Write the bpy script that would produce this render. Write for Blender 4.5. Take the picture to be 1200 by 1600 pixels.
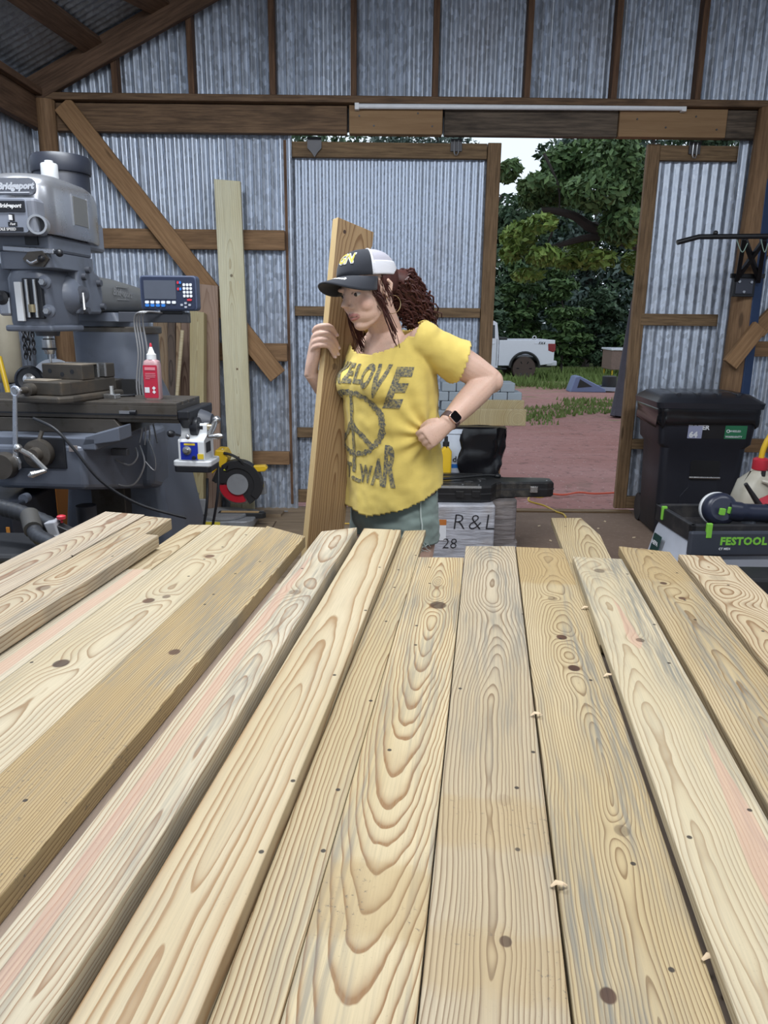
import bpy, bmesh, math, random
import numpy as np
from mathutils import Vector, Matrix, Euler, noise as mnoise
from mathutils.bvhtree import BVHTree

for o in list(bpy.data.objects): bpy.data.objects.remove(o)
SC = bpy.context.scene
COL = SC.collection
PI = math.pi

# ------------------------------------------------------------------ camera
CAM_H = 1.46
PITCH = math.radians(14.7)
ROLL = math.radians(0.66)
FPX = 1150.0
F = Vector((0, math.cos(PITCH), -math.sin(PITCH)))
U_ = Vector((0, math.sin(PITCH), math.cos(PITCH)))
R_ = Vector((1, 0, 0))
RV = R_*math.cos(ROLL) + U_*math.sin(ROLL)
UV = R_*(-math.sin(ROLL)) + U_*math.cos(ROLL)
CP = Vector((0, 0, CAM_H))
cam_d = bpy.data.cameras.new('camera')
cam_d.sensor_fit = 'HORIZONTAL'; cam_d.sensor_width = 36.0
cam_d.lens = 36.0*FPX/1200.0
cam_d.clip_start = 0.02; cam_d.clip_end = 300
cam = bpy.data.objects.new('camera', cam_d); COL.objects.link(cam)
M = Matrix((RV, UV, -F)).transposed().to_4x4(); M.translation = CP
cam.matrix_world = M
SC.camera = cam

# ------------------------------------------------------------------ world, lamps, exposure
W = bpy.data.worlds.new('overcast_sky'); SC.world = W; W.use_nodes = True
bg = W.node_tree.nodes['Background']
bg.inputs['Color'].default_value = (0.80, 0.90, 1.0, 1); bg.inputs['Strength'].default_value = 1.05
def area(name, loc, target, sx, sy, power, col):
    d = bpy.data.lights.new(name, 'AREA'); d.shape = 'RECTANGLE'; d.size = sx; d.size_y = sy
    d.energy = power; d.color = col
    o = bpy.data.objects.new(name, d); COL.objects.link(o); o.location = loc
    o.rotation_euler = (Vector(target)-Vector(loc)).to_track_quat('-Z', 'Y').to_euler()
    return o
# strip lights hung under the rafters, out of frame above and behind the photographer
area('ceiling_strip_light', (-1.3, 2.6, 3.30), (-1.3, 2.9, 0), 1.8, 0.25, 98, (0.90, 0.95, 1.0))
area('ceiling_strip_light', (0.5, 0.6, 3.55), (0.4, 1.1, 0), 2.6, 0.5, 92, (0.97, 0.98, 1.0))
area('ceiling_strip_light', (2.6, 2.2, 3.40), (2.4, 2.8, 0), 1.8, 0.25, 30, (0.90, 0.95, 1.0))
vs = SC.view_settings
SC.display_settings.display_device = 'sRGB'
vs.view_transform = 'Standard'; vs.look = 'None'; vs.gamma = 1.0; vs.use_curve_mapping = False
vs.exposure = 0.15

# ------------------------------------------------------------------ helpers
def ray(px, py): return F + RV*((px-600)/FPX) + UV*((800-py)/FPX)
def onY(px, py, Y): d = ray(px, py); return CP + d*(Y/d.y)
def onZ(px, py, Z): d = ray(px, py); return CP + d*((Z-CAM_H)/d.z)
def onX(px, py, X): d = ray(px, py); return CP + d*(X/d.x)

WM = {}
def tag(o, label=None, cat=None, group=None, kind=None):
    if label: o['label'] = label
    if cat: o['category'] = cat
    if group: o['group'] = group
    if kind: o['kind'] = kind
    return o
def empty(name, loc=(0, 0, 0), rz=0.0, label=None, cat=None, group=None, kind=None, rot=None):
    o = bpy.data.objects.new(name, None); COL.objects.link(o)
    o.empty_display_size = 0.1
    o.location = loc; o.rotation_euler = rot if rot else (0, 0, rz)
    WM[o.name] = Matrix.Translation(Vector(loc)) @ o.rotation_euler.to_matrix().to_4x4()
    return tag(o, label, cat, group, kind)

class MB:
    def __init__(s): s.v = []; s.f = []; s.s = []
    def add(s, vs_, fs, smooth=False):
        b = len(s.v); s.v += [tuple(x) for x in vs_]
        s.f += [tuple(i+b for i in f) for f in fs]; s.s += [smooth]*len(fs); return s
    def box(s, x0, x1, y0, y1, z0, z1, M=None):
        v = [Vector((x, y, z)) for z in (z0, z1) for y in (y0, y1) for x in (x0, x1)]
        if M is not None: v = [M @ p for p in v]
        return s.add(v, [(0,2,3,1),(4,5,7,6),(0,1,5,4),(2,6,7,3),(0,4,6,2),(1,3,7,5)])
    def bar(s, a, b, w, h, up=(0, 0, 1)):
        """box beam from a to b: w across, h along up"""
        a = Vector(a); b = Vector(b); d = (b-a).normalized(); up = Vector(up)
        x = d.cross(up).normalized(); u = x.cross(d)
        v = [p + x*(sx*w/2) + u*(su*h/2) for p in (a, b) for su in (-1, 1) for sx in (-1, 1)]
        return s.add(v, [(0,2,3,1),(4,5,7,6),(0,1,5,4),(2,6,7,3),(0,4,6,2),(1,3,7,5)])
    def loft(s, rings, cap=True, closed=True, smooth=True):
        n = len(rings[0]); v = [p for r in rings for p in r]; f = []
        for i in range(len(rings)-1):
            for j in range(n if closed else n-1):
                k = (j+1) % n
                f.append((i*n+j, i*n+k, (i+1)*n+k, (i+1)*n+j))
        s.add(v, f, smooth)
        if cap and closed:
            s.add(rings[0], [tuple(reversed(range(n)))]); s.add(rings[-1], [tuple(range(n))])
        return s
    def tube(s, pts, r, n=8, cap=True, closed=False, sy=1.0):
        pts = [Vector(p) for p in pts]; m = len(pts)
        rs = r if isinstance(r, (list, tuple)) else [r]*m
        t0 = (pts[1]-pts[0]).normalized()
        a = Vector((0, 0, 1)) if abs(t0.z) < .9 else Vector((1, 0, 0))
        x = t0.cross(a).normalized(); rings = []
        for i, p in enumerate(pts):
            if closed: t = (pts[(i+1) % m]-pts[i-1]).normalized()
            else: t = (pts[min(i+1, m-1)]-pts[max(i-1, 0)]).normalized()
            x = (x - t*x.dot(t)).normalized(); y = t.cross(x)
            rings.append([p + x*(math.cos(2*PI*k/n)*rs[i]) + y*(math.sin(2*PI*k/n)*rs[i]*sy) for k in range(n)])
        if closed: rings.append(rings[0]); cap = False
        return s.loft(rings, cap)
    def cyl(s, a, b, r0, r1=None, n=16):
        return s.tube([a, b], [r0, r0 if r1 is None else r1], n)
    def lathe(s, prof, c=(0, 0, 0), axis=(0, 0, 1), n=24):
        ax = Vector(axis).normalized(); a = Vector((0, 0, 1)) if abs(ax.z) < .9 else Vector((1, 0, 0))
        x = ax.cross(a).normalized(); y = ax.cross(x); c = Vector(c)
        return s.loft([[c + ax*h + x*(r*math.cos(2*PI*k/n)) + y*(r*math.sin(2*PI*k/n)) for k in range(n)] for r, h in prof])
    def prism(s, poly, h0, h1, M=None):
        """poly in xy, extruded in z"""
        n = len(poly)
        v = [Vector((x, y, h0)) for x, y in poly] + [Vector((x, y, h1)) for x, y in poly]
        if M is not None: v = [M @ p for p in v]
        return s.add(v, [tuple(reversed(range(n))), tuple(range(n, 2*n))] + [(i, (i+1) % n, n+(i+1) % n, n+i) for i in range(n)])
    def ball(s, c, r, n=16, m=10, M=None):
        rx, ry, rz = r if isinstance(r, (tuple, list)) else (r, r, r); c = Vector(c); rings = []
        for i in range(m+1):
            t = PI*i/m; t = min(max(t, .02), PI-.02)
            ring = [Vector((rx*math.sin(t)*math.cos(2*PI*k/n), ry*math.sin(t)*math.sin(2*PI*k/n), -rz*math.cos(t))) for k in range(n)]
            if M is not None: ring = [M @ p for p in ring]
            rings.append([c+p for p in ring])
        return s.loft(rings)
    def build(s, name, mat, parent=None, bevel=0.0, seg=2, world=False, sub=0, label=None, smooth=None, solid=0):
        me = bpy.data.meshes.new(name)
        v = s.v
        if world and parent is not None:
            I = WM[parent.name].inverted(); v = [tuple(I @ Vector(p)) for p in v]
        me.from_pydata(v, [], s.f); me.update()
        me.polygons.foreach_set('use_smooth', s.s if smooth is None else [smooth]*len(s.f))
        bm = bmesh.new(); bm.from_mesh(me); bmesh.ops.recalc_face_normals(bm, faces=bm.faces); bm.to_mesh(me); bm.free()
        if any(s.s) and smooth is None: me.set_sharp_from_angle(angle=math.radians(42))
        if mat: me.materials.append(mat)
        o = bpy.data.objects.new(name, me); COL.objects.link(o)
        if parent is not None: o.parent = parent; WM[o.name] = WM[parent.name]
        else: WM[o.name] = Matrix.Identity(4)
        if solid:
            md = o.modifiers.new('solidify', 'SOLIDIFY'); md.thickness = solid; md.offset = 0
        if bevel:
            md = o.modifiers.new('bevel', 'BEVEL'); md.width = bevel; md.segments = seg; md.limit_method = 'ANGLE'; md.angle_limit = math.radians(40)
            md.harden_normals = False
        if sub:
            md = o.modifiers.new('sub', 'SUBSURF'); md.levels = sub; md.render_levels = sub
        if label: o['label'] = label
        return o
def Mxyz(loc=(0, 0, 0), rx=0, ry=0, rz=0):
    return Matrix.Translation(Vector(loc)) @ Euler((rx, ry, rz)).to_matrix().to_4x4()
def rrect(w, h, r, n=4, cx=0, cy=0):
    P = []
    for sx, sy, a0 in ((1, 1, 0), (-1, 1, 90), (-1, -1, 180), (1, -1, 270)):
        for k in range(n+1):
            a = math.radians(a0+90*k/n)
            P.append((cx+sx*(w/2-r)+r*math.cos(a), cy+sy*(h/2-r)+r*math.sin(a)))
    return P
def spline(pts, n=8):
    P = [Vector(p) for p in pts]; out = []
    for i in range(len(P)-1):
        p0 = P[max(i-1, 0)]; p1 = P[i]; p2 = P[i+1]; p3 = P[min(i+2, len(P)-1)]
        for k in range(n):
            t = k/n
            out.append(.5*((2*p1)+(p2-p0)*t+(2*p0-5*p1+4*p2-p3)*t*t+(3*p1-p0-3*p2+p3)*t**3))
    out.append(P[-1]); return out
def text_mesh(txt, size=1.0, bold=0.0, shear=0.0, spacing=1.0, res=2, align='CENTER'):
    """flat lettering as (verts, faces) in xy"""
    cu = bpy.data.curves.new('lettering', 'FONT'); cu.body = txt; cu.size = size; cu.offset = bold; cu.shear = shear
    cu.space_character = spacing; cu.align_x = align; cu.align_y = 'CENTER'; cu.resolution_u = res
    o = bpy.data.objects.new('lettering', cu); COL.objects.link(o)
    dg = bpy.context.evaluated_depsgraph_get(); dg.update()
    me = o.evaluated_get(dg).to_mesh()
    v = [p.co.copy() for p in me.vertices]; f = [tuple(p.vertices) for p in me.polygons]
    o.evaluated_get(dg).to_mesh_clear()
    bpy.data.objects.remove(o); bpy.data.curves.remove(cu)
    return v, f
def lettering(name, txt, M, mat, parent, size, bold=0.0, shear=0.0, spacing=1.0, world=False, depth=0.0006):
    v, f = text_mesh(txt, size, bold, shear, spacing)
    mb = MB(); mb.add([M @ p for p in v], f)
    o = mb.build(name, mat, parent, world=world)
    md = o.modifiers.new('solidify', 'SOLIDIFY'); md.thickness = depth; md.offset = 0
    return o

# ------------------------------------------------------------------ node helper and materials
class NT:
    def __init__(s, name):
        s.mat = bpy.data.materials.new(name); s.mat.use_nodes = True
        s.t = s.mat.node_tree; s.t.nodes.clear()
        s.out = s.n('ShaderNodeOutputMaterial'); s.b = s.n('ShaderNodeBsdfPrincipled')
        s.t.links.new(s.b.outputs[0], s.out.inputs[0])
        s._tc = None
    def n(s, typ, **kw):
        nd = s.t.nodes.new(typ)
        for k, v in kw.items(): setattr(nd, k, v)
        return nd
    def lk(s, a, sock):
        if hasattr(a, 'links'): s.t.links.new(a, sock)
        elif isinstance(a, (tuple, list)) and len(a) == 3 and sock.type == 'RGBA': sock.default_value = (*a, 1)
        else: sock.default_value = a
    def obj(s):
        if not s._tc: s._tc = s.n('ShaderNodeTexCoord')
        return s._tc.outputs['Object']
    def m(s, op, a, b=None, c=None, clamp=False):
        nd = s.n('ShaderNodeMath', operation=op, use_clamp=clamp)
        for i, x in enumerate((a, b, c)):
            if x is not None: s.lk(x, nd.inputs[i])
        return nd.outputs[0]
    def sep(s, v):
        nd = s.n('ShaderNodeSeparateXYZ'); s.lk(v, nd.inputs[0]); return nd.outputs
    def comb(s, x, y, z):
        nd = s.n('ShaderNodeCombineXYZ')
        for i, a in enumerate((x, y, z)): s.lk(a, nd.inputs[i])
        return nd.outputs[0]
    def scale(s, v, k, off=(0, 0, 0)):
        nd = s.n('ShaderNodeMapping'); s.lk(v, nd.inputs[0])
        nd.inputs['Scale'].default_value = k; nd.inputs['Location'].default_value = off; return nd.outputs[0]
    def noise(s, v, sc=1.0, det=2.0, rough=0.5, col=False):
        nd = s.n('ShaderNodeTexNoise'); s.lk(v, nd.inputs['Vector']); nd.inputs['Scale'].default_value = sc
        nd.inputs['Detail'].default_value = det; nd.inputs['Roughness'].default_value = rough
        return nd.outputs[1 if col else 0]
    def vor(s, v, sc=1.0, feat='F1', out=0):
        nd = s.n('ShaderNodeTexVoronoi', feature=feat); s.lk(v, nd.inputs['Vector']); nd.inputs['Scale'].default_value = sc
        return nd.outputs[out]
    def step(s, x, a, b):
        nd = s.n('ShaderNodeMapRange', interpolation_type='SMOOTHSTEP'); s.lk(x, nd.inputs[0])
        nd.inputs[1].default_value = a; nd.inputs[2].default_value = b; return nd.outputs[0]
    def mix(s, f, a, b, typ='MIX'):
        nd = s.n('ShaderNodeMix', data_type='RGBA', blend_type=typ)
        s.lk(f, nd.inputs[0]); s.lk(a, nd.inputs[6]); s.lk(b, nd.inputs[7]); return nd.outputs[2]
    def ramp(s, x, stops):
        nd = s.n('ShaderNodeValToRGB'); s.lk(x, nd.inputs[0]); e = nd.color_ramp.elements
        while len(e) < len(stops): e.new(0.5)
        for el, (p, c) in zip(e, stops): el.position = p; el.color = (*c, 1) if len(c) == 3 else c
        return nd.outputs[0]
    def bump(s, h, dist=0.001, strength=1.0):
        nd = s.n('ShaderNodeBump'); nd.inputs['Strength'].default_value = strength; nd.inputs['Distance'].default_value = dist
        s.lk(h, nd.inputs['Height']); s.t.links.new(nd.outputs[0], s.b.inputs['Normal'])
    def fin(s, col, rough=0.6, metal=0.0, spec=0.5, coat=0.0):
        s.lk(col, s.b.inputs['Base Color']); s.lk(rough, s.b.inputs['Roughness']); s.lk(metal, s.b.inputs['Metallic'])
        s.b.inputs['Specular IOR Level'].default_value = spec; s.b.inputs['Coat Weight'].default_value = coat
        return s.mat
MC = {}
def plain(name, col, rough=0.5, metal=0.0, var=0.12, sc=14.0, bump=0.0, spec=0.5, dirt=None, dirt_amt=0.5, dsc=6.0):
    """paint, plastic, metal: one colour with slight wear"""
    if name in MC: return MC[name]
    t = NT(name); nz = t.noise(t.obj(), sc, 4, .6)
    c = t.mix(nz, tuple(x*(1-var) for x in col), tuple(min(1, x*(1+var)) for x in col))
    if dirt:
        dm = t.step(t.noise(t.obj(), dsc, 6, .65), .5, .72)
        c = t.mix(t.m('MULTIPLY', dm, dirt_amt), c, dirt)
    r = t.m('ADD', rough-.06, t.m('MULTIPLY', nz, .12))
    if bump: t.bump(t.noise(t.obj(), 180, 3), bump)
    MC[name] = t.fin(c, r, metal, spec); return MC[name]
def emis(name, col, k):
    if name in MC: return MC[name]
    t = NT(name); t.b.inputs['Emission Color'].default_value = (*col, 1); t.b.inputs['Emission Strength'].default_value = k
    MC[name] = t.fin(col, .4); return MC[name]

def framing_wood(name, col, dark, axis=2, rings=90, stain=0.5, seed=0.0):
    """weathered framing lumber: grain stretched along one axis of the object"""
    if name in MC: return MC[name]
    t = NT(name); k = [1.0, 1.0, 1.0]; k[axis] = 0.06
    p = t.scale(t.obj(), tuple(k), (seed, seed*2, seed*3))
    g = t.noise(p, rings, 5, .65)
    k2 = [1.0, 1.0, 1.0]; k2[axis] = 0.25
    q = t.noise(t.scale(t.obj(), tuple(k2), (seed*5, seed, 0)), 9, 4, .6)
    c = t.mix(t.step(g, .3, .7), dark, col)
    c = t.mix(t.m('MULTIPLY', t.step(q, .48, .72), stain), c, tuple(x*.45 for x in dark))
    kn = t.vor(t.scale(t.obj(), tuple(k2)), 5.5)
    c = t.mix(t.m('MULTIPLY', t.step(kn, .10, .05), .7), c, tuple(x*.35 for x in dark))
    t.bump(g, .0015)
    MC[name] = t.fin(c, .75, 0, .3); return MC[name]
# ------------------------------------------------------------------ the shed
WALL = 5.63
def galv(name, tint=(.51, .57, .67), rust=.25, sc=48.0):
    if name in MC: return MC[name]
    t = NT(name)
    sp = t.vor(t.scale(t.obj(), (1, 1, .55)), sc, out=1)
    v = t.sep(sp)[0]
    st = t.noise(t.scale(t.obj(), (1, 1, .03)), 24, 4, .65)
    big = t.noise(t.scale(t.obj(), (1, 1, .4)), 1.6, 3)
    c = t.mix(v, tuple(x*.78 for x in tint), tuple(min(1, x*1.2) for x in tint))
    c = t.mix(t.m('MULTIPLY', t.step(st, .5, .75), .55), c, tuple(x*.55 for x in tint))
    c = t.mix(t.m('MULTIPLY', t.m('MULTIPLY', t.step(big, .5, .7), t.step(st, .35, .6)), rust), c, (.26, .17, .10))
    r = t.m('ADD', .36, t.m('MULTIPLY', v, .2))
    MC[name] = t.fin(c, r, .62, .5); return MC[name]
G_WALL = galv('galvanised_sheet')
G_DOOR = galv('galvanised_door_sheet', (.48, .55, .67), .35, 90)
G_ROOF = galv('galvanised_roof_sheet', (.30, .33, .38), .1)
WD_BEAM = framing_wood('aged_header_wood', (.20, .125, .072), (.095, .058, .036), 0, 70)
WD_BEAM_D = framing_wood('grey_weathered_header_wood', (.15, .115, .085), (.06, .046, .036), 0, 60, .8, 2.0)
WD_PLY = framing_wood('tan_plywood_splice', (.30, .19, .10), (.235, .14, .072), 0, 30, .15, 3.0)
WD_STUD = framing_wood('dark_stud_wood', (.17, .095, .055), (.085, .046, .028), 2, 80)
WD_DOOR_V = framing_wood('door_stile_wood', (.25, .16, .088), (.13, .082, .045), 2, 80, .35, 4.0)
WD_DOOR_H = framing_wood('door_rail_wood', (.25, .165, .09), (.12, .078, .044), 0, 80, .45, 5.0)
WD_BRACE = framing_wood('brace_wood', (.34, .205, .105), (.23, .13, .064), 2, 60, .3, 6.0)
WD_POLE = framing_wood('round_pole_wood', (.27, .165, .09), (.155, .09, .048), 2, 60, .45, 7.0)
WD_RAFT = framing_wood('rafter_wood', (.165, .098, .062), (.085, .05, .032), 1, 60, .4, 8.0)
STEEL = plain('dark_steel', (.06, .06, .065), .45, .8)
BOLT = plain('bright_bolt', (.55, .56, .58), .3, .9)

def corrugated(x0, x1, zb, zt, y=WALL, pitch=.062, amp=.0105, per=8, rows=1):
    """vertical sine sheet in the xz plane; zb, zt may be functions of x"""
    n = max(2, int(round((x1-x0)/pitch*per))); v = []; f = []
    fb = zb if callable(zb) else (lambda x: zb); ft = zt if callable(zt) else (lambda x: zt)
    for i in range(n+1):
        x = x0+(x1-x0)*i/n; d = amp*math.sin(2*PI*x/pitch)
        for k in range(rows+1):
            v.append((x, y+d, fb(x)+(ft(x)-fb(x))*k/rows))
    for i in range(n):
        for k in range(rows):
            a = i*(rows+1)+k; f.append((a, a+rows+1, a+rows+2, a+1))
    return MB().add(v, f, True)

RIDGE_X = 1.1; EAVE_X = -2.46; EAVE_Z = 2.93; SL = .50
def roof_z(x): return EAVE_Z + SL*((x-EAVE_X) if x < RIDGE_X else (2*RIDGE_X-EAVE_X-x))
RIGHT_X = 2*RIDGE_X-EAVE_X

wall = empty('wall_back', (1, WALL, 0), kind='structure')
# gable sheets above the header, lower sheets left of the doors and right of the pole
xs = [EAVE_X-.06]
while xs[-1] < RIGHT_X-.3: xs.append(min(xs[-1]+.66, RIGHT_X))
xs[-1] = RIGHT_X
for i, (a, b) in enumerate(zip(xs[:-1], xs[1:])):
    if a < RIDGE_X < b:
        corrugated(a, RIDGE_X, 2.72, roof_z, WALL+.03+.003*(i % 2)).build('panel', G_WALL, wall, world=True)
        corrugated(RIDGE_X, b, 2.72, roof_z, WALL+.03).build('panel', G_WALL, wall, world=True)
    else:
        corrugated(a, b+.02, 2.72, roof_z, WALL+.03+.003*(i % 2)).build('panel', G_WALL, wall, world=True)
for i, (a, b) in enumerate(((-2.52, -1.82), (-1.82, -1.17), (-1.17, -.70))):
    corrugated(a, b+.02, 0.0, 2.75, WALL+.03+.003*(i % 2)).build('panel', G_WALL, wall, world=True)
for i, (a, b) in enumerate(((2.46, 3.1), (3.1, 3.8), (3.8, RIGHT_X))):
    corrugated(a, b+.02, 0.0, 2.75, WALL+.03+.003*(i % 2)).build('panel', G_WALL, wall, world=True)
def wbox(name, x0, x1, z0, z1, y0, y1, mat, parent=wall, bevel=.003):
    # local origin at the piece's centre so the grain differs from piece to piece
    o = MB().box(-(x1-x0)/2, (x1-x0)/2, -(y1-y0)/2, (y1-y0)/2, -(z1-z0)/2, (z1-z0)/2).build(name, mat, parent, bevel=bevel, seg=1)
    o.location = WM[parent.name].inverted() @ Vector(((x0+x1)/2, (y0+y1)/2, (z0+z1)/2)); return o
def wbar(name, a, b, w, h, mat, parent=wall, up=(0, -1, 0), along='z'):
    """plank between two world points, grain along it; h is its depth along up"""
    a = Vector(a); b = Vector(b); L = (b-a).length; d = (b-a).normalized(); up = Vector(up)
    x = d.cross(up).normalized(); u = x.cross(d)
    if along == 'z': Mr = Matrix((x, -u, d)).transposed()
    elif along == 'x': Mr = Matrix((d, u, d.cross(u))).transposed()
    else: Mr = Matrix((x, d, x.cross(d))).transposed()
    mb = MB()
    if along == 'z': mb.box(-w/2, w/2, -h/2, h/2, -L/2, L/2)
    elif along == 'x': mb.box(-L/2, L/2, -h/2, h/2, -w/2, w/2)
    else: mb.box(-w/2, w/2, -L/2, L/2, -h/2, h/2)
    o = mb.build(name, mat, parent, bevel=.003, seg=1)
    MW = Matrix.Translation((a+b)/2) @ Mr.to_4x4()
    if parent is not None: o.matrix_local = WM[parent.name].inverted() @ MW
    else: o.matrix_world = MW
    return o
for x in (-1.861, -1.341, -.79, -.24, .314, .940, 1.53, 2.10, 2.7, 3.3, 3.9):
    wbox('stud', x-.02, x+.02, 2.92, roof_z(x)-.02, WALL-.07, WALL+.015, WD_STUD)
wbox('top_plate', -2.38, RIGHT_X-.1, 2.872, 2.915, WALL-.12, WALL+.02, WD_BEAM)
for (a, b, m, dy) in ((-2.30, -.285, WD_BEAM, 0), (-.27, .37, WD_PLY, .016), (.385, 1.575, WD_BEAM_D, 0), (1.58, 2.315, WD_PLY, .016), (2.32, 4.4, WD_BEAM_D, 0)):
    wbox('header_board', a, b, 2.69, 2.868, WALL-.06-dy, WALL+.0, m)
wbox('girt', -2.3, -.735, 1.93, 2.065, WALL-.035, WALL+.012, WD_BRACE if False else framing_wood('girt_wood', (.30, .18, .095), (.18, .105, .055), 0, 70, .4, 9.0))
wbox('girt', -2.3, -.735, 1.145, 1.275, WALL-.035, WALL+.012, MC['girt_wood'])
wbox('girt', -2.3, -.735, .36, .46, WALL-.035, WALL+.012, MC['girt_wood'])
wbar('diagonal_brace', (-2.22, WALL-.085, 2.85), (-.80, WALL-.085, 1.04), .135, .038, WD_BRACE)
def pole(x, r, z1, lean=0):
    mb = MB(); rings = []
    rnd = random.Random(int(x*100))
    ph = rnd.random()*6
    pts = [(x+.012*math.sin(z*1.7+ph)+lean*z, WALL-.10+.01*math.sin(z*2.3+ph), z) for z in np.linspace(0, z1, 12)]
    return mb.tube(pts, [r*(1.06-.1*i/11+.02*math.sin(i*1.9)) for i in range(12)], 16)
pole(-2.34, .065, 2.87).build('pole', WD_POLE, wall, world=True)
pole(2.57, .088, 2.87, .01).build('pole', WD_POLE, wall, world=True)
for (z0, z1) in ((1.93, 2.06), (1.22, 1.33), (.5, .6)):
    wbox('girt', 2.66, 4.6, z0, z1, WALL-.04, WALL+.01, MC['girt_wood'])
wbar('diagonal_brace', (2.47, WALL-.24, 1.17), (2.66, WALL-.22, 1.44), .11, .04, WD_BRACE)
wbar('diagonal_brace', (2.72, WALL-.06, 1.40), (3.45, WALL-.06, 2.24), .12, .04, WD_BRACE)
for (x, z) in ((-.2, 2.80), (-.1, 2.74), (.2, 2.82), (.3, 2.74), (1.7, 2.8), (1.9, 2.75), (2.1, 2.82), (2.25, 2.74)):
    MB().cyl((x, WALL-.081, z), (x, WALL-.076, z), .006, n=8).build('nail', STEEL, wall, world=True)

# sliding doors: sheet on a timber frame, hung from two straps
def hanger(x, z0, z1, y, parent, loop):
    if loop:
        mb = MB(); mb.tube([(x-.014, y, z1), (x-.014, y, z0+.02), (x-.006, y, z0+.004), (x+.006, y, z0+.004), (x+.014, y, z0+.02), (x+.014, y, z1)], .005, 6)
        mb.build('hanger_bolt', BOLT, parent, world=True)
        MB().box(x-.04, x+.04, y+.006, y+.016, z0+.03, z1+.01).build('hanger_plate', STEEL, parent, world=True)
    else:
        MB().prism([(-.05, .07), (.05, .07), (.05, .0), (.02, -.03), (0, -.06), (-.02, -.03), (-.05, 0)], 0, .008, Matrix.Translation((x, y+.01, z1-.04)) @ Matrix.Rotation(PI/2, 4, 'X')).build('hanger_plate', STEEL, parent, world=True)
d1 = empty('door_1', (.05, WALL+.07, .03), kind='structure', label='wide corrugated sliding door behind the woman')
dy = WALL+.09
for i, (a, b) in enumerate(((-.74, -.1), (-.1, .75))):
    corrugated(a, b, .03, 2.66, dy+.02, .05, .005).build('panel', G_DOOR, d1, world=True)
yb0, yb1 = dy-.035, dy+.01
wbox('rail', -.72, .70, 2.565, 2.665, yb0, yb1, WD_DOOR_H, d1)
wbox('rail', -.72, .70, 1.475, 1.545, yb0, yb1, WD_DOOR_H, d1)
wbox('rail', -.72, .70, 0.56, .635, yb0, yb1, WD_DOOR_H, d1)
wbox('rail', -.72, .70, 0.04, .14, yb0, yb1, WD_DOOR_H, d1)
wbox('stile', -.745, -.715, .03, 2.67, yb0-.02, yb1, WD_STUD, d1)
wbox('stile', .705, .80, .03, 2.67, yb0-.004, yb1, WD_DOOR_V, d1)
hanger(-.52, 2.58, 2.66, yb0-.02, d1, False); hanger(.48, 2.58, 2.68, yb0-.02, d1, True)
d2 = empty('door_2', (2.2, WALL+.07, .03), kind='structure', label='narrow corrugated sliding door beside the dark wheeled bin')
corrugated(1.9, 2.56, .02, 2.66, dy+.02, .068, .008).build('panel', G_WALL, d2, world=True)
wbox('rail', 1.925, 2.53, 2.57, 2.668, yb0, yb1, WD_DOOR_H, d2)
wbox('rail', 1.90, 2.49, 1.435, 1.52, yb0-.006, yb1, WD_DOOR_H, d2)
wbox('rail', 1.925, 2.53, .50, .575, yb0-.006, yb1, WD_DOOR_H, d2)
wbox('rail', 1.925, 2.53, .02, .115, yb0, yb1, WD_DOOR_H, d2)
wbox('stile', 1.835, 1.925, .02, 2.675, yb0-.002, yb1, WD_DOOR_V, d2)
wbox('stile', 2.525, 2.56, .02, 2.675, yb0-.002, yb1, WD_STUD, d2)
hanger(2.16, 2.58, 2.68, yb0-.02, d2, True)
wbox('trim_1', .70, 1.95, -.03, .012, WALL-.02, WALL+.06, WD_DOOR_H, wall).name = 'door_sill'

# side walls
wl = empty('wall_left', (EAVE_X, 3, 0), kind='structure')
Ml = Matrix.Translation((EAVE_X-.03, 0, 0)) @ Matrix.Rotation(PI/2, 4, 'Z')
def side(x, parent, y0=-4.3):
    y = y0; i = 0
    while y < WALL-.1:
        b = min(y+.66, WALL+.06)
        mb = corrugated(y, b, 0, 2.95, 0); mb.v = [(x+v[1], v[0], v[2]) for v in mb.v]
        mb.build('panel', G_WALL, parent, world=True); y += .66; i += 1
side(EAVE_X-.02, wl)
wbar('side_beam', (EAVE_X+.05, -4.3, 2.79), (EAVE_X+.05, WALL-.05, 2.79), .06, .20, WD_RAFT, wl, (0, 0, 1), 'y')
wbar('wall_plate', (EAVE_X+.07, -4.3, 2.915), (EAVE_X+.07, WALL-.05, 2.915), .11, .045, WD_RAFT, wl, (0, 0, 1), 'y')
wr = empty('wall_right', (RIGHT_X, 3, 0), kind='structure')
side(RIGHT_X+.02, wr)

# roof
rf = empty('ceiling', (RIDGE_X, 2.5, roof_z(RIDGE_X)), kind='structure')
def roof_side(sgn):
    y = -4.5
    while y < WALL+.2:
        b = min(y+.66, WALL+.35); n = int(round((b-y)/.068*8)); v = []; f = []
        for i in range(n+1):
            yy = y+(b-y)*i/n; d = .0085*math.sin(2*PI*yy/.068)
            for x in (EAVE_X-.3, RIDGE_X):
                X = x if sgn < 0 else 2*RIDGE_X-x
                v.append((X, yy, roof_z(RIDGE_X)-SL*(RIDGE_X-x)+.075+d))
        for i in range(n): f.append((2*i, 2*i+1, 2*i+3, 2*i+2))
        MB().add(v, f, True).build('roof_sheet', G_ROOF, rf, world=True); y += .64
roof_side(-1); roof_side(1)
def rz_(x): return roof_z(x)-.03
for yy in (WALL-.10, 1.8, -1.5, -4.2):
    for sg in (-1, 1):
        x0 = EAVE_X+.02 if sg < 0 else RIGHT_X-.02
        wbar('rafter', (x0, yy, rz_(x0)), (RIDGE_X, yy, rz_(RIDGE_X)), .045, .155, WD_RAFT, rf, (0, 0, 1), 'y')
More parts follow.
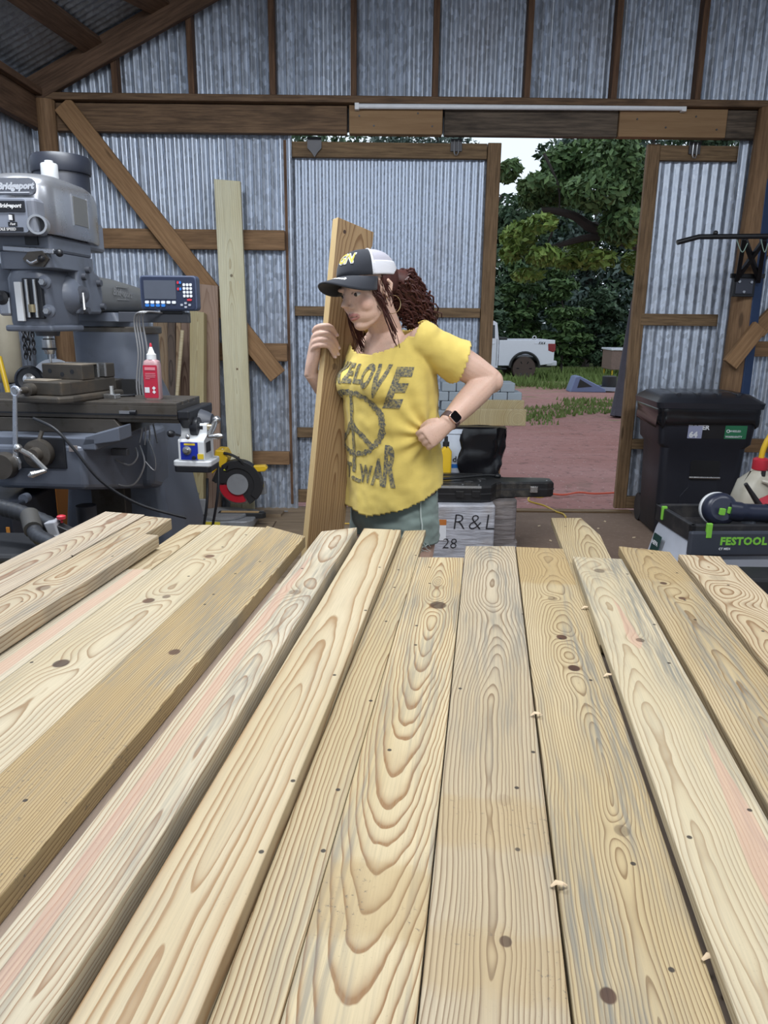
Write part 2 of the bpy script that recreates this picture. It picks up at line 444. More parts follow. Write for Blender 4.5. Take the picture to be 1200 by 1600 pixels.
# roof purlins run from the gable rafter toward the viewer
def roof_pt(px, py, dz=.03):
    n = Vector((-SL, 0, 1)); d = ray(px, py); p0 = Vector((EAVE_X, 0, EAVE_Z+dz))
    return CP + d*((p0-CP).dot(n)/d.dot(n))
for (a, b) in (((158, 80), (46, 0)), ((258, 14), (232, 0))):
    A = roof_pt(*a); B = roof_pt(*b); A = A+(A-B).normalized()*.12; B = A+(B-A).normalized()*((A.y+4.2)/max(.2, (A-B).normalized().y))
    wbar('purlin', A, B, .14, .045, WD_RAFT, rf, (-SL, 0, 1), 'y')

# floor: packed brown slab, with old floor planks along the left
def floor_mat():
    t = NT('brown_shed_floor'); p = t.obj()
    a = t.noise(p, 2.2, 5, .6); b = t.noise(p, 28, 4, .7)
    c = t.mix(a, (.155, .105, .078), (.235, .165, .125)); c = t.mix(t.m('MULTIPLY', t.step(b, .5, .75), .5), c, (.30, .23, .18))
    t.bump(b, .002); return t.fin(c, .85, 0, .25)
fl = empty('floor', (0, 2, 0), kind='structure')
MB().box(EAVE_X-.05, RIGHT_X+.05, -4.5, WALL+.12, -.15, -.012).build('slab', floor_mat(), fl, world=True)
FLP = framing_wood('floor_plank_wood', (.30, .225, .15), (.20, .145, .095), 0, 40, .35, 11.0)
MB().box(-.02, RIGHT_X, -4.5, WALL+.1, -.011, 0).build('floor_sheet', MC.setdefault('fm2', floor_mat()), fl, world=True)
MB().box(EAVE_X, -.03, -4.5, 3.6, -.011, 0).build('floor_sheet', MC['fm2'], fl, world=True)
yy = 3.6; k = 0
while yy < WALL-.05:
    w = (.28, .30, .26)[k % 3]; e = min(yy+w-.012, WALL+.06)
    sp = (-1.2, -1.55, -.8)[k % 3]
    wbox('plank', EAVE_X, sp-.005, -.011, .0, yy, e, FLP, fl, .002); wbox('plank', sp+.005, -.03, -.011, .0, yy, e, FLP, fl, .002)
    yy += w; k += 1

# led batten on the header, switched off
lb = empty('light_batten', onY(813, 168, WALL-.10), label='long white LED batten fixed along the header beam above the doors', cat='light fitting')
a = onY(560, 166, WALL-.1); b = onY(1066, 169, WALL-.1)
a.y = b.y = WALL-.1
WHT = plain('white_enamel', (.75, .77, .80), .35)
MB().tube([a, b], .017, 12).build('diffuser', plain('milky_diffuser', (.78, .81, .86), .3), lb, world=True)
MB().bar(a+Vector((0, .022, .012)), b+Vector((0, .022, .012)), .02, .03).build('batten_housing', WHT, lb, world=True)
for p, s_ in ((a, -1), (b, 1)): MB().bar(p-Vector((s_*.005, -.006, 0)), p+Vector((s_*.025, .006, 0)), .045, .046).build('end_cap', WHT, lb, .003, world=True)
# ------------------------------------------------------------------ boards on the bench
def board_wood(name, seed, light=(.66, .53, .33), dark=(.36, .22, .105), sp=.0062, u0=.0, zd=.05, slope=.004, amp=.05, fq=1.6,
               knots=(), blue=.6, tan=(), pink=(), strength=.85, holes=True, bluec=(.165, .165, .148), edge=None):
    """flat-sawn pine: growth rings around a wandering pith cut by the board's faces. x across, y along, z up.
    knots (u, v, r, dark) ; tan (v0, v1, amount) ; pink (u, v0, v1, halfwidth, drift)"""
    t = NT(name); P = t.obj(); x, y, z = t.sep(P)[:3]
    sv = seed*7.31
    v1 = t.comb(t.m('MULTIPLY', x, .6), t.m('MULTIPLY_ADD', y, fq, sv), sv)
    na = t.m('SUBTRACT', t.noise(v1, 1.0, 2, .45), .5)
    nb = t.m('SUBTRACT', t.noise(t.comb(sv+3, t.m('MULTIPLY_ADD', y, fq*.8, sv+9), sv), 1.0, 1, .4), .5)
    # small wobble of the rings
    nw = t.m('SUBTRACT', t.noise(t.comb(t.m('MULTIPLY', x, 9), t.m('MULTIPLY_ADD', y, 3.2, sv), t.m('MULTIPLY', z, 9)), 1.0, 3, .55), .5)
    zz = t.m('ADD', t.m('MULTIPLY_ADD', y, slope*10, zd), t.m('MULTIPLY', na, amp*2))
    zz = t.m('SUBTRACT', zz, z)
    uu = t.m('ADD', t.m('SUBTRACT', x, u0), t.m('MULTIPLY', nb, .06))
    core = None
    for (ku, kv, kr, kd) in knots:
        dx = t.m('SUBTRACT', x, ku); dy_ = t.m('SUBTRACT', y, kv)
        d2 = t.m('ADD', t.m('POWER', t.m('DIVIDE', dx, kr), 2.0), t.m('POWER', t.m('DIVIDE', dy_, kr*1.15), 2.0))
        g = t.m('EXPONENT', t.m('MULTIPLY', d2, -.16))
        zz = t.m('ADD', zz, t.m('MULTIPLY', g, kr*1.3))
        c_ = t.m('MULTIPLY', t.step(t.m('ADD', d2, t.m('MULTIPLY', nw, 1.2)), 1.1, .55), kd)
        core = c_ if core is None else t.m('MAXIMUM', core, c_)
    r = t.m('SQRT', t.m('ADD', t.m('MULTIPLY', uu, uu), t.m('MULTIPLY', zz, zz)))
    nq = t.m('SUBTRACT', t.noise(t.comb(t.m('MULTIPLY', x, 34), t.m('MULTIPLY_ADD', y, 16, sv), t.m('MULTIPLY', z, 34)), 1.0, 2, .5), .5)
    r = t.m('ADD', r, t.m('ADD', t.m('MULTIPLY', nw, .013), t.m('MULTIPLY', nq, .0026)))
    q = t.m('DIVIDE', r, sp)
    q = t.m('ADD', q, t.m('MULTIPLY', t.noise(t.comb(t.m('MULTIPLY', r, 40), sv, 0), 1.0, 2), 2.2))
    s = t.m('FRACT', q)
    ring = t.m('ADD', t.m('MULTIPLY', t.m('POWER', s, 5.0), t.step(s, 1.0, .93)), t.m('MULTIPLY', t.m('POWER', s, 1.6), .16))
    lat = t.noise(t.comb(t.m('MULTIPLY', r, 26), t.m('MULTIPLY', y, .8), sv), 1.0, 2)
    ring = t.m('MULTIPLY', ring, t.m('MULTIPLY_ADD', lat, 1.5, .40))
    fib = t.noise(t.comb(t.m('MULTIPLY', x, 420), t.m('MULTIPLY_ADD', y, 9, sv), t.m('MULTIPLY', z, 420)), 1.0, 3, .6)
    big = t.noise(t.comb(t.m('MULTIPLY', x, 6), t.m('MULTIPLY_ADD', y, 1.1, sv), sv), 1.0, 3, .55)
    light = (light[0]*.84, light[1]*.895, light[2]*1.0)
    lt = t.mix(t.step(big, .3, .7), (light[0]*.84, light[1]*.80, light[2]*.70), light)
    c = t.mix(t.m('MULTIPLY', ring, strength*1.75, clamp=True), lt, tuple(v*.68 for v in dark))
    c = t.mix(t.m('MULTIPLY', t.step(fib, .35, .75), .34), c, tuple(v*.55 for v in light))
    if blue:
        bs = t.noise(t.comb(t.m('MULTIPLY', x, 13), t.m('MULTIPLY_ADD', y, 1.5, sv+21), sv), 1.0, 4, .6)
        bf = t.noise(t.comb(t.m('MULTIPLY', x, 130), t.m('MULTIPLY_ADD', y, 5, sv), 0), 1.0, 3, .6)
        bm_ = t.m('MULTIPLY', t.step(bs, .40, .62), t.m('MULTIPLY', t.step(bf, .36, .66), blue*.85))
        c = t.mix(bm_, c, bluec)
    nt = t.noise(P, 26, 4, .65)
    for (a, b, k) in tan:
        lo = t.step(t.m('ADD', y, t.m('MULTIPLY', t.m('SUBTRACT', nt, .5), .05)), a-.014, a+.014)
        hi = t.step(t.m('ADD', y, t.m('MULTIPLY', t.m('SUBTRACT', nt, .5), .05)), b+.014, b-.014)
        mk = t.m('MULTIPLY', t.m('MULTIPLY', lo, hi), k)
        c = t.mix(mk, c, t.mix(ring, (.37, .265, .125), (.21, .14, .065)))
        sp_ = t.m('MULTIPLY', t.m('MULTIPLY', lo, hi), t.m('MULTIPLY', t.step(t.noise(P, 120, 3, .7), .58, .70), t.step(t.noise(P, 14, 2), .45, .6)))
        c = t.mix(t.m('MULTIPLY', sp_, .8), c, (.10, .09, .075))
    for (pu, a, b, hw, dr) in pink:
        ce = t.m('ADD', t.m('SUBTRACT', x, pu), t.m('MULTIPLY', t.m('SUBTRACT', y, a), dr))
        ce = t.m('ADD', ce, t.m('MULTIPLY', nw, .02))
        tp = t.m('MULTIPLY', t.step(y, b, b-.35), t.step(y, a-.02, a+.02))
        mk = t.step(t.m('DIVIDE', t.m('ABSOLUTE', ce), t.m('MULTIPLY_ADD', tp, hw, .0001)), 1.05, .9)
        c = t.mix(t.m('MULTIPLY', t.m('MULTIPLY', mk, t.step(tp, 0, .2)), .52), c, (.47, .275, .205))
    sc1 = t.step(t.noise(P, 330, 3, .65), .62, .72); sc2 = t.step(t.noise(P, 7, 3), .42, .62)
    c = t.mix(t.m('MULTIPLY', t.m('MULTIPLY', sc1, sc2), .45), c, (.16, .13, .10))
    if core is not None: c = t.mix(core, c, t.mix(t.step(nw, -.15, .15), (.030, .016, .012), (.12, .06, .035)))
    if holes:
        vv = t.n('ShaderNodeTexVoronoi', feature='F1', voronoi_dimensions='2D'); t.lk(t.comb(t.m('MULTIPLY_ADD', x, 8, sv), t.m('MULTIPLY_ADD', y, 8, sv), 0), vv.inputs['Vector'])
        vv.inputs['Scale'].default_value = 1.0
        hm = t.m('MULTIPLY', t.step(vv.outputs[0], .033, .020), t.step(t.sep(vv.outputs[1])[0], .62, .66))
        c = t.mix(t.m('MULTIPLY', hm, .92), c, (.025, .020, .018))
    if edge:
        c = t.mix(t.m('MULTIPLY', t.step(t.m('ABSOLUTE', x), edge-.002, edge-.0012), .8), c, (.60, .44, .22))
    t.bump(t.m('ADD', t.m('MULTIPLY', ring, -.6), t.m('MULTIPLY', fib, .5)), .0006, .6)
    return t.fin(c, .62, 0, .35)

BD = ray(763, 500); BD.z = 0; BD.normalize()            # run of the boards
BN = Vector((BD.y, -BD.x, 0))                           # across, to the right
ANG = math.atan2(BD.y, BD.x)-PI/2
BENCH_Z = .812
def board(L, R, far, z, mat, label, thick=.034, near=.26, poly=None, tilt=0.0, amin=-9.0):
    """L, R: picture points on the left and right top edges; far: the two far corners or one distance"""
    pl = onZ(*L, z); pr = onZ(*R, z); a = max(pl.dot(BN), amin); b = pr.dot(BN)
    fl_, fr_ = onZ(*far[0], z).dot(BD), onZ(*far[1], z).dot(BD)
    near_ = near
    ln = max(fl_, fr_)-near_; mid = near_+ln/2; c = (a+b)/2; w = b-a
    pos = BN*c+BD*mid; pos.z = z
    if poly is None: poly = [(-w/2, -ln/2), (w/2, -ln/2), (w/2, fr_-mid), (-w/2, fl_-mid)]
    else: poly = [(-w/2, -ln/2), (w/2, -ln/2)]+[(onZ(*q, z).dot(BN)-c, onZ(*q, z).dot(BD)-mid) for q in poly]
    o = MB().prism(poly, -thick, 0).build('pine_board', mat, None, bevel=.0022, seg=2)
    o.location = pos; o.rotation_euler = (0, tilt, ANG)
    tag(o, label, 'board', 'sanded pine boards on the bench')
    return o
board((0, 881), (0, 932), ((168, 799), (227, 804)), .877, board_wood('pine_a', 1, (.64, .52, .36), (.33, .18, .10), u0=.01, zd=.03, amp=.06, blue=.45, knots=()), 'pale pine board at the far left edge of the bench', near=.5)
board((0, 932), (0, 990), ((227, 806), (268, 810)), .877, board_wood('pine_b', 2, (.62, .50, .33), (.36, .21, .10), u0=-.01, zd=.04, amp=.05, blue=.8, knots=((.0, .15, .016, .6), (.0, -.2, .02, .5))), 'pine board with a notched far end and blue-grey streak, left of bench', near=.5, poly=[(248, 836), (227, 834), (268, 810), (227, 806)])
z1 = .838
board((0, 1010), (0, 1065), ((175, 888), (247, 890)), z1, board_wood('pine_c', 3, (.70, .60, .43), (.52, .38, .24), u0=.1, zd=.02, amp=.02, blue=.15, strength=.45, pink=((.015, -.7, 2.0, .016, .0),)), 'whitish pine board with a long pink heartwood stripe', near=.4)
board((172, 888), (238, 888), ((245, 817), (334, 820)), z1-.002, board_wood('pine_d', 4, (.62, .49, .30), (.38, .25, .12), u0=.02, zd=.06, amp=.05, blue=.2), 'short yellowish pine board behind the pink striped one', near=1.625, amin=-.893)
board((0, 1066), (14, 1196), ((342, 820), (416, 824)), z1+.001, board_wood('pine_e', 5, (.66, .54, .345), (.42, .28, .15), sp=.008, u0=.01, zd=.03, amp=.05, blue=.3, strength=.6, tan=(), knots=((.02, .55, .015, .9), (.0, .22, .015, .9), (.03, .25, .010, .7), (-.02, -.10, .015, .9), (.02, -.42, .017, .95))), 'cream pine board with a row of dark oval knots', near=.4)
board((14, 1196), (0, 1400), ((432, 822), (487, 838)), z1+.001, board_wood('pine_f', 6, (.58, .43, .22), (.27, .155, .06), sp=.0046, u0=.085, zd=.02, amp=.05, slope=.003, blue=.75, strength=1.0, tan=((-1.2, -.12, .55),), knots=((.01, .02, .012, .9),)), 'golden pine board with tight dark grain and an angled far end', near=.3)
board((0, 1465), (66, 1600), ((502, 830), (543, 823)), .866, board_wood('pine_g', 7, (.68, .575, .40), (.40, .24, .13), u0=.02, zd=.025, amp=.05, blue=.95, strength=.7, pink=((-.01, -1, .7, .010, .01),), knots=((.0, .35, .014, .5),)), 'raised pine board with pink and grey streaks, right of the open gap', thick=.060, near=.26)
board((105, 1600), (305, 1600), ((566, 825), (634, 828)), .846, board_wood('pine_h', 8, (.68, .55, .35), (.45, .28, .135), sp=.0135, u0=-.01, zd=.02, amp=.055, fq=1.2, blue=.25, strength=.75), 'wide cream pine board with long looping grain', thick=.042, near=.24)
zc = .826
board((290, 1600), (436, 1600), ((634, 829), (688, 829)), zc-.003, board_wood('pine_i', 9, (.60, .47, .27), (.34, .21, .10), sp=.0066, u0=.07, zd=.03, amp=.03, blue=.6, knots=()), 'low pine board half under the wide cream board', thick=.019, near=.22, amin=-.230)
board((437, 1600), (650, 1600), ((653, 870), (726, 871)), zc, board_wood('pine_j', 10, (.66, .52, .30), (.36, .20, .085), sp=.0052, u0=.0, zd=.048, amp=.016, slope=-.0088, fq=.9, blue=.75, tan=((-.45, -.34, .5),), knots=((.015, .50, .020, .85), (-.015, -.73, .013, .9), (.01, .62, .016, .2))), 'pine board with nested U-shaped grain and a dark knot', thick=.022, near=.22)
board((653, 1600), (893, 1600), ((728, 853), (803, 853)), zc, board_wood('pine_k', 11, (.57, .455, .295), (.30, .21, .125), sp=.0058, u0=.0, zd=.01, amp=.045, fq=2.2, blue=.8, tan=((-.36, -.26, .42), (-.57, -.49, .42)), knots=((.015, -.26, .012, .15), (.012, -.50, .007, .8))), 'greyish pine board with a wavy central grain ladder', thick=.022, near=.22)
board((898, 1600), (1136, 1600), ((806, 854), (878, 857)), zc, board_wood('pine_l', 12, (.60, .465, .265), (.31, .205, .10), sp=.0046, u0=.01, zd=.02, amp=.05, fq=2.6, blue=1.0, tan=((.62, 1.2, .75),), knots=((.0, .30, .012, 1.0), (.01, .16, .012, 1.0), (-.035, -.55, .009, .95), (.0, .52, .012, .4), (.02, -.3, .01, .4))), 'pine board with two small black knots and an unplaned tan end', thick=.022, near=.22)
board((889, 876), (958, 872), ((861, 809), (912, 810)), zc+.002, board_wood('pine_m', 13, (.58, .45, .255), (.31, .20, .095), sp=.005, u0=.01, zd=.03, amp=.04, blue=.3, knots=((.01, -.12, .010, .9),)), 'short pine board with a chipped corner poking out farthest over the floor', thick=.02, near=1.42, amin=.253, poly=[(950, 862), (938, 836), (918, 818), (908, 809), (861, 809)])
board((1140, 1597), (1155, 1200), ((889, 869), (972, 873)), zc+.021, board_wood('pine_n', 14, (.68, .57, .385), (.46, .34, .20), sp=.0052, u0=-.02, zd=.04, amp=.04, blue=.95, strength=.6, pink=((.015, -.9, .05, .018, -.03), (.0, .3, .62, .012, .02)), knots=((-.01, .75, .014, .6), (.01, .33, .009, .7))), 'whitish pine board with long pink heart streaks, right of bench', thick=.0185, near=.22, amin=.254)
board((1167, 1200), (1200, 1057), ((963, 853), (1045, 862)), zc+.006, board_wood('pine_o', 15, (.56, .425, .235), (.30, .185, .08), sp=.0052, u0=.0, zd=.03, amp=.05, fq=1.6, blue=.9, tan=((.62, 1.3, .5),), knots=((.01, .50, .009, .9), (-.01, .6, .009, .9))), 'tan pine board with a cracked far end, second from right', thick=.028, near=.3)
board((1200, 1063), (1200, 920), ((1060, 866), (1152, 883)), zc+.014, board_wood('pine_p', 16, (.64, .50, .31), (.34, .20, .095), sp=.006, u0=-.02, zd=.02, amp=.05, fq=2.2, blue=.15, knots=((-.02, .58, .02, .2), (.0, .40, .02, .15))), 'rightmost pine board with looping knots and a stepped far end', thick=.034, near=.5, amin=.541, poly=[(1152, 883), (1136, 882), (1126, 869), (1060, 866)])

# bench under the boards
bench = empty('work_bench', (0.05, 1.1, 0), label='plywood work bench carrying the sanded pine boards', cat='workbench')
BW = framing_wood('bench_plywood', (.36, .29, .235), (.25, .195, .155), 1, 40, .5, 12.0)
def bench_xy(u, v): q = BN*u+BD*v; return (q.x, q.y)
MB().prism([bench_xy(-1.55, .3), bench_xy(1.05, .3), bench_xy(1.05, 1.72), bench_xy(-1.55, 1.72)], BENCH_Z-.02, BENCH_Z-.0085).build('top', BW, bench, world=True)
for u, v in ((-1.5, .36), (1.0, .36), (-1.5, 1.66), (1.0, 1.66)):
    x, y = bench_xy(u, v); MB().box(x-.045, x+.045, y-.045, y+.045, 0, BENCH_Z-.12).build('leg', WD_BRACE, bench, world=True)
for v in (.36, 1.66):
    x0, y0 = bench_xy(-1.52, v); x1, y1 = bench_xy(1.02, v)
    MB().bar((x0, y0, BENCH_Z-.07), (x1, y1, BENCH_Z-.07), .04, .10).build('apron', WD_BRACE, bench, world=True)
for u in (-1.5, -.6, .2, 1.0):
    x0, y0 = bench_xy(u, .38); x1, y1 = bench_xy(u, 1.64)
    MB().bar((x0, y0, BENCH_Z-.07), (x1, y1, BENCH_Z-.07), .04, .10).build('joist', WD_BRACE, bench, world=True)
# ------------------------------------------------------------------ the person and the board she holds
def remesh(mb, voxel, smooth=4, fac=.5):
    me = bpy.data.meshes.new('tmp'); me.from_pydata([tuple(v) for v in mb.v], [], mb.f); me.update()
    bm = bmesh.new(); bm.from_mesh(me); bmesh.ops.recalc_face_normals(bm, faces=bm.faces); bm.to_mesh(me); bm.free()
    o = bpy.data.objects.new('tmp', me); COL.objects.link(o)
    md = o.modifiers.new('r', 'REMESH'); md.mode = 'VOXEL'; md.voxel_size = voxel
    if smooth:
        md = o.modifiers.new('s', 'SMOOTH'); md.factor = fac; md.iterations = smooth
    dg = bpy.context.evaluated_depsgraph_get(); dg.update()
    out = bpy.data.meshes.new_from_object(o.evaluated_get(dg))
    bpy.data.objects.remove(o); bpy.data.meshes.remove(me)
    return out
def link_mesh(name, me, mat, parent, world=True, smooth=True):
    if world and parent is not None: me.transform(WM[parent.name].inverted())
    me.materials.clear(); me.materials.append(mat)
    me.polygons.foreach_set('use_smooth', [smooth]*len(me.polygons))
    o = bpy.data.objects.new(name, me); COL.objects.link(o); o.parent = parent; WM[o.name] = WM[parent.name] if parent else Matrix.Identity(4)
    return o

# the upright board
E0 = onY(481, 835, 2.41); E1 = onY(528, 339, 2.58)
ed = (E1-E0).normalized(); Eb = E0-ed*(E0.z/ed.z)+ed*.012
wd = Vector((.85, .52, 0)); wd = (wd-ed*wd.dot(ed)).normalized(); nrm = wd.cross(ed).normalized()
if nrm.y > 0: nrm = -nrm
Lh = (E1-Eb).length
hb_mat = board_wood('held_board_wood', 21, (.42, .265, .125), (.24, .125, .05), sp=.0085, u0=.01, zd=.015, amp=.05, fq=1.3, blue=.15, strength=.9, bluec=(.2, .16, .12), knots=((-.03, .42, .010, .5), (-.04, .86, .006, 1)), holes=False, edge=.07)
hb = MB().prism([(-.07, -Lh/2), (.07, -Lh/2), (.07, Lh/2-.11), (.061, Lh/2-.10), (.064, Lh/2-.075), (.0695, Lh/2-.062), (.07, Lh/2-.016), (-.07, Lh/2)], -.038, 0).build('pine_board', hb_mat, None, bevel=.002)
Mh = Matrix((wd, ed, nrm)).transposed().to_4x4(); Mh.translation = (Eb+E1)/2+wd*.07
hb.matrix_world = Mh; WM[hb.name] = Mh
tag(hb, 'brown upright board gripped by the woman in yellow', 'board')
def on_board(u, z, n):           # u metres from the left front edge, at height z, n metres out of the front face
    return Eb+ed*((z-Eb.z)/ed.z)+wd*u+nrm*n

PR = onY(612, 830, 2.53); PR.z = 0
person = empty('person', PR, label='woman in yellow graphic tee, cap and denim shorts holding an upright board', cat='person')
YAW = math.radians(-48)
FW = Vector((math.sin(YAW), -math.cos(YAW), 0)); LF = Vector((math.cos(YAW), math.sin(YAW), 0)); ZU = Vector((0, 0, 1))
TY = 2.53
pel = onY(615, 812, TY); wst = onY(614, 705, TY); chs = onY(611, 600, TY); uch = onY(607, 550, TY-.005); nkb = onY(602, 520, TY-.02)
HC = onY(574, 455, 2.435)
HM = Matrix.Translation(HC) @ Euler((math.radians(15), math.radians(0), 0)).to_matrix().to_4x4()
HM = Matrix.Translation(HC) @ Matrix.Rotation(math.radians(-46), 4, 'Z') @ Matrix.Rotation(math.radians(13), 4, 'X') @ Matrix.Rotation(math.radians(-6), 4, 'Y')
lsh = onY(664, 533, 2.43); lel = onY(763, 593, 2.47); lwr = onY(697, 663, 2.345); lfi = onY(672, 681, 2.335)
rsh = onY(556, 545, 2.655); rel = onY(540, 655, 2.69)
hz = 1.385
rwr = on_board(-.004, 1.285, -.085)

B = MB()
def ring(c, a, b, n=24, fo=0.0, tilt=0.0):
    return [c+FW*fo+LF*(a*math.cos(2*PI*k/n))+FW*(b*math.sin(2*PI*k/n))+ZU*(tilt*math.cos(2*PI*k/n)) for k in range(n)]
# torso
B.loft([ring(pel-ZU*.03, .12, .09), ring(pel+ZU*.05, .165, .125), ring(pel+ZU*.13, .165, .12), ring(wst, .13, .105), ring(chs, .14, .11), ring(uch, .145, .09), ring(nkb-ZU*.03, .10, .065), ring(nkb+ZU*.01, .055, .052)])
for s_ in (1, -1): B.ball(chs+LF*(s_*.065)+FW*.085+ZU*.0, (.062, .062, .06))
# neck and head
hd = lambda x, y, z: HM @ Vector((x, y, z))
B.tube([nkb-ZU*.05, nkb+ZU*.01, hd(0, .028, -.07), hd(0, .022, -.02)], [.062, .055, .052, .054], 20)
R3 = HM.to_3x3()
def hball(x, y, z, rx, ry, rz): B.ball(hd(x, y, z), (rx, ry, rz), 24, 16, R3)
hball(0, .018, .032, .074, .094, .084)
hball(0, -.022, -.022, .062, .068, .082)
hball(0, -.050, -.092, .026, .030, .021)
hball(0, -.026, -.056, .055, .060, .048)
for s_ in (1, -1):
    hball(s_*.034, -.048, -.028, .027, .029, .034)
    B.tube([hd(s_*.054, .012, -.035), hd(s_*.046, -.005, -.066), hd(s_*.027, -.038, -.088), hd(s_*.010, -.056, -.096)], [.013, .0135, .0145, .015], 12)
    hball(s_*.031, -.069, .022, .024, .014, .0085)
    hball(s_*.0105, -.089, -.033, .0075, .009, .007)
    hball(s_*.030, -.064, -.003, .016, .014, .010)
    # ear
    B.tube([hd(s_*.070, .008, .016), hd(s_*.080, .022, .022), hd(s_*.084, .030, .008), hd(s_*.080, .024, -.012), hd(s_*.072, .012, -.026), hd(s_*.068, .006, -.014)], [.006, .006, .006, .006, .007, .005], 10)
    hball(s_*.072, .016, .0, .006, .014, .022)
hball(0, -.075, .018, .016, .012, .014)
B.tube([hd(0, -.082, .014), hd(0, -.090, -.004), hd(0, -.105, -.021), hd(0, -.109, -.029)], [.009, .009, .0108, .0112], 12)
hball(0, -.070, -.060, .028, .018, .022)
lipU = [hd(-.023, -.074, -.0610), hd(-.010, -.0875, -.0565), hd(0, -.089, -.0580), hd(.010, -.0875, -.0565), hd(.023, -.074, -.0610)]
lipL = [hd(-.020, -.075, -.0650), hd(-.009, -.085, -.0690), hd(0, -.087, -.0700), hd(.009, -.085, -.0690), hd(.020, -.075, -.0650)]
B.tube(lipU, [.003, .0048, .0045, .0048, .003], 10); B.tube(lipL, [.003, .005, .006, .005, .003], 10)
# her left arm, hand on hip
def mid(a, b, t): return a+(b-a)*t
B.ball(lsh-ZU*.005, (.058, .055, .055))
B.tube([uch+LF*.09-ZU*.0, lsh, mid(lsh, lel, .35), mid(lsh, lel, .75), lel, mid(lel, lwr, .10)], [.055, .056, .056, .050, .043, .044], 20)
B.ball(mid(lel, lsh, -.05), .040)
B.tube([mid(lsh, lel, .92), lel, mid(lel, lwr, .25), mid(lel, lwr, .6), mid(lel, lwr, .9), lwr], [.040, .043, .0455, .040, .031, .028], 20)
kd = (lfi-lwr).normalized(); kb = Vector((.10, .93, -.1)); kb = (kb-kd*kb.dot(kd)).normalized(); ks = kd.cross(kb).normalized()
if ks.z > 0: ks = -ks
palm = lwr+kd*.042
B.loft([[lwr+kd*t_+ks*(a*math.cos(2*PI*k/16))+kb*(b*math.sin(2*PI*k/16)) for k in range(16)] for t_, a, b in ((-.01, .026, .021), (.02, .031, .021), (.05, .037, .020), (.078, .036, .017))])
FING = []
for i in range(4):
    s0 = -.028+.0187*i; k0 = lwr+kd*(.082-.003*abs(i-1.3))+ks*s0
    ln = (.040, .044, .041, .033)[i]
    pts = [k0-kd*.02, k0, k0+kd*.010+kb*.018, k0+kb*ln*.95-kd*.004, k0+kb*(ln+.004)-kd*.03]
    B.tube(spline(pts, 3), .0098-.0006*(i == 3), 10)
th = [lwr+kd*.015-ks*.024, lwr+kd*.040-ks*.036+kb*.012, lwr+kd*.062-ks*.034+kb*.03, lwr+kd*.078-ks*.02+kb*.04]
B.tube(spline(th, 3), [.0125]*7+[.010]*3, 10)
# her right arm behind the board, fingers round its edge
B.ball(rsh, (.054, .054, .054))
B.tube([uch-LF*.09, rsh, mid(rsh, rel, .5), rel], [.055, .050, .045, .038], 18)
B.tube([mid(rsh, rel, .9), rel, mid(rel, rwr, .3), mid(rel, rwr, .75), rwr], [.034, .037, .038, .030, .0255], 18)
pc = on_board(-.018, hz-.012, -.045)
B.loft([[mid(rwr, pc, t_)+wd*(a*math.cos(2*PI*k/16))+nrm*(b*math.sin(2*PI*k/16)) for k in range(16)] for t_, a, b in ((-.15, .022, .026), (.25, .021, .031), (.65, .017, .038), (1.0, .015, .036), (1.35, .013, .028))])
NAILS = []
for i, (zk, ln, dz) in enumerate(((hz+.040, .030, -.014), (hz+.016, .042, -.030), (hz-.004, .042, -.030), (hz-.022, .032, -.022))):
    r = (.0094, .0096, .0092, .0082)[i]
    pts = [on_board(-.022, zk-.010, -.050), on_board(-.027, zk, -.028), on_board(-.020, zk+.006, .004), on_board(.001, zk+.006, .0175), on_board(ln*.62, zk+dz*.4, .013), on_board(ln, zk+dz, r*.95)]
    B.tube(spline(pts, 4), [r*1.12]*12+[r*1.02]*5+[r*.9]*4, 12)
    B.ball(on_board(ln, zk+dz, r*.95), r*.9)
    NAILS.append((on_board(ln+.001, zk+dz-.001, r*1.75), (on_board(ln, zk+dz, 0)-on_board(ln*.62, zk+dz*.4, 0)).normalized()))
B.tube([on_board(-.02, hz-.02, -.06), on_board(.006, hz+.01, -.062), on_board(.03, hz+.03, -.055)], [.013, .012, .0095], 12)
# legs
for s_, px in ((1, 652), (-1, 577)):
    hip = pel+LF*(s_*.085)-ZU*.02
    kn = hip*1.0; kn.z = .44; kn = kn+FW*.03; an = Vector((kn.x, kn.y, .09))-FW*.04
    B.tube([hip+ZU*.08, hip, mid(hip, kn, .35), mid(hip, kn, .75), kn, mid(kn, an, .3), mid(kn, an, .75), an, an-ZU*.06], [.085, .095, .088, .066, .056, .056, .040, .034, .036], 20)
    B.tube([an-ZU*.05-FW*.03, an-ZU*.055+FW*.05, an-ZU*.066+FW*.14, an-ZU*.070+FW*.17], [.032, .032, .022, .014], 14)
body_me = remesh(B, .0032, 5, .5)

def skin_mat():
    t = NT('skin'); at = t.n('ShaderNodeAttribute', attribute_name='tint')
    p = t.obj(); nz = t.noise(p, 9, 3, .6); fr = t.noise(p, 260, 2, .5)
    c = t.mix(nz, (.61, .395, .305), (.70, .49, .395))
    c = t.mix(t.m('MULTIPLY', t.step(fr, .60, .72), .35), c, (.36, .17, .10))
    s = t.sep(at.outputs['Vector'])
    c = t.mix(s[0], c, (.36, .13, .125)); c = t.mix(t.m('MULTIPLY', s[1], .32), c, (.62, .25, .20)); c = t.mix(s[2], c, (.07, .03, .02))
    t.b.inputs['Subsurface Weight'].default_value = .12; t.b.inputs['Subsurface Radius'].default_value = (.02, .008, .005); t.b.inputs['Subsurface Scale'].default_value = .3
    t.bump(t.noise(p, 300, 3), .0005, .5)
    return t.fin(c, .48, 0, .4)
SKIN = skin_mat()
HI = HM.inverted()
co = np.empty(len(body_me.vertices)*3, dtype=np.float64); body_me.vertices.foreach_get('co', co); co = co.reshape(-1, 3)
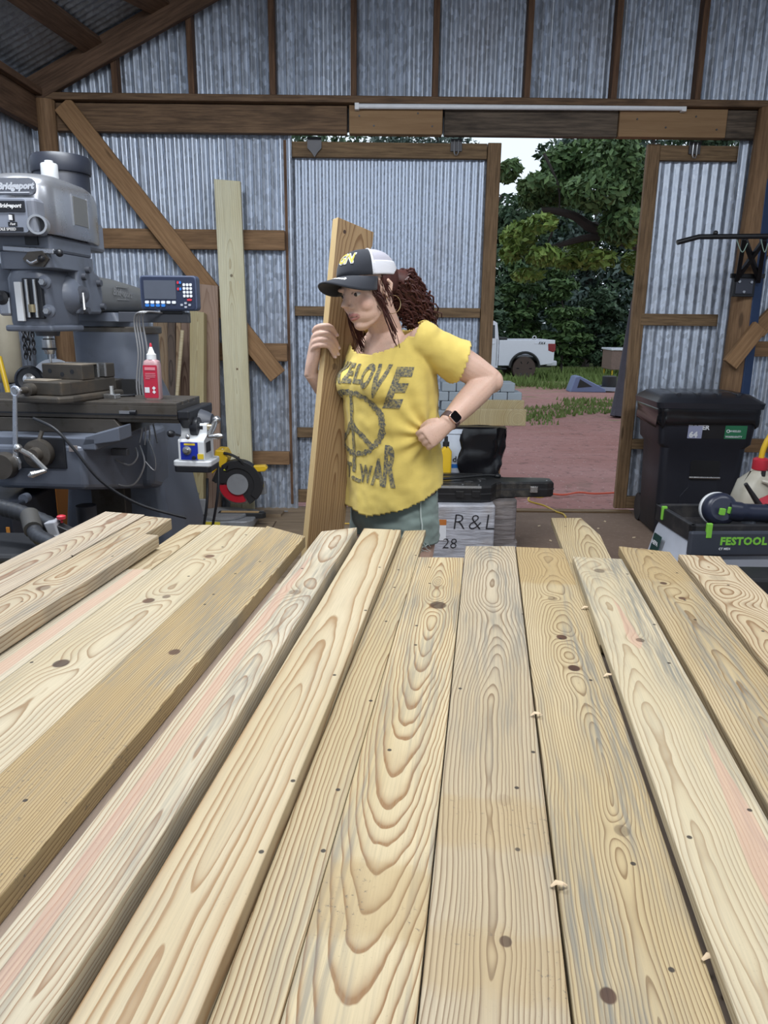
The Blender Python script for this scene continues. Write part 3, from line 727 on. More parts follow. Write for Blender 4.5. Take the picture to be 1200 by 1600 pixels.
loc = (np.array(HI)[:3, :3] @ co.T).T+np.array(HI)[:3, 3]
tint = np.zeros((len(co), 4), dtype=np.float32); tint[:, 3] = 1
def near_line(pts, rad):
    P = np.array([tuple(HI @ q) for q in spline(pts, 6)]); d = np.full(len(loc), 9.)
    sel = np.linalg.norm(loc, axis=1) < .14
    for q in P: d[sel] = np.minimum(d[sel], np.linalg.norm(loc[sel]-q, axis=1))
    return np.clip((rad-d)/.002+.5, 0, 1)
tint[:, 0] = np.maximum(near_line(lipU, .0052), near_line(lipL, .0062))*.85
for s_ in (1, -1):
    d = np.linalg.norm((loc-np.array([s_*.042, -.066, -.024]))/np.array([1, 1, 1.1]), axis=1); tint[:, 1] = np.maximum(tint[:, 1], np.exp(-(d/.022)**2))
    brow = [hd(s_*.012, -.085, .022), hd(s_*.026, -.082, .028), hd(s_*.045, -.068, .024)]
    tint[:, 2] = np.maximum(tint[:, 2], near_line(brow, .0028)*.75)
    lid = [hd(s_*.017, -.080, .006), hd(s_*.030, -.081, .0105), hd(s_*.043, -.071, .005)]
    tint[:, 2] = np.maximum(tint[:, 2], near_line(lid, .0022)*.9)
tint[:, 2] = np.maximum(tint[:, 2], near_line([hd(-.018, -.082, -.0632), hd(0, -.0905, -.0635), hd(.018, -.082, -.0632)], .0022)*.9)
ca = body_me.color_attributes.new('tint', 'FLOAT_COLOR', 'POINT'); ca.data.foreach_set('color', tint.ravel())
body = link_mesh('body', body_me, SKIN, person)
bvh_body = BVHTree.FromPolygons([tuple(c) for c in co], [tuple(p.vertices) for p in body_me.polygons])
# eyes
def eye_mat():
    t = NT('eye'); x, y, z = t.sep(t.obj())[:3]
    d = t.m('SQRT', t.m('ADD', t.m('MULTIPLY', x, x), t.m('MULTIPLY', z, z)))
    c = t.mix(t.step(d, .0066, .0058), (.62, .56, .53), (.055, .035, .022)); c = t.mix(t.step(d, .0030, .0024), c, (.004, .004, .004))
    return t.fin(c, .12, 0, .6)
EYE = eye_mat()
for s_ in (1, -1):
    e = MB().ball((0, 0, 0), (.0135, .0120, .0085), 16, 10).build('eye', EYE, person)
    hit = bvh_body.ray_cast(hd(s_*.030, -.2, .001), R3 @ Vector((0, 1, 0)))
    p_ = hit[0] if hit[0] is not None else hd(s_*.03, -.078, .001)
    e.matrix_local = WM[person.name].inverted() @ (Matrix.Translation(p_+R3 @ Vector((0, .0086, 0))) @ HM.to_3x3().to_4x4() @ Matrix.Rotation(math.radians(s_*10), 4, 'Z'))
NAIL = plain('nail_polish', (.62, .45, .44), .25)
for (p_, d_) in NAILS:
    MB().ball(p_, (.0052, .0066, .0014), 10, 6, Matrix((d_.cross(nrm), d_, nrm)).transposed()).build('fingernail', NAIL, person, world=True)

# ---- T-shirt
S = MB()
S.loft([ring(pel-ZU*.02, .205, .165), ring(mid(pel, wst, .45), .192, .158), ring(wst, .178, .152), ring(mid(wst, chs, .5), .176, .152, fo=.004), ring(chs+ZU*.0, .178, .150, fo=.010), ring(mid(chs, uch, .6), .176, .128, fo=.006), ring(uch+ZU*.02, .165, .098), ring(nkb-ZU*.012, .130, .076), ring(nkb+ZU*.02, .092, .068), ring(nkb+ZU*.05, .075, .062)], True)
for s_ in (1, -1): S.ball(chs+LF*(s_*.068)+FW*.095+ZU*.0, (.070, .070, .066))
slv = mid(lsh, lel, .56); sdir = (lel-lsh).normalized()
S.ball(lsh+ZU*.004, (.060, .058, .056)); S.ball(rsh, (.06, .06, .058))
S.tube([uch+LF*.08, lsh+ZU*.004, mid(lsh, lel, .3), mid(lsh, lel, .5), mid(lsh, lel, .75)], [.062, .060, .062, .071, .086], 24)
S.tube([uch-LF*.08, rsh+ZU*.004, mid(rsh, rel, .35), mid(rsh, rel, .6)], [.062, .060, .062, .068], 20)
shirt_me = remesh(S, .006, 6, .5)
bm = bmesh.new(); bm.from_mesh(shirt_me)
hem_x = [(-9, 0), (onY(536, 783, TY).x, onY(536, 783, TY).z), (onY(575, 792, TY).x, onY(575, 793, TY).z), (onY(640, 786, TY-.1).x, onY(640, 786, TY-.1).z), (onY(680, 765, TY-.08).x, onY(680, 765, TY-.08).z), (onY(706, 738, TY).x, onY(706, 738, TY).z), (9, 1.1)]
def hem_z(x):
    for (a, za), (b, zb) in zip(hem_x[1:-2], hem_x[2:-1]):
        if a <= x <= b: return za+(zb-za)*(x-a)/(b-a)
    return hem_x[1][1] if x < hem_x[1][0] else hem_x[-2][1]
nk_f = onY(588, 550, TY-.11); nk_l = onY(640, 503, 2.48)
nk_r = nkb-LF*.10+ZU*.005
nn = (nk_l-nk_f).cross(nk_r-nk_f).normalized()
if nn.z < 0: nn = -nn
rsl = (rel-rsh).normalized(); kill = []
for v in bm.verts:
    c = v.co
    if c.z < hem_z(c.x): kill.append(v); continue
    d = c-slv; al = d.dot(sdir)
    if al > .012*math.sin(c.x*60) and (d-sdir*al).length < .12 and (c-lsh).dot(sdir) > .05: kill.append(v); continue
    d = c-mid(rsh, rel, .5); al = d.dot(rsl)
    if al > 0 and (d-rsl*al).length < .075: kill.append(v); continue
    if c.z > nkb.z+.012 and Vector((c.x-nkb.x, c.y-nkb.y)).length < .12: kill.append(v); continue
    if (c-nk_f).dot(nn) > 0 and Vector((c.x-nkb.x, c.y-nkb.y)).length < .155 and c.z > uch.z-.08: kill.append(v); continue
bmesh.ops.delete(bm, geom=kill, context='VERTS')
hip_pt = lfi+Vector((0, .03, 0))
bm.normal_update()
for v in bm.verts:
    c = v.co; d = c-hip_pt; L = d.length
    f1 = mnoise.noise(Vector((c.x*14+c.z*9, c.y*14, c.z*5)))*.0065+mnoise.noise(c*34)*.0022
    ang = math.atan2(d.z, -(d.x))
    f2 = math.sin(ang*11+2*mnoise.noise(c*9))*.0065*math.exp(-(L/.16)**2)*min(1, L/.04)
    f3 = math.sin((c.x*1.0+c.y*.6)*62+c.z*14)*.004*max(0, 1-(c.z-(pel.z))/.22)
    dv = c-slv; f4 = math.sin(dv.dot(sdir)*70+dv.z*20)*.003*math.exp(-(dv.length/.09)**2)
    v.co = c+v.normal*(f1+f2+f3+f4+.002)
bm.normal_update(); bm.to_mesh(shirt_me)
SH_V = [v.co.copy() for v in bm.verts]; bm.verts.index_update(); SH_F = [tuple(v.index for v in f.verts) for f in bm.faces]; bm.free()
bvh_shirt = BVHTree.FromPolygons(SH_V, SH_F)
def cloth(name, col, wv=900, var=.16, rough=.85):
    t = NT(name); p = t.obj(); nz = t.noise(p, 12, 4, .6); sl = t.noise(t.scale(p, (1, 1, 9)), 60, 3, .6)
    c = t.mix(nz, tuple(x*(1-var) for x in col), tuple(min(1, x*(1+var)) for x in col)); c = t.mix(t.m('MULTIPLY', t.step(sl, .5, .75), .18), c, tuple(x*.7 for x in col))
    t.bump(t.noise(p, wv, 2), .0004, .5); t.b.inputs['Sheen Weight'].default_value = .15
    return t.fin(c, rough, 0, .15)
shirt = link_mesh('t_shirt', shirt_me, cloth('yellow_slub_cotton', (.68, .53, .145)), person); shirt['label'] = 'faded yellow slub cotton tee'
md = shirt.modifiers.new('solidify', 'SOLIDIFY'); md.thickness = .003; md.offset = -1
# printed graphic, laid on the cloth
def ink():
    t = NT('faded_grey_ink'); p = t.obj(); k = t.step(t.noise(p, 130, 4, .7), .40, .62)
    return t.fin(t.mix(k, (.105, .11, .115), (.36, .30, .13)), .9, 0, .1)
INK = ink()
RC = onY(554, 662, TY-.1); AX = onY(614, 662, TY); CY = math.radians(-57)
def print_pt(s_, t_, off=.0022):
    a = CY+s_/.130; d = Vector((math.sin(a), -math.cos(a), 0)); o_ = Vector((AX.x, AX.y, RC.z+t_))
    h = bvh_shirt.ray_cast(o_+d*.5, -d)
    if h[0] is None: return o_+d*.16
    return h[0]+h[1]*(off if h[1].dot(d) > 0 else -off)
def print_shape(name, v2, f2):
    bm = bmesh.new(); vs_ = [bm.verts.new((p[0], p[1], 0)) for p in v2]
    for f in f2:
        try: bm.faces.new([vs_[i] for i in f])
        except ValueError: pass
    bmesh.ops.triangulate(bm, faces=bm.faces)
    for _ in range(4):
        lg = [e for e in bm.edges if e.calc_length() > .010]
        if not lg: break
        bmesh.ops.subdivide_edges(bm, edges=lg, cuts=1); bmesh.ops.triangulate(bm, faces=bm.faces)
    bm.verts.index_update()
    mb = MB(); mb.add([print_pt(v.co.x, v.co.y) for v in bm.verts], [tuple(v.index for v in f.verts) for f in bm.faces]); bm.free()
    return mb.build(name, INK, shirt, world=True)
def glyph(ch, s_, t_, w, h, lean=0.0, curve=0.0):
    v, f = text_mesh(ch, 1.0, .045, 0, 1, 3)
    xs_ = [p.x for p in v]; ys_ = [p.y for p in v]; x0, x1, y0, y1 = min(xs_), max(xs_), min(ys_), max(ys_)
    out = []
    for p in v:
        a = (p.x-x0)/(x1-x0)-.5; b = (p.y-y0)/(y1-y0)
        out.append((s_*.86+a*w*.98+lean*(b-.5)*h+curve*math.sin(b*PI), t_+b*h+curve*.6*a))
    print_shape('printed_letter', out, f)
for ch, s_, t_, w, h, ln in (('M', -.135, .105, .046, .095, -.1), ('A', -.088, .125, .040, .08, 0), ('K', -.046, .128, .034, .07, .1), ('E', -.012, .130, .028, .066, .1),
                             ('L', .030, .132, .030, .062, .15), ('O', .067, .118, .040, .080, .2), ('V', .108, .092, .042, .105, .25), ('E', .163, .060, .044, .130, .28)):
    glyph(ch, s_, t_, w, h, ln)
for ch, s_, t_, w, h in (('N', -.150, -.215, .042, .125), ('O', -.106, -.215, .038, .085), ('T', -.030, -.19, .030, .055), ('W', .055, -.195, .048, .062), ('A', .103, -.198, .040, .092), ('R', .143, -.200, .036, .140)):
    glyph(ch, s_, t_, w, h, .05)
rr = random.Random(4)
rg = [[], []]; n_ = 96
for k in range(n_):
    a = 2*PI*k/n_; j = rr.uniform(-.0035, .0035); j2 = rr.uniform(-.0035, .0035)
    rg[0].append(((.110+j)*math.sin(a), (.110+j)*math.cos(a))); rg[1].append(((.094+j2)*math.sin(a), (.094+j2)*math.cos(a)))
print_shape('peace_ring', rg[0]+rg[1], [(k, (k+1) % n_, n_+(k+1) % n_, n_+k) for k in range(n_)])
def stroke(a, b, w):
    a = Vector(a); b = Vector(b); d = (b-a).normalized(); n = Vector((-d.y, d.x)); m = 14; v = []
    for i in range(m+1):
        p = a+(b-a)*i/m; v += [p+n*(w/2+rr.uniform(-.002, .003)), p-n*(w/2+rr.uniform(-.002, .003))]
    print_shape('peace_stroke', v, [(2*i, 2*i+1, 2*i+3, 2*i+2) for i in range(m)])
stroke((0, .10), (0, -.165), .013); stroke((0, .0), (.074, -.072), .016); stroke((0, .0), (-.074, -.072), .016); stroke((-.01, -.185), (.03, -.192), .010)

# ---- shorts
K = MB()
K.loft([ring(pel+ZU*.13, .172, .13), ring(pel+ZU*.06, .176, .135), ring(pel-ZU*.0, .178, .135), ring(pel-ZU*.04, .16, .11)])
for s_ in (1, -1):
    hip = pel+LF*(s_*.087)-ZU*.02
    K.tube([hip+ZU*.06, hip-ZU*.02, hip-ZU*.10, hip-ZU*.2], [.098, .104, .103, .108], 24)
shorts_me = remesh(K, .006, 4, .5)
bm = bmesh.new(); bm.from_mesh(shorts_me)
hemz = onZ(620, 832, .74).z
bmesh.ops.delete(bm, geom=[v for v in bm.verts if v.co.z < .715+.006*mnoise.noise(v.co*70) or v.co.z > pel.z+.12], context='VERTS'); bm.normal_update()
for v in bm.verts:
    c = v.co; v.co = c+v.normal*(mnoise.noise(Vector((c.x*16, c.y*16, c.z*38)))*.006+.002*mnoise.noise(c*60))
bm.to_mesh(shorts_me); bm.free()
shorts = link_mesh('denim_shorts', shorts_me, cloth('grey_green_denim', (.20, .255, .235), 700, .2), person); shorts['label'] = 'cut-off grey-green denim shorts'
shorts.modifiers.new('solidify', 'SOLIDIFY').thickness = .004
# a seam down the side and the frayed threads
DNT = plain('pale_denim_thread', (.45, .52, .49), .9)
bvk = BVHTree.FromPolygons([v.co.copy() for v in shorts_me.vertices], [tuple(p.vertices) for p in shorts_me.polygons])
IW = WM[person.name].inverted()
sm = []
for k in range(10):
    z = .73+.022*k; a = YAW+math.radians(78); d = Vector((math.sin(a), -math.cos(a), 0)); o_ = IW @ (Vector((pel.x, pel.y, z))+d*.5)
    h = bvk.ray_cast(o_, -d)
    if h[0] is not None: sm.append(WM[person.name] @ (h[0]+d*.004))
if len(sm) > 3: MB().tube(sm, .003, 6).build('side_seam', DNT, shorts, world=True)
fr = MB()
for k in range(60):
    a = YAW+math.radians(rr.uniform(-40, 85)); d = Vector((math.sin(a), -math.cos(a), 0)); z = rr.choice((.722, .722, .735))
    h = bvk.ray_cast(IW @ (Vector((pel.x, pel.y, z))+d*.5), -d)
    if h[0] is None: continue
    p_ = WM[person.name] @ (h[0]+d*.003); fr.tube([p_, p_+Vector((rr.uniform(-.01, .01), rr.uniform(-.004, .004), -.01)), p_+Vector((rr.uniform(-.02, .02), 0, -.02))], .0009, 4)
tag(fr.build('frayed_threads', DNT, shorts, world=True), kind='stuff')
# shoes
for s_ in (1, -1):
    hip = pel+LF*(s_*.085)-ZU*.02; an = Vector((hip.x, hip.y, .09))-FW*.01
    mb = MB(); mb.loft([[an+FW*f_+LF*(w_*math.cos(2*PI*k/16))+ZU*(-.09+h_*(.5+.5*math.sin(2*PI*k/16))) for k in range(16)] for f_, w_, h_ in ((-.075, .02, .06), (-.06, .036, .09), (0, .042, .10), (.08, .045, .075), (.15, .043, .06), (.19, .030, .045), (.205, .012, .03))])
    mb.build('shoe', plain('grey_shoe', (.2, .2, .2), .7), person, world=True)

# ---- cap
CAPD = cloth('charcoal_cap_twill', (.030, .033, .042), 1200); CAPW = cloth('white_cap_mesh', (.66, .67, .72), 1500, .06)
def dome(u, w):     # u around (0 = front), w from rim to top
    e = w*PI/2
    return Vector((.0815*math.sin(u)*math.cos(e)**.75, .012-.103*math.cos(u)*math.cos(e)**.75, .034+.083*math.sin(e)**.9+-.004*math.cos(u)*(1-w)+.004))
def dome_part(u0, u1, name, mat, nu=22, w1=1.0, off=0.0):
    mb = MB(); v = []; f = []; nw = 10
    for i in range(nu+1):
        for j in range(nw+1):
            u = u0+(u1-u0)*i/nu; p = dome(u, w1*j/nw); n = Vector((p.x, p.y-.012, (p.z-.034)*.8)).normalized(); v.append(hc(*(p+n*off)))
    for i in range(nu):
        for j in range(nw): a = i*(nw+1)+j; f.append((a, a+nw+1, a+nw+2, a+1))
    mb.add(v, f, True); return mb.build(name, mat, cap, world=True, solid=.003)
CM = HM @ Matrix.Translation((0, .02, .045)) @ Matrix.Rotation(math.radians(-13), 4, 'X') @ Matrix.Translation((0, -.02, -.045))
hc = lambda x, y, z: CM @ Vector((x, y, z))
cap = empty('cap', person.location)
cap.parent = person; cap.location = (0, 0, 0); cap['label'] = 'charcoal trucker cap with white mesh back'
dome_part(-1.18, 1.18, 'front_panel', CAPD)
dome_part(1.18, 2*PI-1.18, 'mesh_back', cloth('lilac_grey_cap_mesh', (.42, .41, .47), 1600, .05), 36)
dome_part(1.18, 2*PI-1.18, 'rim_band', CAPW, 36, .30, .0022)
for s_ in (1, -1): dome_part(s_*1.16, s_*1.24, 'panel_edge', CAPW, 3, 1.0, .0022)
dome_part(2.75, 2*PI-2.75, 'closure_strap', CAPW, 8, .35, .004)
# brim: wide curved plate
v = []; f = []; nu, nr = 26, 8
for i in range(nu+1):
    u = -1.32+2.64*i/nu
    for j in range(nr+1):
        r = j/nr; p = dome(u, 0); k = r*.080*max(0.0, math.cos(u*1.16))**.55
        x = p.x*(1+.10*r); y = p.y-k; dz = -.33*k-.034*(abs(x)/.08)**2*(.25+1.0*r)+.006*r
        v.append(hc(x, y, p.z+dz+.001))
for i in range(nu):
    for j in range(nr): a = i*(nr+1)+j; f.append((a, a+nr+1, a+nr+2, a+1))
MB().add(v, f, True).build('brim', CAPD, cap, world=True, solid=.0045)
MB().ball(hc(*dome(0, 1.0)), (.006, .006, .004), 10, 6).build('top_button', CAPD, cap, world=True)
# cap lettering
GOLD = plain('gold_thread', (.62, .50, .07), .7); WTH = plain('white_thread', (.75, .75, .75), .8)
def dome_text(txt, u0, w0, size, mat, bold, off, name):
    v2, f2 = text_mesh(txt, size, bold, .12, .95, 2); vv = []
    for p in v2:
        q = dome(u0+p.x/.092, w0+p.y/.125); n = Vector((q.x, q.y-.012, (q.z-.034)*.8)).normalized(); vv.append(hc(*(q+n*off)))
    return MB().add(vv, f2).build(name, mat, cap, world=True)
dome_text('GN', .12, .40, .050, WTH, .0035, .0030, 'emblem_outline'); dome_text('GN', .12, .40, .050, GOLD, .0008, .0042, 'emblem')
v2, f2 = text_mesh('nitch', .026, .0012, 0, 1.05, 2); vv = []
for p in v2:
    u = .28+p.x/.105; r = .45-(p.y)/.085
    q = dome(u, 0); k = r*.080*max(0.0, math.cos(u*1.16))**.55; x = q.x*(1+.10*r); vv.append(hc(x, q.y-k, q.z-.33*k-.034*(abs(x)/.08)**2*(.25+1.0*r)+.006*r+.0045))
MB().add(vv, f2).build('brim_lettering', WTH, cap, world=True)

# ---- hair
def hair_mat():
    t = NT('dark_auburn_hair'); n_ = t.noise(t.scale(t.obj(), (1, 1, .2)), 160, 3, .6)
    return t.fin(t.mix(n_, (.020, .008, .008), (.105, .034, .026)), .55, 0, .35)
HAIR = hair_mat()
hr = MB(); rings = []
for i in range(13):
    e = -.62+1.2*i/12
    rings.append([hd(.0795*math.cos(e)*math.cos(a_), .020+.098*math.cos(e)*math.sin(a_), .030+.088*math.sin(e)) for a_ in [(-.16+(PI+.32)*k/28) for k in range(29)]])
hr.loft(rings, cap=False, closed=False)
hair = hr.build('hair', HAIR, person, world=True, solid=.006)
st = MB(); rh = random.Random(9)
def strand(p0, p1, sag, n, spread, r=.0011):
    for _ in range(n):
        a = Vector(p0)+Vector((rh.gauss(0, spread*.5), rh.gauss(0, spread*.5), rh.gauss(0, spread*.3))); b = Vector(p1)+Vector((rh.gauss(0, spread), rh.gauss(0, spread*.5), rh.gauss(0, spread*2.2)))
        m1 = a+(b-a)*.35+Vector((sag+rh.gauss(0, .004), 0, 0)); m2 = a+(b-a)*.7+Vector((sag*.6+rh.gauss(0, .005), rh.gauss(0, .004), 0))
        st.tube(spline([a, m1, m2, b], 4), r, 4)
# temple and ear locks, one on the far side of the face
strand(hd(.070, -.020, .025), hd(.074, .010, -.14), -.004, 16, .005); strand(hd(.072, -.012, .030), hd(.080, .0, -.165), -.010, 8, .006)
strand(hd(.062, -.040, .032), hd(.074, -.008, -.06), -.006, 16, .005); strand(hd(.076, .004, .03), hd(.080, .016, -.03), .0, 22, .006)
strand(hd(-.066, -.030, .02), hd(-.070, -.018, -.175), -.012, 26, .006); strand(hd(-.066, -.02, .02), hd(-.066, -.005, -.14), -.006, 16, .006)
st.build('loose_locks', HAIR, hair, world=True)
# curly ponytail: a cloud of ringlets falling behind the shoulder
pt = MB(); P0 = hd(.012, .105, .012)
tail = spline([P0, onY(622, 438, 2.50), onY(640, 462, 2.53), onY(652, 485, 2.55), onY(664, 505, 2.57)], 6)
pt.tube(tail, [.022]+[.032]*5+[.040]*8+[.034]*6+[.02]*(len(tail)-20), 14)
for _ in range(330):
    i0 = rh.randrange(0, len(tail)-8); L_ = rh.randint(6, 13); i1 = min(len(tail)-1, i0+L_)
    rad = rh.uniform(.020, .054); ph = rh.uniform(0, 6.28); cr = rh.uniform(.005, .010); tw = rh.uniform(1.6, 2.6); pts = []
    for k, i in enumerate(np.linspace(i0, i1+.0, 15)):
        a = tail[int(i)]; b = tail[min(int(i)+1, len(tail)-1)]; c = a+(b-a)*(i-int(i))
        sc = min(1.0, .65+.1*i0)*(1.0 if i < len(tail)*.8 else 1.0)
        o_ = Vector((math.cos(ph), math.sin(ph)*.8, math.sin(ph+.7)*.75))*rad*sc
        w_ = k*tw*.55+ph
        pts.append(c+o_+Vector((math.cos(w_), math.sin(w_), math.cos(w_+1.3)))*cr+ZU*(-.0006*k))
    pt.tube(pts, [.0042*(1-.5*k/14) for k in range(15)], 5)
pt.build('ponytail', HAIR, hair, world=True)
# ---- earrings and watch
GM = plain('gold_metal', (.75, .60, .32), .22, 1.0)
def hoop(c, r, ax):
    ax = Vector(ax).normalized(); x = ax.cross(ZU).normalized(); y = ax.cross(x)
    er = MB().tube([c+x*(r*math.cos(2*PI*k/40))+y*(r*math.sin(2*PI*k/40)) for k in range(40)], .0011, 6, closed=True).build('hoop_earring', GM, person, world=True)
hoop(hd(.080, .018, -.054), .028, (-.35, -.9, .1)); hoop(hd(-.078, .012, -.060), .031, (.25, -.9, .1))
wa = (lwr-lel).normalized(); wc = lwr-wa*.022
x_ = wa.cross(Vector((0, -1, .2))).normalized(); y_ = wa.cross(x_).normalized()
watch = empty('wristwatch', person.location); watch.parent = person; watch.location = (0, 0, 0); watch['label'] = 'smartwatch with a mauve strap'
mb = MB(); mb.loft([[wc+wa*t_+x_*((.0298+e_)*math.cos(2*PI*k/28))+y_*((.0298+e_)*math.sin(2*PI*k/28)) for k in range(28)] for t_, e_ in ((-.011, -.004), (-.011, .002), (.011, .002), (.011, -.004))])
mb.build('watch_strap', plain('mauve_strap', (.085, .05, .05), .6), watch, world=True)
n_ = Vector((.1, -.97, .12)); n_ = (n_-wa*n_.dot(wa)).normalized(); t2 = wa.cross(n_).normalized()
Mw = Matrix((t2, wa, n_)).transposed().to_4x4(); Mw.translation = wc+n_*.030
MB().prism(rrect(.037, .033, .009), 0, .0085, Mw).build('watch_case', plain('rose_gold', (.72, .52, .46), .25, .9), watch, .001, world=True)
MB().prism(rrect(.033, .029, .007), .0086, .0098, Mw).build('watch_screen', plain('black_glass', (.004, .004, .005), .06), watch, world=True)
# ------------------------------------------------------------------ the milling machine
MROOT = Vector((-1.33, 3.75, 0)); MPHI = math.radians(-4)
MGREY = plain('machine_grey_enamel', (.115, .13, .165), .38, 0, .10, 7, dirt=(.05, .05, .05), dirt_amt=.35)
MDARK = plain('machine_dark_grey', (.06, .065, .08), .45, 0, .12, 7)
MALU = plain('polished_cast_aluminium', (.42, .43, .46), .28, .75, .10, 9, dirt=(.2, .2, .2), dirt_amt=.3)
MIRON = plain('oily_cast_iron', (.10, .088, .075), .42, .55, .25, 12, dirt=(.05, .035, .02), dirt_amt=.6, dsc=14)
MSTL = plain('ground_steel', (.50, .50, .50), .26, .9, .12, 20)
MBLK = plain('satin_black', (.012, .013, .017), .42)
MNAVY = plain('motor_black_enamel', (.018, .021, .032), .45, 0, .1)
mill = empty('milling_machine', MROOT, MPHI, label='grey knee-type milling machine with a black motor, standing at the left wall', cat='milling machine')
MMI = WM[mill.name].inverted()
fy_ = (WM[mill.name].to_3x3() @ Vector((0, 1, 0))); fx_ = (WM[mill.name].to_3x3() @ Vector((1, 0, 0)))
def ML(px, py, ly):
    d = ray(px, py); p0 = MROOT+fy_*ly; return MMI @ (CP+d*((p0-CP).dot(fy_)/d.dot(fy_)))
def MX(px, py, lx):
    d = ray(px, py); p0 = MROOT+fx_*lx; return MMI @ (CP+d*((p0-CP).dot(fx_)/d.dot(fx_)))
def frame(cx, cy, cz, rx=0, ry=0, rz=0): return Mxyz((cx, cy, cz), rx, ry, rz)
FRONT = Matrix.Rotation(PI/2, 4, 'X')          # xy drawing seen from the front (-y)
def front(x, y, z): return Matrix.Translation((x, y, z)) @ FRONT
def sideR(x, y, z): return Matrix.Translation((x, y, z)) @ Matrix.Rotation(PI/2, 4, 'Z') @ FRONT   # drawing seen from +x
# base and column
b_ = MB(); b_.prism([(-.30, -.95), (.30, -.95), (.34, .0), (.34, .46), (-.34, .46), (-.34, 0)], 0, .07); base = b_.build('base', MGREY, mill, .012)
def rect_ring(x0, x1, y0, y1, z, r=.04, n=4): return [Vector((a, b, z)) for a, b in rrect(x1-x0, y1-y0, r, n, (x0+x1)/2, (y0+y1)/2)]
c_ = MB(); c_.loft([rect_ring(-.31, .31, -.22, .40, .05), rect_ring(-.28, .28, -.20, .36, .35), rect_ring(-.215, .205, -.17, .26, .95), rect_ring(-.19, .175, -.17, .22, 1.10, .08), rect_ring(-.18, .165, -.17, .20, 1.15, .10), rect_ring(-.185, .17, -.18, .20, 1.385, .12)])
col = c_.build('column', MGREY, mill)
MB().box(-.085, .085, -.26, -.16, .30, 1.17).build('dovetail_way', MIRON, mill, .004)
MB().prism([(-.055, -.14), (.05, -.14), (.05, .10), (.02, .14), (-.04, .14)], 0, .03, front(.14, -.20, 1.03)).build('way_guard', plain('black_rubber', (.016, .016, .017), .7), mill)
# turret and ram
MB().lathe([(.195, 1.375), (.20, 1.38), (.20, 1.405), (.195, 1.41)], (0, .03, 0), n=40).build('turret_ring', MIRON, mill)
MB().lathe([(.185, 1.41), (.185, 1.435), (.15, 1.445)], (0, .03, 0), n=40).build('turret', MGREY, mill)
MB().loft([rect_ring(-.15, .15, -.20, .28, 1.435, .03), rect_ring(-.13, .13, -.20, .28, 1.475, .03)]).build('ram_saddle', MGREY, mill, .004)
def ram_ring(y, w, z0, z1, r):
    return [Vector((a, y, b)) for a, b in rrect(w, z1-z0, r, 4, 0, (z0+z1)/2)]
MB().loft([ram_ring(-.30, .20, 1.475, 1.635, .05), ram_ring(-.1, .22, 1.475, 1.63, .05), ram_ring(.2, .22, 1.475, 1.61, .06), ram_ring(.45, .18, 1.48, 1.585, .05), ram_ring(.50, .13, 1.50, 1.565, .03)]).build('ram', plain('ram_grey_olive', (.15, .155, .155), .42, 0, .1), mill)
lettering('ram_emblem', 'Bridgeport', sideR(.1115, -.06, 1.565) @ Matrix.Rotation(math.radians(-3), 4, 'Z'), plain('ram_letter_grey', (.23, .235, .24), .4), mill, .048, .0015, .25)
for zz_ in (1.592, 1.535): MB().box(.109, .113, -.125, .01, zz_-.002, zz_+.002).build('emblem_line', MC['ram_letter_grey'], mill)
# ram adapter with bolts
MB().prism([(-.12, -.09), (.10, -.09), (.13, -.02), (.12, .07), (.05, .10), (-.10, .10)], -.11, .11, Matrix.Translation((0, -.40, 1.555)) @ Matrix.Rotation(PI/2, 4, 'Z') @ FRONT).build('ram_adapter', MGREY, mill, .012)
for (a, b) in ((-.46, 1.62), (-.32, 1.60), (-.46, 1.48), (-.30, 1.50), (-.42, 1.65)):
    MB().cyl((.10, a, b), (.128, a, b), .016, .014, 12).build('bolt', MDARK, mill)
MB().lathe([(.105, 0), (.115, .03), (.115, .10), (.09, .15)], (0, -.50, 1.555), (0, -1, 0), 32).build('head_swivel', MGREY, mill)
MB().lathe([(.03, 0), (.036, .02), (.036, .05), (.02, .055)], (.10, -.58, 1.545), (1, -.3, 0), 18).build('worm_boss', MDARK, mill)
MB().tube([(.15, -.60, 1.55), (.16, -.62, 1.50), (.165, -.63, 1.48)], .007, 8).build('worm_crank', MSTL, mill)
# head casting: quill housing with its slot
hx = .01
MB().loft([rect_ring(hx-.085, hx+.085, -.80, -.52, 1.415, .05), rect_ring(hx-.09, hx+.09, -.80, -.52, 1.43, .05), rect_ring(hx-.09, hx+.09, -.80, -.50, 1.60, .05), rect_ring(hx-.075, hx+.075, -.79, -.52, 1.635, .05)]).build('quill_housing', MGREY, mill)
MB().ball((.07, -.60, 1.54), (.075, .09, .085), 24, 14).build('housing_bulge', MGREY, mill)
MB().box(hx-.050, hx+.028, -.812, -.79, 1.445, 1.60).build('quill_slot', MBLK, mill, .004)
for dx in (-.028, .004): MB().cyl((hx+dx, -.818, 1.45), (hx+dx, -.818, 1.595), .007, n=10).build('depth_screw', MSTL, mill)
MB().cyl((hx-.012, -.818, 1.47), (hx-.012, -.818, 1.50), .016, n=14).build('stop_nut', plain('brass_dull', (.35, .29, .18), .35, .8), mill)
MB().box(hx-.078, hx-.050, -.822, -.806, 1.435, 1.585).build('depth_scale', plain('white_scale', (.62, .64, .66), .4), mill, .002)
for (a, b) in ((.066, 1.585), (.072, 1.475)):
    MB().lathe([(.026, 0), (.026, .01), (.016, .014), (.014, .025)], (hx+a, -.80, b), (0, -1, 0), 16).build('clamp_boss', MGREY, mill)
    MB().cyl((hx+a, -.815, b), (hx+a, -.832, b), .012, n=6).build('clamp_nut', MSTL, mill)
MB().box(hx-.095, hx+.10, -.81, -.53, 1.395, 1.42).build('housing_foot', MGREY, mill, .008)
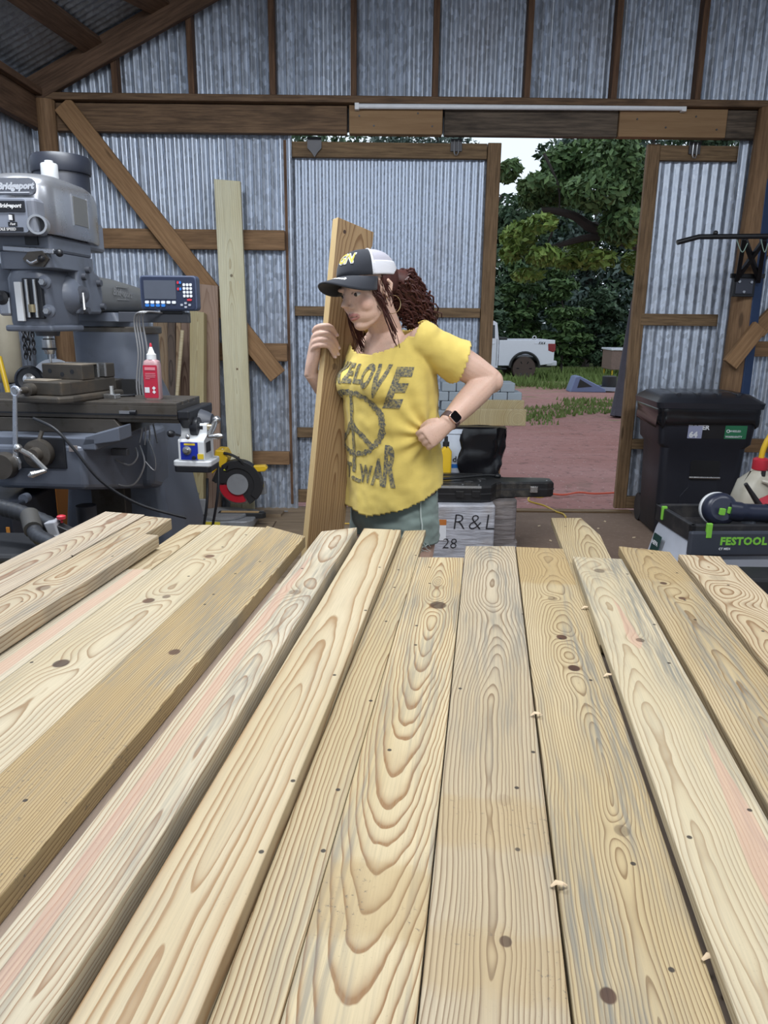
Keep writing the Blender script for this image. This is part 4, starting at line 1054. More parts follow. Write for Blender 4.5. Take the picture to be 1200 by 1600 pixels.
MB().box(hx-.16, hx-.085, -.74, -.56, 1.52, 1.66).build('feed_gearbox', MGREY, mill, .01)
MB().lathe([(.02, 0), (.028, .01), (.028, .035), (.012, .04)], (hx-.11, -.76, 1.525), (.1, -1, 0), 16).build('feed_knob', MBLK, mill)
MB().box(hx-.125, hx-.075, -.79, -.70, 1.455, 1.53).build('feed_bracket', MALU, mill, .01)
MB().tube(spline([(hx-.17, -.80, 1.66), (hx-.165, -.81, 1.59), (hx-.14, -.80, 1.545), (hx-.10, -.79, 1.535)], 5), .010, 10).build('feed_lever', MBLK, mill)
MB().tube([(hx-.165, -.80, 1.60), (hx-.17, -.81, 1.78)], .013, 10).build('lever_grip', MBLK, mill)
# gear housing
MB().loft([rect_ring(hx-.10, hx+.085, -.80, -.46, 1.635, .03), rect_ring(hx-.10, hx+.12, -.80, -.42, 1.64, .03), rect_ring(hx-.10, hx+.12, -.80, -.42, 1.70, .03)]).build('feed_housing', MGREY, mill, .004)
MB().prism([(-.05, 0), (-.025, -.026), (.03, -.03), (.055, 0), (.03, .03), (-.025, .026)], 0, .012, front(hx+.06, -.80, 1.672)).build('feed_plate', MIRON, mill)
MB().tube(spline([(hx+.035, -.825, 1.665), (hx+.055, -.83, 1.655), (hx+.08, -.83, 1.665)], 4), .006, 8).build('feed_handle', MSTL, mill)
MB().ball((hx+.095, -.83, 1.672), .013).build('handle_ball', MBLK, mill)
MB().box(hx-.125, hx+.12, -.79, -.44, 1.70, 1.765).build('gear_housing', MGREY, mill, .012)
MB().bar((hx-.07, -.80, 1.712), (hx+.135, -.80, 1.700), .014, .02).build('shift_bar', MALU, mill, .003)
MB().ball((hx+.155, -.80, 1.695), .015).build('shift_knob', MBLK, mill)
MB().bar((hx+.10, -.80, 1.70), (hx+.15, -.80, 1.695), .012, .012).build('shift_stem', MBLK, mill)
MB().box(hx+.02, hx+.07, -.80, -.78, 1.725, 1.76).build('gear_window', MBLK, mill)
MB().ball((hx+.05, -.80, 1.775), (.02, .008, .007), 10, 6).build('oil_cap', MSTL, mill)
# belt housing, rounded at the front, tail to the rear
def plan(wf, wb, y0, y1, cx, n=14):
    P = []
    for k in range(n+1):
        a = PI+PI*k/n; P.append((cx+wf*math.cos(a), y0+.10+.11*math.sin(a)))
    P += [(cx+wf*.98, -.45), (cx+wb, y1), (cx-wb, y1), (cx-wf*.98, -.45)]; return P
def plan_ring(s, z, dx=0): return [Vector((x*s+(1-s)*hx, (y+.5)*s-.5, z)) for x, y in plan(.142, .095, -.86, -.30, hx)]
MB().loft([plan_ring(.97, 1.765), plan_ring(1.0, 1.775), plan_ring(1.0, 1.93), plan_ring(.98, 1.955), plan_ring(.93, 1.972), plan_ring(.80, 1.985)]).build('belt_housing', MALU, mill)
MB().box(hx-.13, hx+.085, -.50, -.22, 1.74, 1.865).build('belt_housing_tail', plain('cast_grey_aluminium', (.24, .25, .28), .36, .5), mill, .015)
MB().box(hx+.1365, hx+.143, -.62, -.50, 1.82, 1.93).build('data_plate', plain('dull_nameplate', (.22, .215, .20), .4, .6), mill, .001)
for q in ((.150, -.635, -.63), (.150, -.50, -.495)): MB().box(hx+.136, hx+.145, q[1], q[2], 1.815, 1.935).build('plate_edge', MALU, mill)
yf = -.872
def fplate(x0, x1, z0, z1, y, mat, name, r=.006, d=.006, bev=.001):
    return MB().prism(rrect(x1-x0, z1-z0, r, 3), 0, d, front((x0+x1)/2, y, (z0+z1)/2)).build(name, mat, mill, bev)
fplate(hx-.135, hx+.062, 1.895, 1.955, yf+.012, plain('emblem_ground', (.20, .21, .24), .4, .5), 'emblem_plate', .02, .012)
lettering('emblem', 'Bridgeport', front(hx-.012, yf-.003, 1.925) @ Matrix.Rotation(.02, 4, 'Z'), plain('bright_emblem', (.72, .73, .76), .3, .6), mill, .032, .0018, .30)
MB().box(hx-.11, hx+.04, yf-.004, yf+.002, 1.901, 1.905).build('emblem_line', MC['bright_emblem'], mill)
MB().box(hx-.17, hx+.085, -.885, -.80, 1.755, 1.885).build('control_box', plain('control_grey', (.16, .17, .20), .45), mill, .012)
yc = -.886
fplate(hx-.165, hx+.055, 1.76, 1.88, yc, plain('control_face_grey', (.20, .22, .27), .45), 'control_face', .012, .004)
fplate(hx-.16, hx+.05, 1.832, 1.872, yc-.004, MBLK, 'name_panel', .003, .003)
lettering('control_name', 'Bridgeport', front(hx-.008, yc-.0085, 1.854), plain('white_print', (.72, .72, .72), .5), mill, .020, .0007, .3)
for x in (-.095, -.005):
    fplate(hx+x-.018, hx+x+.018, 1.782, 1.798, yc-.004, MBLK, 'speed_label', .002, .002)
    fplate(hx+x-.010, hx+x+.010, 1.800, 1.826, yc-.004, MBLK, 'switch_slot', .002, .002)
    fplate(hx+x-.004, hx+x+.006, 1.802, 1.820, yc-.012, MC['white_print'], 'switch_toggle', .001, .01)
    lettering('speed_word', 'Slow' if x < -.05 else 'Fast', front(hx+x, yc-.0072, 1.790), MC['white_print'], mill, .013, .0003, .3)
fplate(hx-.115, hx+.035, 1.764, 1.779, yc-.004, MBLK, 'speed_panel', .002, .002)
lettering('speed_name', 'SPINDLE SPEED', front(hx-.04, yc-.0072, 1.7715), MC['white_print'], mill, .014, .0003)
MB().lathe([(.036, 0), (.036, .05), (.028, .05), (.028, .02), (.001, .02)], (hx+.108, -.835, 1.79), (.25, -1, 0), 24).build('speed_dial', MALU, mill)
MB().cyl((hx+.1135, -.858, 1.79), (hx+.1145, -.862, 1.79), .027, n=24).build('dial_face', MBLK, mill)
# motor
mx, my = -.004, -.38
MB().lathe([(.112, 1.86), (.114, 1.90), (.114, 2.05), (.110, 2.06)], (mx, my, 0), n=40).build('motor_body', MNAVY, mill)
MB().lathe([(.120, 2.052), (.123, 2.06), (.123, 2.105), (.115, 2.122), (.05, 2.13)], (mx, my, 0), n=40).build('motor_cover', MNAVY, mill)
MB().lathe([(.033, 0), (.034, .01), (.033, .07), (.030, .074), (.018, .076), (.016, .085)], (.055, -.60, 1.98), n=20).build('oil_cup', plain('white_plastic', (.40, .41, .42), .55), mill)
MB().tube(spline([(hx-.10, -.42, 1.985), (hx-.10, -.42, 2.03), (hx-.07, -.42, 2.055), (hx-.03, -.40, 2.055)], 5), .016, 12).build('cable_gland', MBLK, mill)
# spindle, chuck and drill
MB().lathe([(.045, 1.375), (.05, 1.395)], (hx, -.66, 0), n=24).build('spindle_nose', MDARK, mill)
chk = MB().lathe([(.020, 1.36), (.020, 1.375)], (hx, -.66, 0), n=20); chk.lathe([(.018, 1.30), (.024, 1.315), (.026, 1.325), (.026, 1.36), (.020, 1.365)], (hx, -.66, 0), n=20); chk.build('drill_chuck', MSTL, mill)
MB().lathe([(.030, 1.318), (.030, 1.326)], (hx, -.66, 0), n=20).build('chuck_key_ring', MBLK, mill)
MB().cyl((hx, -.66, 1.21), (hx, -.66, 1.30), .0055, n=10).build('drill_bit', MSTL, mill)
# knee, saddle
kn = MB(); kn.prism([(-.98, .92), (-.18, .93), (-.18, .56), (-.42, .62), (-.80, .70), (-.98, .74)], -.19, .19, Matrix(((0, 0, 1, 0), (1, 0, 0, 0), (0, 1, 0, 0), (0, 0, 0, 1))))
kn.build('knee', MGREY, mill, .022, 3)
MB().prism([(-.42, .63), (-.18, .56), (-.18, .90), (-.36, .90)], -.24, .24, Matrix(((0, 0, 1, 0), (1, 0, 0, 0), (0, 1, 0, 0), (0, 0, 0, 1)))).build('knee_cheek', MGREY, mill, .03, 3)
MB().cyl((0, -.62, .07), (0, -.62, .62), .045, n=20).build('elevating_screw', MDARK, mill)
MB().lathe([(.10, .07), (.10, .12), (.06, .13)], (0, -.62, 0), n=24).build('screw_pedestal', MDARK, mill)
MB().box(-.22, .24, -.98, -.42, .935, .985).build('saddle_base', MGREY, mill, .006)
MB().prism([(-.30, .985), (.32, .985), (.27, 1.045), (-.26, 1.045)], -.86, -.46, Matrix(((1, 0, 0, 0), (0, 0, 1, 0), (0, 1, 0, 0), (0, 0, 0, 1)))).build('saddle', MIRON, mill, .004)
MB().prism([(.18, .95), (.34, .975), (.34, 1.03), (.20, .99)], -.98, -.86, Matrix(((1, 0, 0, 0), (0, 0, 1, 0), (0, 1, 0, 0), (0, 0, 0, 1)))).build('saddle_wing', MGREY, mill, .004)
MB().tube([(.03, -.99, 1.01), (.02, -1.0, .975)], .009, 8).build('saddle_lock', MIRON, mill)
# table with T slots
tx0, tx1, ty0, ty1, tz = -.70, ML(276, 640, -.72).x, -.86, -.56, 1.115
tb = MB(); tb.box(tx0, tx1, ty0, ty1, 1.048, tz-.012); tb.box(tx0, tx1, ty0+.02, ty1-.02, 1.03, 1.046)
edges = [ty0]
for c in (-.785, -.71, -.635): edges += [c-.009, c+.009]
edges.append(ty1)
for a, b in zip(edges[0::2], edges[1::2]): tb.box(tx0, tx1, a, b, tz-.0125, tz)
tb.build('table', MIRON, mill, .002)
MB().box(tx0, tx1, ty0-.004, ty0, 1.062, 1.068).build('table_groove', MBLK, mill)
MB().box(.30, .345, ty0-.016, ty0-.004, 1.070, 1.082).build('table_stop', MSTL, mill); MB().cyl((.345, ty0-.012, 1.076), (.37, ty0-.012, 1.076), .010, n=10).build('stop_knob', MBLK, mill)
# right-hand end: bearing bracket, power feed and crank
MB().prism([(-.86, 1.085), (-.54, 1.085), (-.54, 1.05), (-.60, 1.0), (-.70, .988), (-.80, 1.0), (-.86, 1.05)], tx1, tx1+.05, Matrix(((0, 0, 1, 0), (1, 0, 0, 0), (0, 1, 0, 0), (0, 0, 0, 1)))).build('end_bracket', MBLK, mill, .006)
PFW = plain('power_feed_white', (.66, .68, .70), .4, 0, .05); py_ = -.71; pz = 1.02
MB().lathe([(.055, 0), (.045, .03), (.035, .05)], (tx1+.05, py_, pz), (1, 0, 0), 24).build('bearing_cone', MDARK, mill)
pf = empty('power_feed', (0, 0, 0)); pf.parent = mill; WM[pf.name] = WM[mill.name]; pf['label'] = 'white table power feed with a blue control face'
x0 = tx1+.055
MB().loft([[Vector((x, y, z)) for y, z in ((py_-.075, .86), (py_+.075, .86), (py_+.075, .965), (py_+.02, .985), (py_+.02, 1.04), (py_-.02, 1.04), (py_-.02, .985), (py_-.075, .965))] for x in (x0, x0+.13)], smooth=False).build('feed_body', PFW, pf, .008)
MB().prism(rrect(.19, .17, .02), .835, .862, Matrix.Translation((x0+.065, py_, 0))).build('feed_tray', PFW, pf, .004)
MB().prism(rrect(.185, .165, .02), .805, .835, Matrix.Translation((x0+.065, py_, 0))).build('feed_gearcase', MBLK, pf, .004)
yf2 = py_-.0765
def pfp(xa, xb, za, zb, mat, name, d=.002): return MB().prism(rrect(xb-xa, zb-za, .002, 2), 0, d, front((xa+xb)/2, yf2, (za+zb)/2)).build(name, mat, pf)
pfp(x0+.012, x0+.098, .868, .955, plain('royal_blue_print', (.012, .03, .36), .35), 'control_face')
pfp(x0+.095, x0+.125, .873, .898, plain('yellow_label', (.72, .52, .03), .5), 'warning_label', .003)
pfp(x0+.03, x0+.085, .940, .950, MC['yellow_label'], 'speed_arc', .003)
MB().lathe([(.022, 0), (.022, .008), (.012, .010), (.010, .022)], (x0+.045, yf2-.001, .915), (0, -1, 0), 20).build('speed_knob', MSTL, pf)
MB().lathe([(.010, 0), (.009, .012)], (x0+.078, yf2-.001, .880), (0, -1, 0), 14).build('fuse_cap', MBLK, pf)
MB().ball((x0+.055, yf2-.01, .982), (.012, .008, .012)).build('feed_button', MSTL, pf)
MB().tube([(x0+.01, yf2+.01, .985), (x0-.012, yf2-.035, 1.0)], [.006, .006], 8).build('direction_lever', MBLK, pf)
MB().lathe([(.006, 0), (.016, .012), (.018, .03), (.010, .042)], (x0-.004, yf2-.02, .995), (-.55, -.75, .25), 14).build('lever_knob', MBLK, pf)
pfr = MB().box(x0+.131, x0+.133, py_-.05, py_+.02, .90, .95); pfr.build('rating_plate', MBLK, pf)
MB().lathe([(.045, 0), (.048, .008), (.048, .035), (.030, .04), (.022, .045), (.022, .06)], (x0+.06-.01, py_, pz), (1, 0, 0), 24).build('dial_collar', MBLK, pf)
MB().cyl((x0+.10, py_, pz), (x0+.15, py_, pz), .016, n=14).build('crank_shaft', plain('brass_bright', (.60, .50, .32), .3, .9), pf)
MB().tube([(x0+.155, py_+.05, pz+.025), (x0+.155, py_, pz), (x0+.155, py_-.07, pz-.035)], [.012, .016, .011], 10).build('crank_arm', MSTL, pf)
MB().ball((x0+.158, py_+.055, pz+.03), .021).build('crank_ball', MSTL, pf)
MB().lathe([(.009, 0), (.012, .02), (.016, .05), (.010, .068), (.002, .07)], (x0+.155, py_-.07, pz-.035), (1, 0, .05), 14).build('crank_handle', MSTL, pf)
# cross-feed dial and knee crank at the front
MB().box(-.10, .09, -.99, -.975, .79, .915).build('dial_plate', MBLK, mill, .004)
MB().lathe([(.052, 0), (.056, .01), (.056, .045), (.030, .05), (.026, .08)], (-.005, -.985, .855), (0, -1, 0), 28).build('crossfeed_dial', MIRON, mill)
MB().tube([(-.005, -1.065, .855), (.05, -1.07, .80)], .010, 8).build('crossfeed_arm', MSTL, mill); MB().lathe([(.008, 0), (.011, .03), (.016, .055), (.004, .068)], (.05, -1.07, .80), (-.7, -.5, -.2), 12).build('crossfeed_grip', MSTL, mill)
MB().ball((-.055, -1.07, .885), .018).build('crossfeed_ball', MSTL, mill); MB().tube([(-.005, -1.065, .855), (-.055, -1.07, .885)], .010, 8).build('crossfeed_arm', MSTL, mill)
MB().lathe([(.05, 0), (.055, .02), (.05, .06)], (-.16, -.97, .80), (0, -1, 0), 24).build('knee_dial', MIRON, mill)
MB().tube([(-.09, -1.0, .665), (-.135, -1.02, .585)], [.012, .009], 10).build('knee_crank', MGREY, mill); MB().cyl((-.09, -1.015, .668), (-.09, -.985, .668), .020, n=16).build('crank_hub', MGREY, mill)
fplate(.105, .14, .86, .885, -.982, plain('small_silver_plate', (.42, .36, .34), .4, .4), 'maker_plate', .002, .003)
# position-readout: display on an arm, sensor and cables
rd = empty('position_readout', (0, 0, 0)); rd.parent = mill; WM[rd.name] = WM[mill.name]; rd['label'] = 'dark blue digital readout box with keypad'
q0 = ML(217, 430, -.35); q1 = ML(309, 486, -.35); cx_, cz_ = (q0.x+q1.x)/2, (q0.z+q1.z)/2; w_, h_ = q1.x-q0.x, q0.z-q1.z
def dp(x0, x1, z0, z1, y, mat, name, r=.004, d=.003):
    return MB().prism(rrect((x1-x0)*w_, (z1-z0)*h_, r, 3), 0, d, front(cx_+((x0+x1)/2-.5)*w_, y, cz_+((z0+z1)/2-.5)*h_)).build(name, mat, rd)
MB().prism(rrect(w_, h_, .016, 4), -.05, 0, front(cx_, -.35, cz_)).build('display_case', plain('readout_navy', (.045, .06, .11), .4), rd, .005)
dp(.035, .965, .05, .95, -.35, plain('readout_face', (.020, .027, .055), .35), 'display_bezel', .01, .004)
dp(.08, .64, .33, .86, -.354, plain('readout_glass', (.075, .085, .11), .12), 'display_screen', .003, .002)
KW = plain('white_key', (.66, .68, .72), .45); KB = plain('blue_key', (.03, .17, .55), .4); KR = plain('red_key', (.52, .03, .05), .4)
for i in range(6): dp(.085+.095*i, .155+.095*i, .20, .28, -.354, KW, 'key')
for i in range(4): dp(.085+.095*i, .155+.095*i, .11, .19, -.354, KB, 'key')
for r_ in range(4):
    for c2 in range(3): dp(.765+.058*c2, .81+.058*c2, .70-.105*r_, .78-.105*r_, -.354, KW, 'key')
for r_ in range(2):
    dp(.665, .70, .76-.18*r_, .84-.18*r_, -.354, KR, 'key'); dp(.705, .74, .76-.18*r_, .84-.18*r_, -.354, KB, 'key')
dp(.83, .915, .285, .345, -.354, KR, 'key')
for (a, b) in ((.80, .22), (.73, .17), (.87, .17), (.80, .11)): dp(a-.022, a+.022, b-.03, b+.03, -.354, plain('grey_key', (.35, .37, .42), .5), 'key', .003)
MB().bar((.15, -.31, 1.455), (cx_+w_*.30, -.31, 1.455), .03, .045).build('readout_arm', MDARK, rd, .003)
MB().box(cx_-.05, cx_+.05, -.33, -.29, 1.47, 1.49).build('arm_clamp', MBLK, rd, .003)
CAB = plain('silver_braided_cable', (.33, .33, .34), .4, .5); k = 0
for dx, zb in ((-.03, .0), (-.018, -.01), (-.005, .01), (.012, .0)):
    c0 = ML(212, 500, -.45); c1 = ML(222, 610, -.40); MB().tube(spline([Vector((cx_-.04, -.33, 1.475)), Vector((c0.x+.03+dx*.6, -.42, 1.478)), Vector((c0.x+dx*.9, -.40, 1.44)), Vector((c0.x+.006+dx, -.39, 1.30)), Vector((c1.x+dx, -.385, 1.15)), Vector((c1.x+.02+dx*1.2, -.385, .99)), Vector((c1.x+.03+dx*2, -.40, .90+zb))], 6), .0038, 6).build('sensor_cable', CAB, rd)
MB().tube(spline([(.29, -.53, .91), (.31, -.54, .83), (.26, -.55, .74), (.18, -.55, .74), (.125, -.56, .82)], 7), .004, 6).build('sensor_cable', CAB, rd)
MB().tube(spline([(.27, -.53, .90), (.28, -.54, .86), (.24, -.55, .825), (.16, -.56, .87)], 6), .004, 6).build('sensor_cable', CAB, rd)
MB().tube(spline([(.33, -.53, .94), (.355, -.53, .86), (.35, -.53, .80), (.31, -.53, .84)], 6), .0025, 6).build('sensor_cable', CAB, rd)
SCB = plain('scale_bracket_grey', (.10, .10, .11), .4, .4)
MB().box(.12, .26, -.60, -.57, .875, .905).build('linear_scale', SCB, rd, .002); MB().box(.13, .175, -.615, -.595, .85, .94).build('reader_head', SCB, rd, .002)
MB().box(.07, .115, -.63, -.60, .79, .86).build('reader_bracket', SCB, rd, .002); MB().box(.02, .085, -.62, -.60, .835, .862).build('reader_bracket', SCB, rd, .002)
# lubrication hose slung over the knee
MB().tube(spline([(-.03, -.98, .99), (.06, -1.0, .955), (.13, -1.0, .88), (.22, -.97, .74), (.34, -.9, .63), (.50, -.8, .55)], 8), .006, 8).build('lube_hose', MBLK, mill)
for (a, b) in (((.70, -.72, .81), 0), ((.745, -.70, .86), 1)):
    a = Vector(a); MB().tube(spline([a, a+Vector((.0, -.03, -.12)), a+Vector((-.04, -.02, -.3)), a+Vector((-.10, .02, -.55)), Vector((a.x-.12, a.y+.05, .02)), Vector((a.x-.4, a.y+.4, .012))], 7), .006, 8).build('power_cord', MBLK, mill)

HEADP = {'head_swivel', 'worm_boss', 'worm_crank', 'quill_housing', 'housing_bulge', 'quill_slot', 'depth_screw', 'stop_nut', 'depth_scale', 'clamp_boss', 'clamp_nut', 'housing_foot', 'feed_gearbox', 'feed_knob', 'feed_bracket', 'feed_lever', 'lever_grip', 'feed_housing', 'feed_plate', 'feed_handle', 'handle_ball', 'gear_housing', 'shift_bar', 'shift_knob', 'shift_stem', 'gear_window', 'oil_cap', 'belt_housing', 'belt_housing_tail', 'data_plate', 'plate_edge', 'emblem_plate', 'emblem', 'emblem_line', 'control_box', 'control_face', 'name_panel', 'control_name', 'speed_label', 'switch_slot', 'switch_toggle', 'speed_word', 'speed_panel', 'speed_name', 'speed_dial', 'dial_face', 'motor_body', 'motor_cover', 'oil_cup', 'cable_gland', 'spindle_nose', 'drill_chuck', 'chuck_key_ring', 'drill_bit'}
for c in mill.children:
    if c.name.split('.')[0] in HEADP and not (c.name.split('.')[0] == 'emblem_line' and c.data.vertices[0].co.x > .1): c.location = (-.065, .09, 0)
for c in mill.children:
    n_ = c.name.split('.')[0]
    if n_ in ('emblem_plate', 'emblem') or (n_ == 'emblem_line' and c.data.vertices[0].co.x < .1): c.location.x += .058
    elif n_ in ('control_box', 'control_face', 'name_panel', 'control_name', 'speed_label', 'switch_slot', 'switch_toggle', 'speed_word', 'speed_panel', 'speed_name'): c.location.x += .035
    elif n_ in ('quill_slot', 'depth_screw', 'stop_nut', 'depth_scale'): c.location.x += .045
    elif n_ in ('clamp_boss', 'clamp_nut'): c.location.x += .02
RAMP = {'ram', 'ram_emblem', 'ram_adapter', 'bolt', 'ram_saddle', 'turret'}
TABP = {'saddle_base', 'saddle', 'saddle_wing', 'saddle_lock', 'table', 'table_groove', 'table_stop', 'stop_knob', 'end_bracket', 'bearing_cone', 'power_feed', 'power_cord'}
KNEEP = {'knee', 'knee_cheek', 'elevating_screw', 'screw_pedestal'}; DIALP = {'dial_plate', 'crossfeed_dial', 'crossfeed_arm', 'crossfeed_grip', 'crossfeed_ball', 'knee_dial', 'knee_crank', 'crank_hub', 'maker_plate', 'lube_hose'}
for c in mill.children:
    n_ = c.name.split('.')[0]
    if n_ in RAMP or (n_ == 'emblem_line' and c.data.vertices[0].co.x > .1): c.location = (-.045, 0, 0)
    elif n_ == 'power_cord': c.location = (-.085, .10, -.02)
    elif n_ in TABP: c.location = (0, .14, .005)
    elif n_ in KNEEP: c.location = (0, .13, .04 if n_.startswith('knee') else 0)
    elif n_ in DIALP: c.location = (.03, .13, .075)
Sm = Matrix.Translation((x0, py_, pz)) @ Matrix.Scale(.84, 4) @ Matrix.Translation((-x0, -py_, -pz))
for c in pf.children: c.data.transform(Sm)
pf.location = (-.06, .06, -.005)
# ---- on the table: vise, wrench, bottle
def mill_thing(name, x, y, z, rz, label, cat):
    p = WM[mill.name] @ Vector((x, y, z)); return empty(name, p, MPHI+rz, label, cat)
VI = plain('vise_iron', (.075, .066, .056), .5, .5, .2, 12, dirt=(.18, .13, .08), dirt_amt=.4, dsc=9); VT = plain('vise_ground_top', (.30, .255, .20), .5, .4)
VX = ML(33, 617, -.84).x+.108; tz = 1.12; MTY = -.575
vi = mill_thing('machine_vise', VX, MTY, tz, math.radians(-12), 'dark cast-iron machine vise clamped on the mill table', 'vise')
MB().prism([(-.125, -.26), (.10, -.26), (.125, -.20), (.125, .14), (-.125, .14)], 0, .028).build('swivel_base', VI, vi, .008)
MB().prism([(-.10, -.22), (.085, -.22), (.10, -.18), (.10, .12), (-.10, .12)], .028, .085).build('vise_body', VI, vi, .006)
MB().box(-.10, .10, -.10, -.02, .085, .145).build('moving_jaw', VI, vi, .003)
MB().box(-.098, .098, -.10, .0, .1452, .149).build('jaw_top', VT, vi, .001)
MB().box(-.10, .10, .06, .12, .085, .145).build('fixed_jaw', VI, vi, .004)
MB().box(-.101, .101, .0, .012, .09, .148).build('jaw_plate', MSTL, vi, .001); MB().box(-.101, .101, .048, .06, .09, .148).build('jaw_plate', MSTL, vi, .001)
MB().box(-.095, .02, -.215, -.13, .0852, .089).build('slide_way', VT, vi, .001)
for x in (-.06, .0, .05): MB().cyl((x, -.1005, .118-.012*(x == 0)), (x, -.094, .118-.012*(x == 0)), .010, n=14).build('jaw_bolt_hole', MBLK, vi)
MB().lathe([(.026, 0), (.026, .03), (.014, .034), (.012, .075)], (-.055, -.22, .052), (0, -1, 0), 18).build('screw_nose', MIRON, vi)
MB().cyl((-.055, -.29, .052), (-.055, -.318, .052), .014, n=6).build('hex_drive', MSTL, vi)
for s_ in (-1, 1):
    MB().box(s_*.125, s_*.185, -.01, .03, .0, .02).build('clamp_lug', MSTL, vi, .003); MB().cyl((s_*.155, .01, .02), (s_*.155, .01, .055), .010, n=6).build('clamp_stud', MSTL, vi)
wr_ = mill_thing('combination_wrench', VX, MTY, tz, math.radians(-12), 'long steel wrench hanging from the vise screw', 'wrench')
WST = plain('wrench_chrome', (.62, .64, .68), .28, .85)
wp = Vector((-.055, -.312, .052))
MB().tube([wp+Vector((math.cos(2*PI*k/24)*.0175, 0, math.sin(2*PI*k/24)*.0175)) for k in range(24)], .006, 8, closed=True).build('ring_end', WST, wr_)
MB().loft([[Vector((c.x+a, c.y+b, c.z)) for a, b in rrect(w, .009, .003, 2)] for c, w in ((wp+Vector((-.002, -.002, -.018)), .018), (wp+Vector((-.012, -.004, -.10)), .020), (wp+Vector((-.030, -.006, -.265)), .024))]).build('shank', WST, wr_)
jw = []
for k in range(17):
    a = math.radians(-60+300*k/16)+math.radians(0); jw.append((.026*math.cos(a+PI/2+1.05-.5), .026*math.sin(a+PI/2+1.05-.5)))
# open jaw drawn as a C
P_ = [(-.028, -.006), (-.022, -.030), (-.010, -.034), (-.010, -.010), (-.004, -.002), (.006, -.002), (.012, -.010), (.012, -.034), (.024, -.028), (.029, -.004), (.022, .018), (.010, .028), (-.010, .028), (-.022, .016)]
MB().prism(P_, -.005, .005, Matrix.Translation(wp+Vector((-.036, -.006, -.288))) @ FRONT @ Matrix.Rotation(.1, 4, 'Z')).build('open_jaw', WST, wr_, .002)
for o_ in (vi, wr_): o_.scale = (.98, .98, .98)
bt = mill_thing('oil_bottle', .40, -.60, tz, 0, 'red and white plastic cutting-oil bottle on the mill table', 'bottle')
bt_c = ML(241, 623, -.58); bt.location = WM[mill.name] @ Vector((bt_c.x, -.58, tz)); WM[bt.name] = Matrix.Translation(bt.location) @ Matrix.Rotation(MPHI, 4, 'Z')
def rring(w, d, z, r): return [Vector((a, b, z)) for a, b in rrect(w, d, r, 4)]
MB().loft([rring(.064, .046, 0, .012), rring(.068, .048, .006, .014), rring(.068, .048, .145, .016), rring(.062, .044, .158, .016), rring(.03, .03, .168, .014)]).build('bottle_body', plain('translucent_red_oil', (.42, .25, .26), .35), bt)
MB().prism(rrect(.060, .135, .004), 0, .002, front(0, -.0242, .075)).build('label_panel', plain('red_label', (.42, .018, .045), .4), bt)
for (x, z, w, h) in ((-.0, .128, .045, .012), (0, .108, .044, .003), (0, .101, .046, .003), (0, .094, .042, .003), (-.012, .087, .02, .003)):
    MB().prism(rrect(w, h, .001, 1), 0, .0008, front(x, -.0264, z)).build('label_print', plain('pink_print', (.60, .20, .24), .5), bt)
MB().prism(rrect(.020, .022, .001, 1), 0, .0008, front(-.017, -.0264, .040)).build('label_print', KW, bt)
for z in (.048, .032): MB().prism([(0, .008), (-.008, 0), (0, -.008), (.008, 0)], 0, .0008, front(.012, -.0264, z)).build('hazard_diamond', KW, bt)
MB().lathe([(.020, .165), (.020, .186), (.014, .190), (.006, .215), (.004, .218)], n=20).build('spout_cap', plain('white_cap', (.72, .73, .74), .4), bt)
MB().lathe([(.0055, .212), (.0055, .224), (.003, .232)], n=12).build('spout_tip', KR, bt)
al = mill_thing('hex_key', .24, -.52, tz, .5, 'small black hex key lying on the mill table', 'tool')
MB().tube([(-.05, 0, .006), (.03, 0, .006), (.036, .006, .006), (.036, .02, .006)], .0055, 6).build('key_shaft', MBLK, al)
# ------------------------------------------------------------------ left side: leaning lumber, mitre saw, hoses and clutter
def lean(name, label, tl, tr, bot_dx, y_top, y_bot, thick, mat, cat='board', group=None, zbot=.012):
    """plank leaning on the wall: top corners in the picture at depth y_top, foot at depth y_bot"""
    A = onY(*tl, y_top); Bp = onY(*tr, y_top); w = (Bp-A).length; top = (A+Bp)/2
    bot = Vector((top.x+bot_dx, y_bot, zbot)); d = (top-bot).normalized(); L = (top-bot).length
    x = Vector((1, 0, 0)); x = (x-d*x.dot(d)).normalized(); n = x.cross(d).normalized()
    if n.y > 0: n = -n
    Mr = Matrix((x, d, x.cross(d))).transposed().to_4x4(); Mr.translation = (top+bot)/2
    o = MB().prism([(-w/2, -L/2), (w/2, -L/2), (w/2, L/2-.01), (-w/2, L/2+.004)], -thick/2, thick/2).build(name, mat, None, bevel=.003)
    o.matrix_world = Mr; WM[o.name] = Mr; tag(o, label, cat, group); return o
def lumber(name, seed, light, dark, **k): return board_wood(name, seed, light, dark, holes=False, **k)
lean('pine_plank', 'tall pale pine plank leaning against the corrugated wall', (335, 279), (376, 284), .03, WALL-.13, WALL-.19, .04,
     lumber('pale_plank_wood', 31, (.86, .78, .52), (.66, .55, .32), sp=.012, zd=.03, amp=.05, blue=.15, strength=.5, knots=((.0, .55, .010, .7), (.01, -.1, .009, .9), (-.01, -.75, .010, .9))))
lean('hardwood_plank', 'pinkish rough plank leaning behind the readout box', (305, 442), (341, 447), -.02, WALL-.15, WALL-.30, .04,
     lumber('pinkish_plank_wood', 32, (.42, .28, .20), (.30, .18, .12), sp=.014, zd=.05, amp=.05, blue=0, strength=.5))
lean('post_timber', 'short yellowish square post leaning in front of the pink plank', (299, 487), (321, 487), -.03, WALL-.24, WALL-.45, .09,
     lumber('yellow_post_wood', 33, (.55, .45, .24), (.40, .29, .13), sp=.008, zd=.03, amp=.04, blue=.3, strength=.6))
